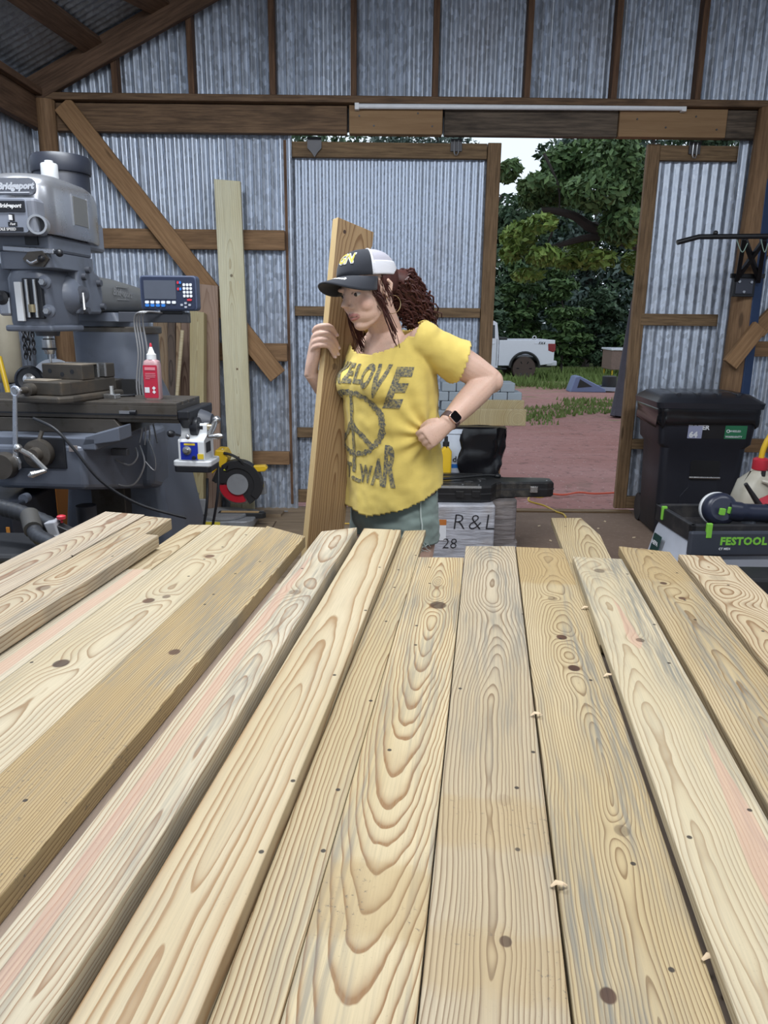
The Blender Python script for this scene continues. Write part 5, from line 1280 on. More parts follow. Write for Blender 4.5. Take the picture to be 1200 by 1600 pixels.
lean('wood_slab', 'reddish brown wood slab with a dark streak behind the post', (272, 492), (300, 490), .0, WALL-.10, WALL-.30, .03,
     lumber('red_slab_wood', 34, (.30, .19, .13), (.15, .075, .05), sp=.016, zd=.02, amp=.05, blue=.8, bluec=(.06, .03, .025)))
lean('rough_board', 'tan rough-sawn board leaning just right of the mill column', (240, 500), (262, 500), .01, WALL-.22, WALL-.42, .03,
     lumber('tan_board_wood', 35, (.34, .225, .13), (.21, .12, .06), sp=.01, zd=.04, amp=.05, blue=.3))
lean('bark_slab', 'narrow bark-edged slab beside the tan board', (262, 498), (274, 498), -.01, WALL-.30, WALL-.47, .03,
     lumber('bark_wood', 36, (.14, .095, .07), (.06, .04, .03), sp=.01, zd=.04, amp=.05, blue=.5, bluec=(.03, .03, .03)))
lean('thin_batten', 'thin brown batten leaning between the slabs', (276, 500), (283, 500), -.06, WALL-.36, WALL-.52, .02,
     lumber('batten_wood', 37, (.36, .24, .14), (.22, .13, .07), sp=.01, zd=.04, amp=.03, blue=0))
dw = empty('wooden_dowel', onY(268, 795, WALL-.55), label='pale round wooden dowel leaning beside the lumber', cat='dowel'); dw.location.z = 0
WM[dw.name] = Matrix.Translation(dw.location)
a = onY(285, 516, WALL-.42); b = onY(268, 720, WALL-.52); d = (b-a); b = a+d*((a.z-.012)/(-d.z)); b.z = .014
MB().tube([a, b], .013, 12).build('rod', lumber('dowel_wood', 38, (.62, .50, .30), (.5, .38, .2), sp=.02, blue=0, strength=.3), dw, world=True)

# mitre saw on the floor
SY = plain('saw_yellow', (.72, .46, .02), .4, 0, .06); SG = plain('saw_cast_grey', (.30, .31, .33), .45, .3, .1, 9, dirt=(.12, .11, .10), dirt_amt=.4); SK = plain('saw_black', (.018, .018, .020), .5); SR = plain('saw_red', (.42, .012, .025), .4)
sw0 = onZ(345, 800, 0); sw0.y = 5.100; sw0.x = onY(345, 780, 5.100).x
saw = empty('mitre_saw', sw0, 0, 'yellow and black mitre saw with a red blade guard on the floor', 'power saw')
def SP(px, py, y): q = onY(px, py, y); return q-Vector(saw.location)
def sprism(pts, y0, y1, mat, name, bev=.004, parent=None):
    """side outline in picture points at depth y0, given depth to y1"""
    P = [SP(px, py, y0) for px, py in pts]; n = len(P); dy = Vector((0, y1-y0, 0))
    mb = MB(); mb.add(P+[p+dy for p in P], [tuple(reversed(range(n))), tuple(range(n, 2*n))]+[(i, (i+1) % n, n+(i+1) % n, n+i) for i in range(n)])
    return mb.build(name, mat, parent or saw, bev)
zf = 0.0
MB().prism(rrect(.50, .36, .08, 6, .0, .02), .03, .085).build('base_casting', SG, saw, .01)
for x, y in ((-.20, -.10), (.20, -.10), (-.20, .15), (.20, .15)): MB().cyl((x, y, 0), (x, y, .035), .022, n=12).build('rubber_foot', SK, saw)
MB().lathe([(.16, .085), (.165, .09), (.165, .105), (.15, .108)], (.02, 0, 0), n=36).build('turntable', SG, saw)
MB().prism([(-.02, -.035), (.30, -.03), (.32, 0), (.30, .03), (-.02, .035)], .07, .110).build('table_arm', SK, saw, .004)
MB().prism([(.0, -.02), (.27, -.016), (.27, .016), (0, .02)], .110, .114).build('kerf_plate', plain('kerf_wood', (.42, .28, .14), .6), saw)
MB().prism(rrect(.15, .036, .003, 2), 0, .004, Matrix.Translation((-.05, -.162, .062)) @ FRONT).build('scale_label', plain('saw_label_yellow', (.60, .50, .05), .5), saw)
MB().box(-.23, -.17, -.20, .24, .10, .235).build('fence', SG, saw, .006)
MB().prism(rrect(.20, .11, .008, 2), 0, .02, Matrix.Translation((-.17, -.12, .18)) @ FRONT).build('fence_face', SG, saw, .004)
MB().prism(rrect(.045, .010, .001, 1), 0, .002, Matrix.Translation((-.22, -.141, .215)) @ FRONT).build('name_strip', SK, saw)
gc = SP(373, 755, 5.100); gc.y = -.02
def arc_plate(r0, r1, a0, a1, y0, y1, mat, name, n=28, bev=.004):
    P = [(gc.x+r1*math.cos(a0+(a1-a0)*k/n), gc.z+r1*math.sin(a0+(a1-a0)*k/n)) for k in range(n+1)]+[(gc.x+r0*math.cos(a1+(a0-a1)*k/n), gc.z+r0*math.sin(a1+(a0-a1)*k/n)) for k in range(n+1)]
    m = len(P); mb = MB(); mb.add([Vector((x, y0, z)) for x, z in P]+[Vector((x, y1, z)) for x, z in P], [tuple(reversed(range(m))), tuple(range(m, 2*m))]+[(i, (i+1) % m, m+(i+1) % m, m+i) for i in range(m)])
    return mb.build(name, mat, saw, bev)
arc_plate(.055, .165, math.radians(-62), math.radians(178), -.035, .02, SK, 'upper_guard')
arc_plate(.115, .172, math.radians(-40), math.radians(130), -.045, .03, SK, 'guard_rim')
arc_plate(.02, .135, math.radians(185), math.radians(292), -.03, .012, SR, 'lower_guard')
MB().cyl((gc.x, -.045, gc.z), (gc.x, -.02, gc.z), .075, n=32).build('guard_plate', SG, saw)
MB().cyl((gc.x, -.008, gc.z), (gc.x, -.004, gc.z), .15, n=48).build('saw_blade', MSTL, saw)
MB().cyl((gc.x-.01, .02, gc.z+.02), (gc.x-.01, .22, gc.z+.05), .07, n=24).build('motor', SK, saw)
sprism([(330, 742), (336, 703), (350, 704), (356, 716), (352, 728), (338, 734)], 5.070, 5.230, SY, 'motor_housing', .01)
sprism([(338, 735), (356, 722), (372, 735), (362, 752), (348, 758), (330, 752)], 5.090, 5.190, SK, 'arm', .008)
sprism([(395, 728), (414, 727), (418, 732), (414, 737), (399, 738)], 5.060, 5.110, SY, 'handle', .008)
sprism([(388, 726), (396, 730), (399, 740), (394, 748), (386, 738)], 5.070, 5.120, SK, 'trigger_arm', .005)
sprism([(352, 728), (357, 727), (355, 736), (349, 735)], 5.055, 5.070, plain('lime_label', (.55, .60, .05), .5), 'caution_label', .001)
MB().tube(spline([SP(350, 708, 5.070), SP(362, 711, 5.050), SP(374, 718, 5.050), SP(384, 730, 5.070)], 5), .010, 8).build('carry_handle', SK, saw)
MB().tube([SP(346, 702, 5.120), SP(349, 706, 5.120)], .012, 10).build('lock_pin', PFW, saw)
sprism([(400, 755), (414, 753), (416, 772), (402, 774)], 5.150, 5.190, SG, 'right_fence', .003)
sprism([(403, 757), (412, 756), (412, 761), (403, 762)], 5.147, 5.150, MC['saw_label_yellow'], 'fence_label', .001)
cd = empty('power_cable', onZ(395, 800, 0), label='grey cable lying on the floor in front of the mitre saw', cat='cable')
MB().tube(spline([onZ(290, 806, .006), onZ(330, 802, .006), onZ(370, 800, .006), onZ(404, 799, .006), onZ(450, 799, .006)], 5), .006, 6).build('cable_run', plain('grey_cable', (.22, .22, .23), .6), cd, world=True)
MB().tube(spline([onZ(352, 801, .006), onZ(366, 808, .006), onZ(373, 816, .006), onZ(370, 828, .006)], 5), .006, 6).build('cable_run', MC['grey_cable'], cd, world=True)
off = empty('wood_offcut', onZ(428, 776, 0.02), label='small flat plywood offcut beside the saw by the wall', cat='offcut')
p_ = onZ(425, 800, 0); MB().prism([(-.06, -.05), (.09, -.06), (.10, .06), (-.05, .07)], 0, .02, Matrix.Translation((p_.x, 5.44, 0))).build('ply_piece', FLP, off, world=True)
pn = empty('pencil', onZ(533, 792, 0), label='yellow pencil on the planks left of the woman', cat='pencil')
MB().tube([onZ(523, 818, .006), onZ(546, 818, .006)], .005, 6).build('pencil_shaft', SY, pn, world=True)
tj = empty('ribbed_jug', (0, 0, 0), label='tan ribbed plastic jug on the floor between mill and saw', cat='jug')
tj.location = (onY(279, 740, 5.08).x, 5.08, 0); WM[tj.name] = Matrix.Translation(tj.location)
prof = [(.06, 0), (.075, .01)]
for k in range(6): prof += [(.078, .03+.05*k), (.072, .05+.05*k)]
prof += [(.07, .36), (.045, .43), (.022, .46), (.02, .50)]
MB().lathe(prof, n=24).build('jug_body', plain('tan_plastic', (.46, .38, .22), .5), tj); MB().lathe([(.026, .49), (.026, .52), (.02, .525)], n=16).build('jug_cap', PFW, tj)

# ---- far left, behind and around the mill
tub = empty('plastic_tube_bin', (0, 0, 0), label='beige plastic scrap tube hanging at the far left edge', cat='container')
c = onY(8, 540, 4.4); tub.location = (c.x, 4.4, c.z-.18); WM[tub.name] = Matrix.Translation(tub.location)
MB().lathe([(.055, -.03), (.075, 0), (.08, .05), (.08, .34), (.075, .36)], n=24).build('tube_body', plain('beige_plastic', (.36, .32, .24), .45), tub)
MB().lathe([(.050, .36), (.052, .42), (.046, .43)], n=20).build('tube_motor', SK, tub); MB().lathe([(.060, .42), (.060, .445), (.04, .455)], n=20).build('tube_cap', PFW, tub)
MB().tube(spline([(.0, 0, .45), (-.01, -.02, .55), (-.03, 0, .70), (-.06, .02, .85)], 5), .006, 6).build('white_wire', KW, tub)
MB().bar((-.02, .0, -.03), (-.02, 1.12, -.03), .03, .03).build('wall_bracket', STEEL, tub)
def chain(px, y0, y1, Y, label, link=.022, col=None, grp='chains hanging on the left wall'):
    a = onY(px, y0, Y); b = onY(px, y1, Y); n = int((a.z-b.z)/(link*1.25)); root = empty('chain', a, label=label, cat='chain', group=grp)
    lk = MB().tube([Vector((math.cos(t)*link*.42, 0, math.sin(t)*link)) for t in [2*PI*k/10 for k in range(10)]], link*.2, 6, closed=True)
    first = None
    for k in range(n):
        if first is None: o = lk.build('link', col or STEEL, root); first = o
        else: o = first.copy(); COL.objects.link(o)
        o.location = (0, 0, -k*link*1.25); o.rotation_euler = (0, 0, (k % 2)*PI/2+.4)
chain(30, 462, 568, 5.0, 'leftmost dark chain beside the beige tube'); chain(37, 470, 572, 5.0, 'middle dark chain left of the mill quill', .026); chain(45, 468, 560, 5.0, 'rightmost dark chain next to the blue-grey plate', .022)
hk = empty('chain_hook_rail', onY(38, 464, 5.0), label='dark hook rail the chains hang from', cat='rail')
q = onY(38, 463, 5.0); MB().bar((q.x-.10, 5.0, q.z+.03), (q.x+.10, 5.0, q.z+.03), .03, .03).build('rail_bar', STEEL, hk, world=True); MB().bar((q.x, 5.0, q.z+.03), (q.x, WALL, q.z+.03), .03, .03).build('rail_arm', STEEL, hk, world=True)
bp = empty('steel_plate', (0, 0, 0), label='tall blue-grey painted plate standing behind the mill spindle', cat='plate')
a = onY(48, 480, 5.2); b = onY(66, 480, 5.2); MB().box(a.x, b.x, 5.2, 5.24, 0, a.z).build('plate_sheet', plain('blue_grey_paint', (.16, .21, .27), .5), bp, .004, world=True); bp.location = ((a.x+b.x)/2, 5.2, 0)
for c in bp.children: c.data.transform(Matrix.Translation(-bp.location))
sb = empty('steel_disc', (0, 0, 0), label='pale round steel disc standing behind the vise', cat='disc')
c = onY(85, 592, 4.35); sb.location = (c.x, 4.35, 0); WM[sb.name] = Matrix.Translation(sb.location)
MB().cyl((0, 0, c.z-.02), (0, .02, c.z-.02), .135, n=40).build('disc', plain('pale_blade_steel', (.55, .58, .64), .4, .5), sb); MB().box(-.05, .05, .0, .05, 0, c.z-.02).build('disc_stand', STEEL, sb, .004)
gw = empty('handwheel', (0, 0, 0), label='black dished handwheel propped behind the vise on the mill table', cat='wheel')
c = ML(45, 580, -.47); gw.location = WM[mill.name] @ Vector((c.x, -.47, tz)); WM[gw.name] = Matrix.Translation(gw.location)
hz_ = .058; MB().lathe([(.058, -.012), (.062, -.006), (.062, .006), (.054, .012), (.048, .004), (.022, .0)], (0, .0, hz_+.004), (.25, -1, .2), 36).build('wheel_rim', plain('navy_black', (.012, .014, .022), .4), gw)
MB().lathe([(.030, .0), (.026, .012), (.012, .016)], (0, .0, hz_+.004), (.25, -1, .2), 24).build('wheel_hub', MSTL, gw)
ys = empty('yellow_pole', (0, 0, 0), label='yellow pole leaning at the far left edge behind the vise', cat='pole')
a = onY(3, 575, 4.0); b = onY(14, 618, 3.95); d = b-a; e = a+d*((a.z-.01)/(-d.z)) if d.z < 0 else b
e.z = .012; ys.location = (e.x, e.y, 0); WM[ys.name] = Matrix.Translation(ys.location); MB().tube([a-d*.4, e], .014, 10).build('pole_shaft', SY, ys, world=True)
orr = empty('orange_rope_coil', onY(11, 383, 5.0), label='bundle of orange cord hanging left of the quill', cat='cord')
mb = MB(); rq = random.Random(3)
for k in range(9):
    p = [onY(3+rq.uniform(-2, 2), 379+k*1.1, 5.0), onY(11, 377+k*1.5+rq.uniform(-1, 1), 4.97), onY(19+rq.uniform(-2, 2), 381+k*.9, 5.0)]; mb.tube(spline(p, 4), .008, 6)
mb.build('cord_bundle', plain('orange_cord', (.65, .16, .04), .6), orr, world=True); q = onY(11, 378, 5.0); MB().bar((q.x, 5.0, q.z), (q.x, WALL, q.z), .02, .02).build('wall_peg', STEEL, orr, world=True)
# tool chest, crate and vacuum hoses at lower left
tc = empty('tool_chest', (0, 0, 0), label='black tool chest with an orange label at the left edge', cat='tool chest')
c = onY(8, 760, 2.75); tc.location = (c.x-.12, 2.75, 0); WM[tc.name] = Matrix.Translation(tc.location)
MB().box(-.25, .13, 0, .4, 0, .74).build('chest_body', plain('chest_black', (.015, .018, .026), .4), tc, .008); MB().box(.105, .118, -.004, 0, .60, .66).build('chest_label', plain('orange_label', (.55, .22, .03), .5), tc)
for z in (.18, .36, .54): MB().box(-.24, .12, -.006, 0, z, z+.006).build('drawer_gap', SK, tc)
oc = empty('orange_crate', (0, 0, 0), label='orange plastic crate standing in the shade under the mill knee', cat='crate')
c = onY(75, 790, 4.15); oc.location = (c.x, 4.15, 0); WM[oc.name] = Matrix.Translation(oc.location)
OR = plain('orange_plastic', (.50, .17, .02), .5)
for x in (-.12, .10): MB().box(x, x+.018, -.14, .10, 0, .585).build('crate_side', OR, oc, .003)
MB().box(-.12, .118, .10, .118, 0, .56).build('crate_back', OR, oc, .003); MB().box(-.12, .118, -.14, .10, 0, .02).build('crate_floor', OR, oc); MB().box(-.12, .118, -.158, -.14, 0, .30).build('crate_front', OR, oc, .003)
vc = empty('shop_vacuum', (0, 0, 0), label='black shop vacuum with thick hoses left of the bench', cat='vacuum')
c = onY(30, 850, 2.42); vc.location = (c.x, 2.42, 0); WM[vc.name] = Matrix.Translation(vc.location)
VB = plain('vacuum_black', (.013, .014, .017), .5, 0, .2)
MB().prism(rrect(.42, .34, .06), .06, .62, Matrix.Translation((-.08, 0, 0))).build('tank', VB, vc, .02, 3)
MB().prism(rrect(.36, .28, .06), .62, .70, Matrix.Translation((-.08, 0, 0))).build('motor_cover', VB, vc, .02, 3)
for x in (-.25, .09):
    for y in (-.12, .12): MB().cyl((x, y-.015, .035), (x, y+.015, .035), .035, n=16).build('caster', SK, vc)
def hose(pts, r, name='hose'):
    P = spline([Vector(p)-Vector(vc.location) for p in pts], 10)
    MB().tube(P, [r*(1+.05*math.sin(i*2.1)) for i in range(len(P))], 14).build(name, plain('hose_black', (.022, .024, .029), .45, 0, .25), vc)
hose([onY(-40, 780, 2.45), onY(0, 793, 2.42), onY(28, 800, 2.40), onY(60, 812, 2.36), onY(90, 826, 2.3)], .027)
hose([onY(46, 808, 2.36), onY(50, 822, 2.30), onY(60, 838, 2.24), onY(82, 850, 2.18), onY(110, 868, 2.12)], .024)
MB().tube([onY(47, 806, 2.36)-Vector(vc.location), onY(52, 828, 2.27)-Vector(vc.location)], [.031, .029], 16).build('hose_cuff', plain('cuff_grey', (.05, .048, .044), .6), vc)
MB().box(-.12, .10, -.30, -.17, .57, .66).build('accessory_tray', plain('dirty_yellow', (.42, .31, .04), .5), vc, .01)
gt = empty('dust_gate', (0, 0, 0), label='grey plastic dust gate with a red knob beside the black hoses', cat='tool')
a = onY(92, 828, 2.30); gt.location = a; WM[gt.name] = Matrix.Translation(a)
gp = plain('gate_grey', (.33, .34, .37), .5)
MB().prism([(-.035, .03), (.0, .035), (.02, -.05), (-.005, -.065)], -.03, .03, FRONT).build('gate_body', gp, gt, .004)
MB().prism([(.0, .022), (.075, -.012), (.07, -.028), (.0, .0)], -.02, .02, FRONT).build('gate_blade', SK, gt, .003); MB().box(-.005, .02, -.034, -.030, -.045, -.01).build('gate_label', KW, gt)
MB().lathe([(.004, 0), (.004, .012), (.014, .013), (.014, .022), (.008, .025)], (.012, 0, .025), (0, 0, 1), 12).build('gate_knob', KR, gt); MB().box(.06, .085, -.02, .02, -.035, -.015).build('gate_tab', plain('leaf_green', (.10, .32, .08), .5), gt, .003)
MB().cyl((0, .0, -.065), (0, .0, -.10), .008, n=8).build('gate_stem', SK, gt)
# ------------------------------------------------------------------ right side
# wheeled bin
bn0 = onZ(1078, 837, 0)
BIN = plain('bin_charcoal', (.012, .014, .022), .45, 0, .15, 5, bump=.0004)
bn = empty('wheeled_bin', (bn0.x+.02, bn0.y+.19, 0), math.radians(-2), 'charcoal wheeled rubbish bin with a lid and handle bar by the door', 'bin')
def brect(w, d, z, r=.06, cy=0): return [Vector((a, b, z)) for a, b in rrect(w, d, r, 4, 0, cy)]
MB().loft([brect(.50, .50, .0), brect(.535, .54, .02), brect(.56, .565, .45), brect(.575, .58, .66), brect(.625, .63, .69), brect(.66, .665, .93), brect(.655, .66, .95)]).build('bin_body', BIN, bn)
RB = plain('recess_black', (.004, .0045, .006), .5)
MB().prism(rrect(.20, .145, .02), 0, .006, front(.02, -.2825, .50)).build('handle_recess', RB, bn)
MB().prism([(-.10, .0), (.10, 0), (.10, -.10), (.13, -.17), (.13, -.46), (-.15, -.46), (-.15, -.17), (-.10, -.10)], 0, .010, front(.02, -.272, .475)).build('front_rib', BIN, bn, .004)
MB().cyl((-.085, -.297, .448), (.125, -.297, .448), .0085, n=12).build('handle_bar', MSTL, bn)
MB().loft([brect(.62, .60, .95, .07, .02), brect(.71, .70, .945, .05, .0), brect(.72, .71, .985, .05, .0), brect(.66, .64, 1.01, .06, .02), brect(.60, .56, 1.035, .08, .04), brect(.40, .36, 1.045, .1, .05)]).build('lid', plain('lid_black', (.016, .018, .025), .32, 0, .15), bn)
for x in (-.2, -.07, .07, .2): MB().box(x-.015, x+.015, -.25, .2, 1.012, 1.047).build('lid_rib', MC['lid_black'], bn, .006)
# liner bag folded over the rim
mb = MB(); rings = []; rz2 = random.Random(5)
for j in range(7):
    rings.append([Vector((a*(1+.004*math.sin(i*1.9+j)), b*(1+.004*math.sin(i*2.3+j)), .958-.022*j+(.016*math.sin(i*.9)+.012*math.sin(i*2.1) if j > 3 else 0))) for i, (a, b) in enumerate(rrect(.675+.006*(j > 0)+rz2.uniform(-.004, .006), .68+rz2.uniform(-.002, .008), .06, 9))])
mb.loft(rings, cap=False); mb.build('liner_bag', plain('glossy_black_bag', (.008, .008, .010), .18), bn, solid=.002)
lab = lambda x0, x1, z0, z1, mat, name, dy=0: MB().prism(rrect(x1-x0, z1-z0, .004, 2), 0, .002, front((x0+x1)/2, -.3205-dy, (z0+z1)/2) @ Matrix.Rotation(math.radians(4), 4, 'X')).build(name, mat, bn)
lab(-.135, .255, .735, .835, plain('label_black', (.010, .010, .012), .35), 'sticker')
lab(-.135, -.04, .735, .825, plain('label_lilac', (.27, .29, .42), .4), 'sticker_panel', .002)
lab(.11, .255, .735, .830, plain('label_green', (.02, .15, .07), .4), 'sticker_panel', .002)
lettering('sticker_text', 'TOTER', front(-.065, -.3262, .812) @ Matrix.Rotation(math.radians(4), 4, 'X'), KW, bn, .044, .0015)
lettering('sticker_text', '64', front(-.098, -.3262, .760) @ Matrix.Rotation(math.radians(4), 4, 'X'), KW, bn, .055, .003)
lettering('sticker_text', 'WHEELED', front(.175, -.3262, .790) @ Matrix.Rotation(math.radians(4), 4, 'X'), KW, bn, .018, .0004)
lettering('sticker_text', 'WARRANTY', front(.172, -.3262, .750) @ Matrix.Rotation(math.radians(4), 4, 'X'), KW, bn, .020, .0004)
MB().tube([Vector((.132+.010*math.cos(2*PI*k/16), -.326, .790+.010*math.sin(2*PI*k/16))) for k in range(16)], .0025, 5, closed=True).build('recycle_mark', KW, bn)
for x in (-.24, .24): MB().cyl((x-.03, .29, .11), (x+.03, .29, .11), .11, n=24).build('wheel', RB, bn)
bn.scale = (1.0, .78, .955)
# dust extractor with a sander on top
FD = plain('extractor_blue_black', (.040, .046, .062), .42, 0, .12); FL = plain('extractor_light_grey', (.42, .45, .52), .45); FG = plain('lime_green', (.20, .52, .06), .4); FK = plain('extractor_black', (.016, .016, .019), .5, 0, .2, 8, dirt=(.10, .09, .08), dirt_amt=.4)
ex0 = onY(1120, 860, 3.05)
ex = empty('dust_extractor', (ex0.x+.055, 3.22, 0), math.radians(3), 'grey and green mobile dust extractor at the right edge', 'dust extractor')
exl = lambda px, py, y: WM[ex.name].inverted() @ onY(px, py, y)
MB().prism(rrect(.50, .34, .04), .06, .36).build('tank', FK, ex, .015, 3)
for x in (-.2, .2): MB().cyl((x, -.16, .05), (x, -.12, .05), .05, n=18).build('castor', RB, ex); MB().cyl((x, .13, .07), (x, .17, .07), .07, n=18).build('castor', RB, ex)
MB().box(-.24, .30, -.18, -.165, .36, .42).build('latch_strip', FK, ex, .004)
# light side panel, dark upper shell, open tray
MB().loft([[Vector((x, y, z)) for x, y in rrect(w, .36, .03, 3, cx3, 0)] for w, cx3, z in ((.54, .0, .36), (.50, .02, .40), (.46, .03, .52), (.445, .04, .56))]).build('side_shell', FL, ex, .004)
MB().box(-.205, .32, -.20, -.17, .485, .60).build('front_panel', FD, ex, .012)
MB().loft([[Vector((x, y, z)) for x, y in rrect(w, .37, .03, 3, .05, 0)] for w, z in ((.455, .50), (.465, .54), (.47, .565))]).build('upper_shell', FK, ex, .004)
for (x0_, x1_, y0_, y1_) in ((-.20, .30, -.19, -.165), (-.20, .30, .165, .19), (-.20, -.175, -.19, .19), (.275, .30, -.19, .19)): MB().box(x0_, x1_, y0_, y1_, .55, .625).build('tray_rim', FK, ex, .005)
for (x, y, z) in ((-.195, .10, .60), (-.125, -.195, .60)): MB().box(x-.012, x+.012, y-.008, y+.008, z-.03, z+.035).build('latch', FG, ex, .003)
lettering('maker_name', 'FESTOOL', front(.03, -.2012, .555), FG, ex, .046, .0022, 0, 1.1)
lettering('model_name', 'CT MIDI', front(-.05, -.2012, .522), KW, ex, .014, .0004)
MB().prism(rrect(.08, .10, .006), 0, .003, Matrix.Translation((-.236, .06, .46)) @ Matrix.Rotation(-PI/2, 4, 'Z') @ Matrix.Rotation(math.radians(80), 4, 'X')).build('side_label', plain('label_dark_green', (.012, .045, .04), .4), ex)
lettering('side_word', 'HEPA', Matrix.Translation((-.2415, .06, .47)) @ Matrix.Rotation(-PI/2, 4, 'Z') @ Matrix.Rotation(math.radians(80), 4, 'X'), KW, ex, .026, .0008)
sd = empty('random_orbit_sander', WM[ex.name] @ Vector((.02, -.03, .578)), math.radians(3), 'blue-black orbital sander with green buttons resting on the dust extractor', 'sander')
SB = plain('sander_navy', (.020, .024, .045), .35)
MB().lathe([(.074, -.016), (.076, -.008), (.076, .008), (.070, .014)], (-.02, .03, .07), (-.15, -1, .25), 36).build('sanding_pad', PFW, sd)
MB().lathe([(.074, 0), (.074, .03), (.062, .05), (.05, .055)], (-.02, .015, .072), (-.15, -1, .25), 36).build('sander_head', SB, sd)
MB().tube(spline([(.0, -.02, .075), (.06, -.02, .068), (.14, -.015, .062), (.22, -.01, .058), (.32, 0, .055)], 5), [.045]*6+[.040]*9+[.036]*6, 20).build('sander_grip', SB, sd)
MB().cyl((.185, -.012, .06), (.195, -.012, .06), .042, n=24).build('grip_ring', FK, sd)
for x, w in ((-.045, .026), (.008, .036)): MB().prism(rrect(w, .030, .004, 2), 0, .012, Matrix.Translation((x, -.042-.02*(x < 0), .082)) @ FRONT @ Matrix.Rotation(-.1, 4, 'Z')).build('green_button', FG, sd, .002)
MB().lathe([(.012, 0), (.03, .01), (.03, .05)], (.12, 0, .0), (0, 0, 1), 16).build('dust_port', FL, sd)
bx = empty('black_case', (0, 0, 0), label='scuffed black case in front of the dust extractor', cat='case')
c = onY(1180, 900, 2.72); bx.location = (c.x, 2.78, 0); WM[bx.name] = Matrix.Translation(bx.location)
MB().prism(rrect(.46, .16, .02), 0, .50, Matrix.Translation((.05, .0, 0))).build('case_body', FK, bx, .012); MB().prism(rrect(.40, .012, .004), .40, .42, Matrix.Translation((.05, -.082, 0))).build('case_ridge', FK, bx)
cm = MB()
for k in range(9): cm.box(.02+.016*k, .028+.016*k, -.095, -.088, .395, .44)
cm.box(.015, .17, -.095, -.088, .38, .398); cm.build('pale_comb', plain('pale_blue_plastic', (.55, .62, .72), .5), bx); MB().cyl((.07, -.085, .47), (.07, -.10, .47), .014, n=16).build('green_cap', FG, bx)
# fuel jugs behind
ju = empty('fuel_jug', (0, 0, 0), label='translucent white fuel jug with red cap and yellow spout', cat='jug')
c = onY(1172, 800, 4.25); ju.location = (c.x+.02, 4.25, 0); WM[ju.name] = Matrix.Translation(ju.location)
JW = plain('hdpe_white', (.50, .48, .40), .4, 0, .1, 6, dirt=(.30, .26, .18), dirt_amt=.5)
MB().loft([[Vector((a, b, z)) for a, b in rrect(w, w*.85, .05, 4)] for w, z in ((.20, 0), (.22, .02), (.24, .30), (.24, .46), (.20, .56), (.10, .62), (.07, .64))]).build('jug_body', JW, ju)
MB().lathe([(.042, .63), (.044, .635), (.044, .69), (.03, .70)], n=20).build('jug_cap', KR, ju)
MB().tube(spline([(0, 0, .69), (.004, 0, .74), (.02, 0, .80), (.05, 0, .87), (.09, 0, .93)], 5), [.016]*11+[.014]*10, 12).build('spout', SY, ju)
MB().tube(spline([(-.02, -.09, .58), (.03, -.12, .56), (.05, -.125, .48), (.045, -.11, .36)], 5), .013, 8).build('jug_handle', JW, ju); MB().cyl((.0, -.05, .60), (.0, -.05, .63), .012, n=10).build('vent_cap', SK, ju)
fr_ = empty('fuel_can', (0, 0, 0), label='red fuel can with a black pour spout behind the sander', cat='fuel can')
c = onY(1196, 800, 3.72); fr_.location = (c.x+.10, 3.72, 0); WM[fr_.name] = Matrix.Translation(fr_.location)
MB().loft([[Vector((a, b, z)) for a, b in rrect(w, .22, .05, 4)] for w, z in ((.26, 0), (.30, .02), (.30, .46), (.24, .55), (.12, .58))]).build('can_body', KR, fr_)
a = onY(1165, 756, 3.68)-fr_.location; b = onY(1188, 792, 3.70)-fr_.location
MB().tube([b+Vector((.02, 0, -.03)), b, a+(b-a)*.35, a], [.022, .017, .012, .010], 12).build('pour_spout', SK, fr_); MB().lathe([(.035, -.02), (.032, .02)], tuple(b+Vector((.02, 0, -.03))), (.3, 0, 1), 16).build('spout_collar', SK, fr_); MB().box(-.08, -.065, -.02, .02, .50, .56).build('spout_tag', KR, fr_)
# pull-up bar bracketed to the pole
pu = empty('pull_up_bar', onY(1165, 440, 5.38), label='black steel pull-up bar bolted to the right-hand pole', cat='exercise bar')
BKM = plain('black_powder_coat', (.010, .011, .014), .4)
yb_ = 5.10
MB().tube([onY(1058, 379, yb_), onY(1092, 370, yb_), onY(1200, 369, yb_), onY(1290, 370, yb_), onY(1330, 380, yb_)], .0165, 12).build('grip_bar', BKM, pu, world=True)
MB().ball(onY(1118, 364, yb_), .016).build('bar_bolt', BKM, pu, world=True)
c1 = onY(1163, 372, yb_); c2 = onY(1195, 374, yb_); t1 = onY(1152, 438, 5.40); t2 = onY(1185, 440, 5.40)
for a, b in ((c1, t1), (c2, t2), (c1, t2+Vector((0, 0, .02))), (c2, t1+Vector((0, 0, .02)))): MB().bar(a, b, .028, .028).build('bracket_arm', BKM, pu, .002, world=True)
a = onY(1147, 432, 5.40); b = onY(1178, 464, 5.40)
MB().box(a.x, b.x, 5.40, 5.425, b.z, a.z).build('mount_frame', BKM, pu, .004, world=True); MB().box(a.x+.02, b.x-.02, 5.392, 5.40, b.z+.02, a.z-.015).build('mount_plate', plain('slate_plate', (.06, .065, .085), .35, .4), pu, .002, world=True)
for px, py in ((1155, 440), (1174, 441), (1162, 456)): q = onY(px, py, 5.39); MB().cyl(q, q+Vector((0, -.008, 0)), .010, n=6).build('mount_bolt', BOLT, pu, world=True)
MB().box(a.x-.02, b.x+.06, 5.40, 5.42, a.z-.01, a.z+.02).build('cross_plate', BKM, pu, .002, world=True)
for k0, k1 in ((1151, 1168), (1189, 1200)): MB().tube(spline([onY(k0, 374, yb_-.02), onY((k0+k1)/2, 394, yb_-.02), onY(k1, 380, yb_-.02)], 6), .003, 6).build('green_cord', plain('pale_green_cord', (.25, .36, .30), .6), pu, world=True)
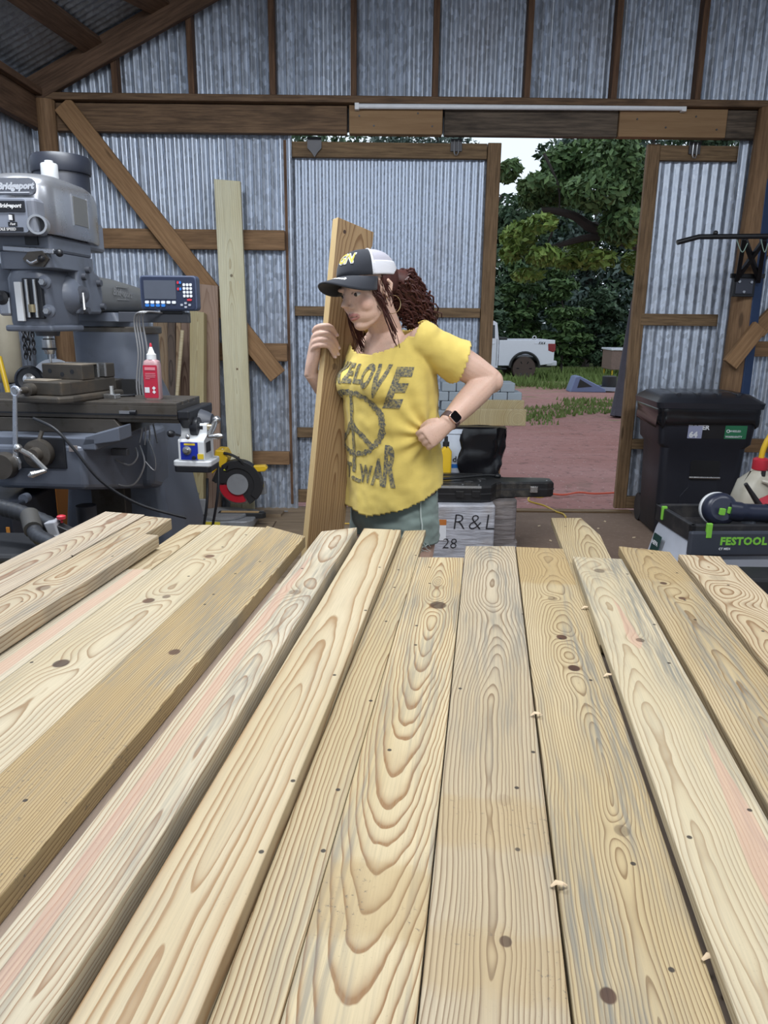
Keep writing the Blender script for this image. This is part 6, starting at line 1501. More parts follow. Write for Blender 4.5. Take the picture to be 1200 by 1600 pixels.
st_ = empty('blue_post', (0, 0, 0), label='dark blue steel post standing right of the wooden pole', cat='post')
a = onY(1187, 395, 5.48); b = onY(1152, 690, 5.45); d = a-b; top = b+d*1.6; bot = b-d*(b.z/d.z)
st_.location = (bot.x, bot.y, 0); WM[st_.name] = Matrix.Translation(st_.location); MB().bar(bot, top, .07, .06).build('post_shaft', plain('dark_blue_paint', (.022, .045, .11), .5), st_, .004, world=True)
MB().box(bot.x-.06, bot.x+.06, bot.y-.05, bot.y+.05, 0, .01).build('foot_plate', MC['dark_blue_paint'], st_, world=True)

# ------------------------------------------------------------------ goods by the door, behind the woman
# wrapped freight parcel
pk0 = onY(690, 790, 3.95); pk1 = onY(766, 790, 3.95)
pk = empty('wrapped_parcel', ((pk0.x+pk1.x)/2, 3.95, 0), label='shrink-wrapped freight parcel marked in black pen', cat='parcel')
def wrap_mat(name, col):
    t = NT(name); p = t.obj(); n1 = t.noise(t.scale(p, (.25, .25, 2.2)), 22, 4, .65); n2 = t.noise(p, 5, 3)
    c = t.mix(t.step(n1, .35, .7), tuple(x*.72 for x in col), tuple(min(1, x*1.25) for x in col)); c = t.mix(t.m('MULTIPLY', t.step(n2, .5, .7), .35), c, (.30, .24, .17)); t.bump(n1, .01, .8)
    return t.fin(c, .25, 0, .6)
WRAP = wrap_mat('stretch_film', (.40, .41, .46)); WRAP2 = wrap_mat('brown_grey_film', (.20, .18, .18))
zt = onY(700, 789, 3.95).z
MB().box(-.33, .165, .0, .5, .0, zt).build('parcel_body', WRAP, pk, .01)
PEN = plain('marker_pen', (.015, .015, .02), .5)
lettering('pen_marks', 'R&L', front(.045, -.002, zt-.10), PEN, pk, .13, -.0025, .1, 1.15); lettering('pen_marks', '28', front(-.085, -.002, zt-.225), PEN, pk, .085, -.0012, .1)
MB().prism(rrect(.040, .12, .002, 1), 0, .002, front(-.125, 0, zt-.145)).build('shipping_label', KW, pk); MB().prism(rrect(.040, .032, .002, 1), 0, .0025, front(-.125, 0, zt-.10)).build('label_band', plain('rust_orange', (.45, .15, .03), .5), pk)
p2 = empty('wrapped_parcel', (pk1.x+.105, 4.08, 0), label='narrow brown-grey wrapped parcel beside the pen-marked one', cat='parcel')
MB().loft([[Vector((a, b, z)) for a, b in rrect(w, .30, .03, 3, cx4, .12)] for w, cx4, z in ((.185, 0, 0), (.18, .0, .12), (.165, -.005, .13), (.17, -.004, .22), (.155, -.01, .23), (.15, -.01, zt-.002))]).build('parcel_body', WRAP2, p2)
MB().box(.0, .07, -.036, -.03, .20, .205).build('torn_film', WRAP, p2); MB().prism([(-.02, .0), (.02, .02), (.025, -.03)], 0, .004, front(.03, -.035, .165)).build('torn_hole', SK, p2)
# instrument case
gc0 = onY(770, 780, 4.02)
gt_ = empty('instrument_case', (gc0.x, 4.2, zt+.004), label='scuffed black hard instrument case lying on the parcels', cat='case')
GK = plain('case_black', (.014, .014, .015), .32, 0, .2, 6, dirt=(.12, .105, .085), dirt_amt=.55, dsc=7); I_ = Matrix.Translation(-Vector(gt_.location))
def gp_(px, py): q = onZ(px, py, zt+.10); return (q.x-gt_.location.x, q.y-gt_.location.y)
# plan outline: body at left, waist, neck to the right
OUT = [(-.42, -.20), (-.07, -.20), (-.01, -.18), (.03, -.10), (.06, -.075), (.33, -.055), (.37, -.04), (.37, .04), (.33, .055), (.10, .06), (.02, .13), (-.06, .17), (-.42, .18)]
for z0_, z1_, s_, nm in ((0, .045, 1.0, 'case_base'), (.049, .092, 1.0, 'case_lid')):
    mb = MB(); sc = lambda P, k: [Vector(((x+.02)*k-.02, y*k, 0)) for x, y in P]
    mb.loft([[p+Vector((0, 0, z)) for p in sc(OUT, k)] for z, k in (((0, .97), (.008, 1.0), (.045, 1.0)) if nm == 'case_base' else ((.049, 1.0), (.080, 1.0), (.092, .97)))], smooth=False); mb.build(nm, GK, gt_, .004)
mb = MB(); mb.loft([[p+Vector((0, 0, z)) for p in [Vector((x*1.008, y*1.012, 0)) for x, y in OUT]] for z in (.043, .051)], smooth=False); mb.build('case_valance', plain('dark_trim', (.03, .03, .032), .4), gt_)
for x, y in ((-.19, -.205), (-.10, -.20), (.25, -.067)): MB().box(x-.022, x+.022, y-.008, y+.002, .03, .066).build('case_latch', MSTL if x > 0 else GK, gt_, .002)
for x, y in ((-.17, -.16), (-.08, -.17), (-.06, -.06), (.33, -.03)): MB().cyl((x, y, .092), (x, y, .095), .006, n=10).build('rivet', BOLT, gt_)
for x, y in ((-.13, -.10), (-.05, -.02)): MB().ball((x, y, .093), (.03, .02, .008), 14, 6).build('case_boss', GK, gt_)
MB().tube(spline([(-.40, -.10, .10), (-.2, -.04, .105), (-.02, .03, .108), (.05, .05, .10)], 5), .008, 8).build('case_strap', RB, gt_); MB().ball((.055, .04, .102), (.02, .018, .014)).build('strap_knot', RB, gt_)
MB().prism([(-.36, -.15), (-.12, -.15), (-.12, -.13), (-.36, -.13)], .092, .097).build('lid_ridge', GK, gt_); MB().prism([(-.36, .09), (-.06, .11), (-.06, .12), (-.36, .10)], .092, .097).build('lid_ridge', GK, gt_)
# timber crate with pavers and boards
cr = empty('timber_crate', (0, 0, 0), label='low timber crate hidden behind the black bag', cat='crate')
ca = onY(688, 668, 4.80); cb = onY(782, 668, 4.80); CZ = onY(760, 666, 4.75).z
cr.location = ((ca.x+cb.x)/2, 4.95, 0); WM[cr.name] = Matrix.Translation(cr.location)
for x in (ca.x+.05, cb.x-.05):
    for y in (4.78, 5.24): MB().box(x-.04, x+.04, y-.04, y+.04, 0, CZ-.03).build('crate_post', WD_BRACE, cr, world=True)
for y in (4.78, 5.24):
    for z in (.25, .5): MB().box(ca.x, cb.x, y-.055, y-.04, z-.05, z+.05).build('crate_slat', WD_BRACE, cr, world=True)
MB().box(ca.x, cb.x, 4.74, 5.30, CZ-.03, CZ).build('crate_top', WD_BRACE, cr, .003, world=True)
PVM = plain('blue_grey_paver', (.30, .35, .40), .8, 0, .15, 10, bump=.001); pv0 = None
for r_ in range(4):
    for c_ in range(6):
        mbp = None
        if pv0 is None: o = MB().box(-.048, .048, -.10, .10, 0, .062).build('paver', PVM, None, .006); pv0 = o
        else: o = pv0.copy(); COL.objects.link(o)
        o.location = (ca.x+.02+.100*c_+(.05 if r_ % 2 else 0)*(c_ < 5)-(.0 if c_ < 5 else 0), 5.15, CZ+.001+.0635*r_)
        if c_ == 5 and r_ % 2: bpy.data.objects.remove(o); continue
        tag(o, 'blue-grey paver, %s course of the stack by the door, %s from its left end' % (('lowest', 'second', 'third', 'top')[r_], ('first', 'second', 'third', 'fourth', 'fifth', 'sixth')[c_]), 'paver', 'stacked pavers by the door')
for i, (x0p, x1p, ya, zo, lb_) in enumerate(((700, 821, 4.79, 0, 'front pale board lying under the bent elbow'), (735, 817, 4.93, .012, 'rear pale board lying behind the other by the door'))):
    A = onY(x0p, 655, ya); E_ = onY(x1p, 655, ya); w = E_.x-A.x; hgt = .105 if i == 0 else .15
    o = MB().box(-w/2, w/2, -.02, .02, 0, hgt).build('short_board', lumber('door_board_%d' % i, 41+i, (.58, .46, .25), (.42, .30, .14), sp=.012, u0=.2, blue=.1, strength=.5), None, .003)
    o.location = ((A.x+E_.x)/2, ya, CZ+.001); tag(o, lb_, 'board')
# bucket with a black bag over it, yellow jug
bu = empty('paint_bucket', (0, 0, 0), label='white plastic bucket with blue band showing beside the black bag', cat='bucket')
q = onY(712, 700, 4.42); bu.location = (q.x, 4.50, zt+.0); WM[bu.name] = Matrix.Translation(bu.location)
hb_ = onY(705, 674, 4.40).z-zt
# crates under bucket and bag: a third parcel carrying them
p3_ = empty('wrapped_parcel', (0, 0, 0), label='film-wrapped parcel at the back carrying bucket and bag', cat='parcel'); a = onY(690, 735, 4.48); b = onY(790, 735, 4.48)
p3_.location = ((a.x+b.x)/2, 4.52, 0); WM[p3_.name] = Matrix.Translation(p3_.location); MB().box(a.x-.05, b.x-.02, 4.46, 4.70, 0, zt).build('parcel_body', WRAP2, p3_, .01, world=True)
bu.location.y = 4.58; WM[bu.name] = Matrix.Translation(bu.location)
MB().lathe([(.075, 0), (.08, .01), (.092, hb_-.03), (.097, hb_-.028), (.097, hb_), (.085, hb_)], n=32).build('bucket_wall', plain('bucket_white', (.62, .68, .78), .35), bu)
MB().lathe([(.0835, .10), (.0845, .10), (.0855, .125), (.0845, .125)], n=32).build('blue_band', KB, bu)
v, f = text_mesh('deli.', .05, .001); MB().add([Vector(((.0900)*math.sin(p.x/.09+.35), -.0900*math.cos(p.x/.09+.35), .155+p.y)) for p in v], f).build('bucket_word', PEN, bu)
bgx = onY(750, 700, 4.50); bg_ = empty('black_bag', (bgx.x, 4.55, zt), label='crumpled black plastic bag standing behind the instrument case', cat='bag'); WM[bg_.name] = Matrix.Translation(bg_.location)
h3 = onY(750, 669, 4.50).z-zt; rings = []; rb = random.Random(12)
for j in range(15):
    t_ = j/14; w = .125+.045*t_; ring_ = []
    for k in range(40):
        a = 2*PI*k/40; cx5 = math.copysign(abs(math.cos(a))**.5, math.cos(a)); sy5 = math.copysign(abs(math.sin(a))**.6, math.sin(a))
        nz = mnoise.noise(Vector((math.cos(a)*2.2, math.sin(a)*2.2, t_*3.2+4)))*.030+mnoise.noise(Vector((math.cos(a)*5, math.sin(a)*5, t_*7)))*.012
        ring_.append(Vector(((w+nz)*cx5+.012-.02*t_, (.060+nz*.8)*sy5, max(0, h3*t_+(.006*math.sin(k*.8) if j == 14 else 0)))))
    rings.append(ring_)
MB().loft(rings).build('bag_film', plain('crumpled_black_film', (.008, .008, .010), .22), bg_)
yj = empty('yellow_jug', (0, 0, 0), label='small yellow jug with a black cap at the woman\'s hip', cat='jug'); q = onY(699, 712, 4.30); yj.location = (q.x, 4.42, zt); 
p3_.children[0].data.vertices  # parcel reaches forward under the jug
WM[yj.name] = Matrix.Translation(yj.location); hj = onY(699, 697, 4.42).z-zt
MB().loft([[Vector((a, b, z)) for a, b in rrect(w, .07, .015, 3)] for w, z in ((.065, 0), (.07, .01), (.07, hj-.03), (.04, hj-.01), (.022, hj))]).build('jug_body', SY, yj); MB().lathe([(.020, hj), (.020, hj+.025), (.012, hj+.03), (.010, hj+.06)], n=14).build('jug_cap', SK, yj)
# cords near the sill
yc_ = empty('rope', (0, 0, 0), label='yellow cord trailing over the door sill onto the floor', cat='cord')
MB().tube(spline([onY(856, 772, 5.95), onY(846, 777, 5.90), onY(829, 776, 5.88), onY(827, 783, 5.75), onZ(850, 790, .02), onZ(868, 799, .008), onZ(880, 803, .007), onZ(884, 808, .007)], 7), .007, 8).build('cord_run', plain('cord_yellow', (.62, .42, .06), .6), yc_, world=True)
# chips of wood on the floor and boards
CH = plain('wood_chip_tan', (.62, .48, .32), .8); rc = random.Random(8)
spots = [(872, 826, 0), (905, 812, 0), (842, 822, 0), (935, 826, 0), (990, 840, 0), (860, 845, 0), (1003, 858, 0), (945, 815, 0)]
for i, (px, py, z) in enumerate(spots):
    q = onZ(px, py, .001); o = MB().prism([(-.02, -.006), (.005, -.010), (.022, .002), (.0, .009)], 0, .003).build('wood_chip', CH, None)
    o.location = q; o.rotation_euler = (0, 0, rc.uniform(0, 6)); tag(o, 'small wood chip on the brown floor '+('right of the parcels, middle of three', 'nearest the door sill', 'closest to the parcels', 'left of the bin, under the far board tip', 'just left of the bin foot', 'at the edge of the tan-ended board', 'between the two right-hand boards', 'midway between sill and far board tip')[i], 'wood chip', 'wood chips on the floor')
for i, (px, py, lb_) in enumerate(((915, 951, 'curled wood shaving at the gap near the tan-ended board'), (951, 1057, 'pale wood shaving lying at the gap beside the black knots'), (873, 1385, 'tiny curled shaving in the gap at lower right'), (1111, 1500, 'pale shaving stuck in the gap at the bottom right'), (838, 1118, 'light chip in the gap beside the ladder-grain board'))):
    q = onZ(px, py, .829); mb = MB(); mb.tube([q+Vector((-.009, 0, 0)), q+Vector((-.003, .002, .004)), q+Vector((.004, -.001, .005)), q+Vector((.010, .001, .001))], [.0015, .0035, .003, .001], 6, sy=.4)
    o = mb.build('wood_shaving', CH, None); tag(o, lb_, 'wood shaving')
# ------------------------------------------------------------------ the yard outside
def gz(x, y): return -.12-(max(y, 5.6)-5.7)*.0217
def ground_mat():
    t = NT('red_clay_yard'); p = t.obj(); x, y, z = t.sep(p)[:3]
    a = t.noise(t.scale(p, (.5, 1.6, 1)), .9, 5, .65); b = t.noise(p, 9, 5, .7); c_ = t.noise(t.scale(p, (.35, 1.2, 1)), 2.6, 4, .6)
    c = t.mix(a, (.22, .085, .068), (.42, .25, .235)); c = t.mix(t.m('MULTIPLY', t.step(b, .52, .68), .6), c, (.10, .065, .06)); c = t.mix(t.m('MULTIPLY', t.step(t.vor(p, 14), .16, .10), .5), c, (.55, .48, .45))
    far = t.step(t.m('ADD', y, t.m('MULTIPLY', t.m('SUBTRACT', c_, .5), 26)), 21, 25)
    mid_ = t.m('MULTIPLY', t.step(c_, .56, .68), t.m('MULTIPLY', t.step(y, 11, 14), .75))
    near = t.m('MULTIPLY', t.step(t.noise(p, 3, 4), .55, .7), t.step(y, 8.5, 6.5))
    g = t.mix(b, (.085, .12, .035), (.17, .21, .07)); c = t.mix(t.m('MAXIMUM', far, mid_), c, g); c = t.mix(t.m('MULTIPLY', near, .5), c, (.13, .115, .085))
    t.bump(t.m('ADD', a, t.m('MULTIPLY', b, .4)), .05, .7); return t.fin(c, .95, 0, .15)
gx = np.linspace(-30, 60, 61); gy = np.concatenate([np.linspace(WALL+.12, 12, 26), np.linspace(13, 30, 18), np.linspace(32, 90, 16)])
gv = [(x, y, gz(x, y)+(.05*mnoise.noise(Vector((x*.6, y*.9, 0)))+.02*mnoise.noise(Vector((x*2, y*3, 1))))*min(1, (y-5.7)/2)) for y in gy for x in gx]
nx = len(gx); gf = [(j*nx+i, j*nx+i+1, (j+1)*nx+i+1, (j+1)*nx+i) for j in range(len(gy)-1) for i in range(nx-1)]
tag(MB().add(gv, gf, True).build('ground', ground_mat(), None), kind='structure')
MB().box(-3, 6, WALL+.11, WALL+.14, -.3, -.012).build('slab_edge', MC['fm2'], fl, world=True)
# cord on the ground
oc_ = empty('extension_lead', (0, 0, 0), label='orange extension cord lying on the clay just outside the door', cat='cord')
P = []
for px, py in ((800, 775), (825, 772), (842, 772), (856, 769), (880, 771), (905, 767), (930, 769), (970, 767), (1020, 766)):
    q = onZ(px, py, -.11); q.z = gz(q.x, q.y)+.02; P.append(q)
MB().tube(spline(P, 5), .009, 8).build('cord_run', plain('cord_orange', (.62, .10, .05), .6), oc_, world=True)
# grass
def blades(name, n, xr, yr, h, seed, label, clump=None):
    r = random.Random(seed); v = []; f = []
    for i in range(n):
        x, y = r.uniform(*xr), r.uniform(*yr)
        if clump and mnoise.noise(Vector((x*.5, y*.35, seed))) < clump: continue
        z = gz(x, y); a = r.uniform(0, PI); hh = h*r.uniform(.5, 1.2); w = .02*r.uniform(.6, 1.3)*(1+y/30); dx, dy = math.cos(a)*w, math.sin(a)*w; lx, ly = r.gauss(0, .35)*hh, r.gauss(0, .35)*hh
        b = len(v); v += [(x-dx, y-dy, z-.02), (x+dx, y+dy, z-.02), (x+lx, y+ly, z+hh)]; f.append((b, b+1, b+2))
    o = MB().add(v, f).build(name, MC.setdefault('grass', (lambda t: t.fin(t.mix(t.noise(t.obj(), 3, 3), (.075, .125, .03), (.21, .27, .09)), .8, 0, .2))(NT('grass_green'))), None)
    return tag(o, label, 'grass', kind='stuff')
blades('grass_strip', 22000, (0, 24), (21.5, 33), .26, 1, 'green grass strip around the white pickup at the wood edge', -.15)
blades('grass_tuft_patch', 5000, (2.5, 9), (12.5, 18), .10, 2, 'sparse grass tufts on the clay yard', .12)
# white pickup
TW = plain('truck_white', (.70, .71, .78), .22, 0, .03); TG = plain('truck_glass', (.012, .014, .018), .08); TT = plain('tyre_clay', (.075, .050, .042), .85, 0, .25, 6); TK = plain('truck_black', (.012, .012, .013), .5)
tq = onY(815, 591, 26.0)
tk = empty('pickup_truck', (tq.x, 26.0+.95, gz(tq.x, 26)+.0), math.radians(4), 'white pickup truck with clay-covered tyres parked beyond the door', 'truck')
XZ = Matrix(((1, 0, 0, 0), (0, 0, 1, 0), (0, 1, 0, 0), (0, 0, 0, 1)))    # outline in x,z extruded along y
def tpr(P, y0, y1, mat, name, bev=.03): return MB().prism(P, y0, y1, XZ).build(name, mat, tk, bev, 3)
def arch(cx6, r, z0, n=10): return [(cx6+r*math.cos(PI-PI*k/n), z0+r*math.sin(PI-PI*k/n)) for k in range(n+1)]
# rear wheel centre at x=0, truck runs toward -x
tpr([(1.02, .62), (1.03, 1.38), (-.92, 1.36), (-.92, .50), (-.55, .50)]+arch(0, .52, .45)+[(.55, .52), (.98, .58)], -.98, -.90, TW, 'bed_side')
tpr([(1.02, .62), (1.03, 1.38), (-.92, 1.36), (-.92, .50), (-.55, .50)]+arch(0, .52, .45)+[(.55, .52), (.98, .58)], .90, .98, TW, 'bed_side')
MB().box(-.92, 1.0, -.9, .9, .75, .80).build('bed_floor', TK, tk); MB().box(.98, 1.04, -.9, .9, .70, 1.38).build('tailgate', TW, tk, .02)
tpr([(-.94, .42), (-.94, 1.36), (-1.02, 1.93), (-1.14, 2.0), (-2.5, 2.0), (-2.75, 1.93), (-3.25, 1.38), (-4.35, 1.26), (-4.45, 1.1), (-4.45, .5), (-4.2, .48)]+[(x, z) for x, z in reversed(arch(-3.68, .52, .45))][::-1][::-1][::-1]+[(-3.1, .42)], -.97, .97, TW, 'cab', .05)
for y in (-.975, .965):
    MB().prism([(-1.08, 1.42), (-1.10, 1.86), (-1.62, 1.88), (-1.66, 1.42)], y, y+.012, XZ).build('side_window', TG, tk); MB().prism([(-1.76, 1.42), (-1.72, 1.88), (-2.45, 1.86), (-2.9, 1.42)], y, y+.012, XZ).build('side_window', TG, tk)
MB().box(-.985, -.96, -.7, .7, 1.45, 1.86).build('rear_window', TG, tk)
for x in (-1.0, -1.70): MB().box(x-.006, x+.006, -.976, -.965, .50, 1.40).build('door_seam', TK, tk)
MB().box(-1.22, -1.08, -.99, -.97, 1.22, 1.27).build('door_handle', TW, tk, .01); MB().box(-3.0, -.62, -1.0, -.90, .36, .43).build('running_board', TK, tk, .02); MB().box(-1.0, 1.0, -.8, .8, .45, .6).build('frame_rails', TK, tk)
for y in (-.992,):
    mb = MB(); mb.tube([Vector((.515*math.cos(PI*k/16), y, .44+.515*math.sin(PI*k/16))) for k in range(17)], .045, 8); mb.build('wheel_arch', TK, tk)
for x in (0, -3.68):
    for y in (-.84, .84):
        MB().lathe([(.30, -.13), (.40, -.12), (.41, 0), (.40, .12), (.30, .13)], (x, y, .41), (0, 1, 0), 36).build('tyre', TT, tk)
        MB().lathe([(.29, -.10), (.285, -.06), (.10, -.05), (.06, -.09)], (x, y, .41), (0, 1, 0), 24).build('wheel_rim', TK, tk)
        if y < 0:
            for k in range(6):
                a = 2*PI*k/6; MB().bar((x+.05*math.cos(a), y-.09, .41+.05*math.sin(a)), (x+.27*math.cos(a), y-.115, .41+.27*math.sin(a)), .03, .05, (0, -1, 0)).build('wheel_spoke', TG, tk)
MB().prism([(.80, 1.02), (.78, 1.26), (1.05, 1.26), (1.06, 1.02), (.98, .96)], -.99, -.80, XZ).build('tail_light', plain('tail_red', (.22, .012, .015), .2), tk, .02)
MB().box(.78, 1.15, -.96, .96, .50, .68).build('rear_bumper', plain('bumper_white', (.55, .56, .62), .3), tk, .04); MB().box(.30, .78, -.99, -.975, 1.245, 1.29).build('badge_base', TW, tk)
lettering('bed_badge', 'FX4', Matrix.Translation((.56, -.995, 1.27)) @ FRONT, TK, tk, .11, .004, .2, 1.3)
MB().tube([Vector((.42+.06*math.cos(t), -.5, 1.44+.06*math.sin(t))) for t in [2*PI*k/14 for k in range(14)]], .02, 6, closed=True).build('cargo_ring', BOLT, tk); MB().box(-.88, -.6, -.8, .8, 1.2, 1.45).build('tool_tray', TK, tk, .03)
# scrap by the wood edge
sc_ = empty('scrap_metal', (0, 0, 0), label='tilted blue-grey metal scrap panel on the grass', cat='scrap'); q = onY(918, 592, 21.0); sc_.location = (q.x, 21.0, gz(q.x, 21)); WM[sc_.name] = Matrix.Translation(sc_.location)
SBL = plain('scrap_blue', (.16, .20, .34), .4, .3); MB().prism([(-.55, 0), (-.42, .42), (-.30, .44), (.42, .10), (.45, 0)], -.35, .2, XZ).build('panel_sheet', SBL, sc_, .02); MB().prism([(-.36, .12), (-.30, .36), (.05, .16)], -.36, -.35, XZ).build('panel_recess', TK, sc_)
s2 = empty('steel_skid', (0, 0, 0), label='flat grey steel frame with a black drum on the grass', cat='scrap'); q = onY(955, 596, 21.0); s2.location = (q.x, 21.0, gz(q.x, 21)); WM[s2.name] = Matrix.Translation(s2.location)
for a, b in (((-.5, -.3, .10), (.9, -.3, .06)), ((-.5, .3, .10), (.9, .3, .10)), ((.3, -.3, .08), (.9, .2, .5)), ((-.5, -.3, .1), (-.5, .3, .1))): MB().bar(a, b, .08, .10).build('frame_rail', plain('pale_steel', (.32, .36, .44), .4, .3), s2)
MB().lathe([(.18, 0), (.2, .02), (.2, .4), (.12, .42)], (-.05, 0, .02), n=20).build('black_drum', TK, s2)
tr_ = empty('utility_trailer', (0, 0, 0), label='small rusty-sided trailer with a white top rail by the trees', cat='trailer'); q = onY(962, 590, 28.0); tr_.location = (q.x+.3, 28.0, gz(q.x, 28)); WM[tr_.name] = Matrix.Translation(tr_.location)
MB().box(-.7, 1.6, -.6, .6, .35, 1.05).build('trailer_box', plain('rusty_side', (.20, .13, .11), .7, 0, .3), tr_, .02); MB().box(-.74, 1.64, -.64, .64, 1.05, 1.12).build('top_rail', TW, tr_, .01)
for y in (-.62, .62): MB().cyl((.4, y-.08, .3), (.4, y+.08, .3), .3, n=24).build('trailer_wheel', TK, tr_)
MB().cyl((-.6, -.5, 0), (-.6, -.5, .36), .03, n=8).build('jack_leg', SY, tr_); MB().cyl((-.6, .5, 0), (-.6, .5, .36), .03, n=8).build('jack_leg', SY, tr_)
lp = empty('leaning_post', (0, 0, 0), label='dark leaning post just outside the right door frame', cat='post'); a = onY(993, 470, 14.6); b = onY(972, 600, 14.3); d = b-a; e = b+d*((b.z-gz(0, 14.3))/(-d.z)); lp.location = (e.x, e.y, e.z); WM[lp.name] = Matrix.Translation(lp.location)
LPM = plain('dark_wet_wood', (.055, .05, .065), .8, 0, .3); MB().tube([e, b, a], [.13, .10, .08], 10).build('post_trunk', LPM, lp, world=True); MB().tube([b+Vector((.02, 0, -.15)), e+Vector((-.10, -.1, .02))], [.03, .025], 8).build('post_root', LPM, lp, world=True)

# ------------------------------------------------------------------ trees
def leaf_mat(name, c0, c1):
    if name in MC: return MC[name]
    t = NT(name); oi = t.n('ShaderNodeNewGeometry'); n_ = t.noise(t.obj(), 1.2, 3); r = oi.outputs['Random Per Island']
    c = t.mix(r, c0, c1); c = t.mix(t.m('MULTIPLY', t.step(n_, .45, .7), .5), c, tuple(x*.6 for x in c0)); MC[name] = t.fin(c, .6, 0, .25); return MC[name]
BARK = plain('bark_dark', (.050, .040, .036), .9, 0, .3, 5, bump=.01)
def leaf_cloud(clumps, n, size, seed, flat=.5):
    """clumps: (x, y, z, rx, ry, rz); leaves are small bent quads on the shells of the clumps"""
    rg_ = np.random.default_rng(seed); vol = np.array([c[3]*c[4]*c[5] for c in clumps])**.67; idx = rg_.choice(len(clumps), n, p=vol/vol.sum())
    C_ = np.array(clumps)[idx]; d = rg_.normal(size=(n, 3)); d /= np.linalg.norm(d, axis=1)[:, None]; r = rg_.uniform(.45, 1.05, n)**.5
    P = C_[:, :3]+d*r[:, None]*C_[:, 3:]
    nrm_ = d*np.array([.6, .6, .6])+rg_.normal(size=(n, 3))*.6+np.array([0, 0, flat]); nrm_ /= np.linalg.norm(nrm_, axis=1)[:, None]
    a = np.cross(nrm_, rg_.normal(size=(n, 3))); a /= np.linalg.norm(a, axis=1)[:, None]; b = np.cross(nrm_, a); s = (size*rg_.uniform(.6, 1.35, n))[:, None]
    V = np.stack([P-a*s, P+b*s*.45+nrm_*s*.12, P+a*s, P-b*s*.45+nrm_*s*.12], 1).reshape(-1, 3)
    me = bpy.data.meshes.new('foliage'); me.vertices.add(4*n); me.vertices.foreach_set('co', V.ravel().astype(np.float32)); me.loops.add(4*n); me.loops.foreach_set('vertex_index', np.arange(4*n, dtype=np.int32)); me.polygons.add(n)
    me.polygons.foreach_set('loop_start', np.arange(0, 4*n, 4, dtype=np.int32)); me.polygons.foreach_set('loop_total', np.full(n, 4, dtype=np.int32)); me.update(calc_edges=True); return me
def tree(name, label, x, y, h, clumps, n, size, lm, seed, limbs=(), r=.18, flat=.5, cat='tree', group='trees behind the yard'):
    root = empty(name, (x, y, gz(x, y)), label=label, cat=cat, group=group); rr_ = random.Random(seed)
    me = leaf_cloud(clumps, n, size, seed, flat); me.materials.append(lm); o = bpy.data.objects.new('foliage', me); COL.objects.link(o); o.parent = root; tag(o, kind='stuff')
    pts = [Vector((rr_.gauss(0, .05)*z, rr_.gauss(0, .05)*z, h*z/6)) for z in range(7)]; pts[0] = Vector((0, 0, -.1))
    MB().tube(spline(pts, 3), [r*(1.15-.9*k/18) for k in range(19)], 8).build('trunk', BARK, root)
    for L in limbs: MB().tube(spline([Vector(p) for p in L[0]], 5), [L[1]*(1-.7*k/(5*(len(L[0])-1))) for k in range(5*(len(L[0])-1)+1)], 8).build('branch', BARK, root)
    return root
LD = leaf_mat('leaf_dark', (.036, .070, .040), (.095, .145, .080)); LM_ = leaf_mat('leaf_mid', (.045, .090, .032), (.125, .195, .070)); LL = leaf_mat('leaf_light', (.085, .15, .025), (.23, .31, .075)); LB = leaf_mat('leaf_hazy_blue', (.060, .095, .085), (.145, .19, .165))  # dark, mid and bluish leaf colours are lightened to paint in distance haze
rt = random.Random(77)
def crown(w, z0, z1, k, d=1.6, rad=(.8, 1.7)):
    return [(rt.uniform(-w, w), rt.uniform(-d, d), rt.uniform(z0, z1), rt.uniform(*rad), rt.uniform(*rad), rt.uniform(*rad)*.6) for _ in range(k)]
# dark wood edge: tall trees in a row, a second row behind
row = [(-2, 40, 12), (2.5, 43, 13), (5.2, 39, 8.2), (8.0, 42, 8.8), (10.6, 40, 13), (13.4, 41, 14), (16.5, 42, 13), (20, 40, 12), (24.5, 43, 13)]
where = ('far left of the row, behind the truck cab', 'left of the row behind the sliding door', 'directly above the pickup, shortest of the row', 'right behind the pickup tail with sky above', 'at the middle of the gap behind the scrap', 'behind the trailer', 'right of the trailer', 'near the right end of the row', 'at the right end of the row')
for i, (x, y, h) in enumerate(row):
    tree('broadleaf_tree', 'dark tall woodland tree '+where[i], x, y, h, crown(2.0, .6, h-.5, 34, 1.4), 6200, .19, (LD, LB, LD)[i % 3], 100+i, r=.22)
for i, (x, y, h) in enumerate(((0.5, 50, 15), (12.5, 50, 17), (19, 51, 17))):
    tree('broadleaf_tree', ('tall backdrop tree behind the left of the wood', 'tall backdrop tree closing the middle of the wood', 'tall backdrop tree closing the right of the wood')[i], x, y, h, crown(3.4, .5, h, 40, 1.4, (1.1, 2.2)), 7000, .26, (LB, LD, LB)[i], 140+i, r=.25)
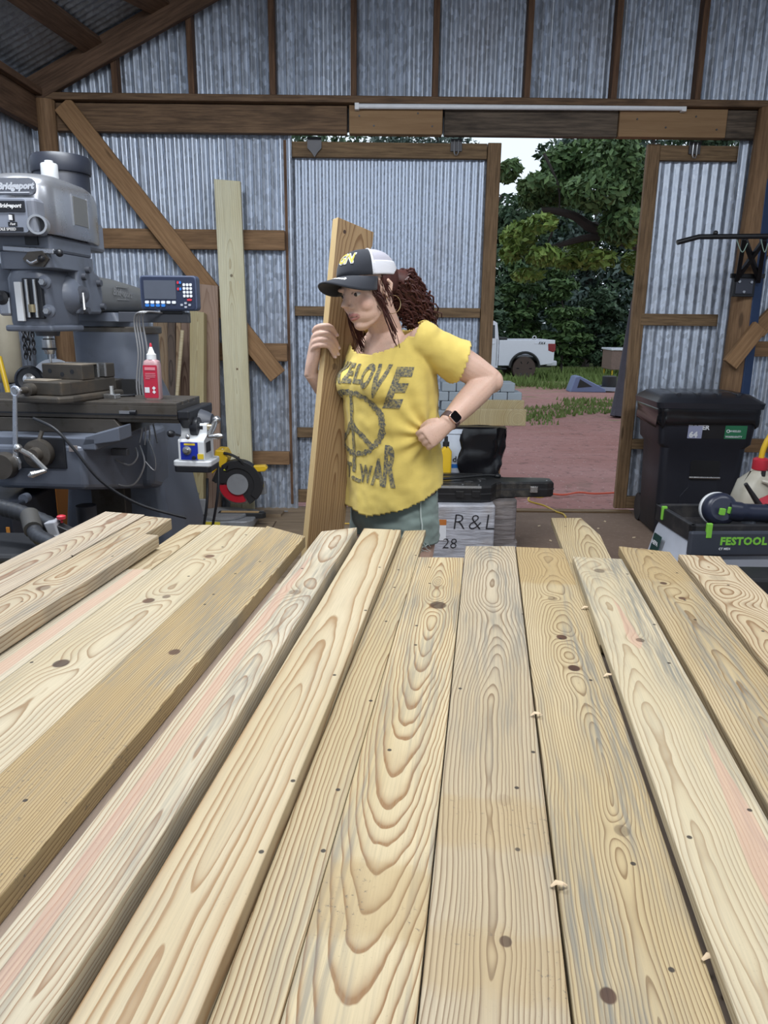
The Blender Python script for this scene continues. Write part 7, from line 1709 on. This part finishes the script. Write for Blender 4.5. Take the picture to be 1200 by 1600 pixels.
# layered shrubs at the edge
for i, (x, y, h, lm) in enumerate(((4.0, 32.5, 3.2, LD), (6.0, 33.5, 4.6, LM_), (7.6, 32.5, 4.8, LM_), (9.4, 33.5, 3.4, LD), (11.2, 32.8, 2.6, LM_), (13.2, 33, 3.5, LD))):
    cl = []
    for k in range(9):
        z = .5+(h-.6)*k/8; w = (1.5*(1-.55*k/8))
        for _ in range(3): cl.append((rt.uniform(-w, w)*.8, rt.uniform(-.8, .8), z+rt.uniform(-.12, .12), w*.55, .7, .20))
    tree('layered_shrub', ('dark shrub behind the cab of the pickup', 'mid-green layered shrub behind the pickup bed', 'largest layered green shrub right of the pickup', 'dark shrub behind the scrap panel', 'low green shrub left of the trailer', 'dark shrub behind the trailer')[i], x, y, h*.9, cl, 4200, .15, lm, 160+i, r=.06, flat=1.2, cat='shrub', group='shrubs at the wood edge')
# near tree whose limb hangs across the doorway
nx_, ny_ = 6.4, 14.5; gzn = gz(nx_, ny_)
def nl(px, py, Y=14.0): q = onY(px, py, Y); return q-Vector((nx_, ny_, gzn))
limbs = [([nl(1075, 420), nl(1010, 385), nl(962, 370), nl(940, 362), nl(918, 352), nl(898, 338), nl(870, 330), nl(846, 328)], .15), ([nl(958, 370), nl(920, 371), nl(890, 378), nl(865, 385), nl(840, 388)], .08), ([nl(866, 345), nl(862, 365), nl(856, 378)], .035), ([nl(850, 240), nl(872, 290), nl(874, 335)], .03), ([nl(1020, 388), nl(985, 320), nl(960, 250), nl(940, 190)], .07)]
cl = []
for (px, py, w, h) in ((795, 268, 16, 12), (838, 290, 26, 13), (872, 258, 24, 26), (915, 250, 40, 26), (960, 255, 36, 36), (985, 300, 26, 30), (930, 300, 42, 24), (880, 300, 30, 18), (970, 350, 28, 26), (835, 312, 22, 10)):
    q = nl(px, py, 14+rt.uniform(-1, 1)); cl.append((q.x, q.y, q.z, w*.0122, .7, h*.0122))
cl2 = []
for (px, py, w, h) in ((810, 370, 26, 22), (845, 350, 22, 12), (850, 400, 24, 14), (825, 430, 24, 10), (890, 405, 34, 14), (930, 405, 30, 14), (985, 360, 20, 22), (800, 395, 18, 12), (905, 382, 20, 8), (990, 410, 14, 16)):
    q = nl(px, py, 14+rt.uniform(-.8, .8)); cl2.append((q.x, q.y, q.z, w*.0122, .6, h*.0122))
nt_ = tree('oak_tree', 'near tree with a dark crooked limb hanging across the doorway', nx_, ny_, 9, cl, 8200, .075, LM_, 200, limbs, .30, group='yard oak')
me = leaf_cloud(cl2, 3400, .075, 201, .6); me.materials.append(LL); o = bpy.data.objects.new('light_green_foliage', me); COL.objects.link(o); o.parent = nt_; tag(o, kind='stuff')  # light green leaf clumps hanging around and below the limb
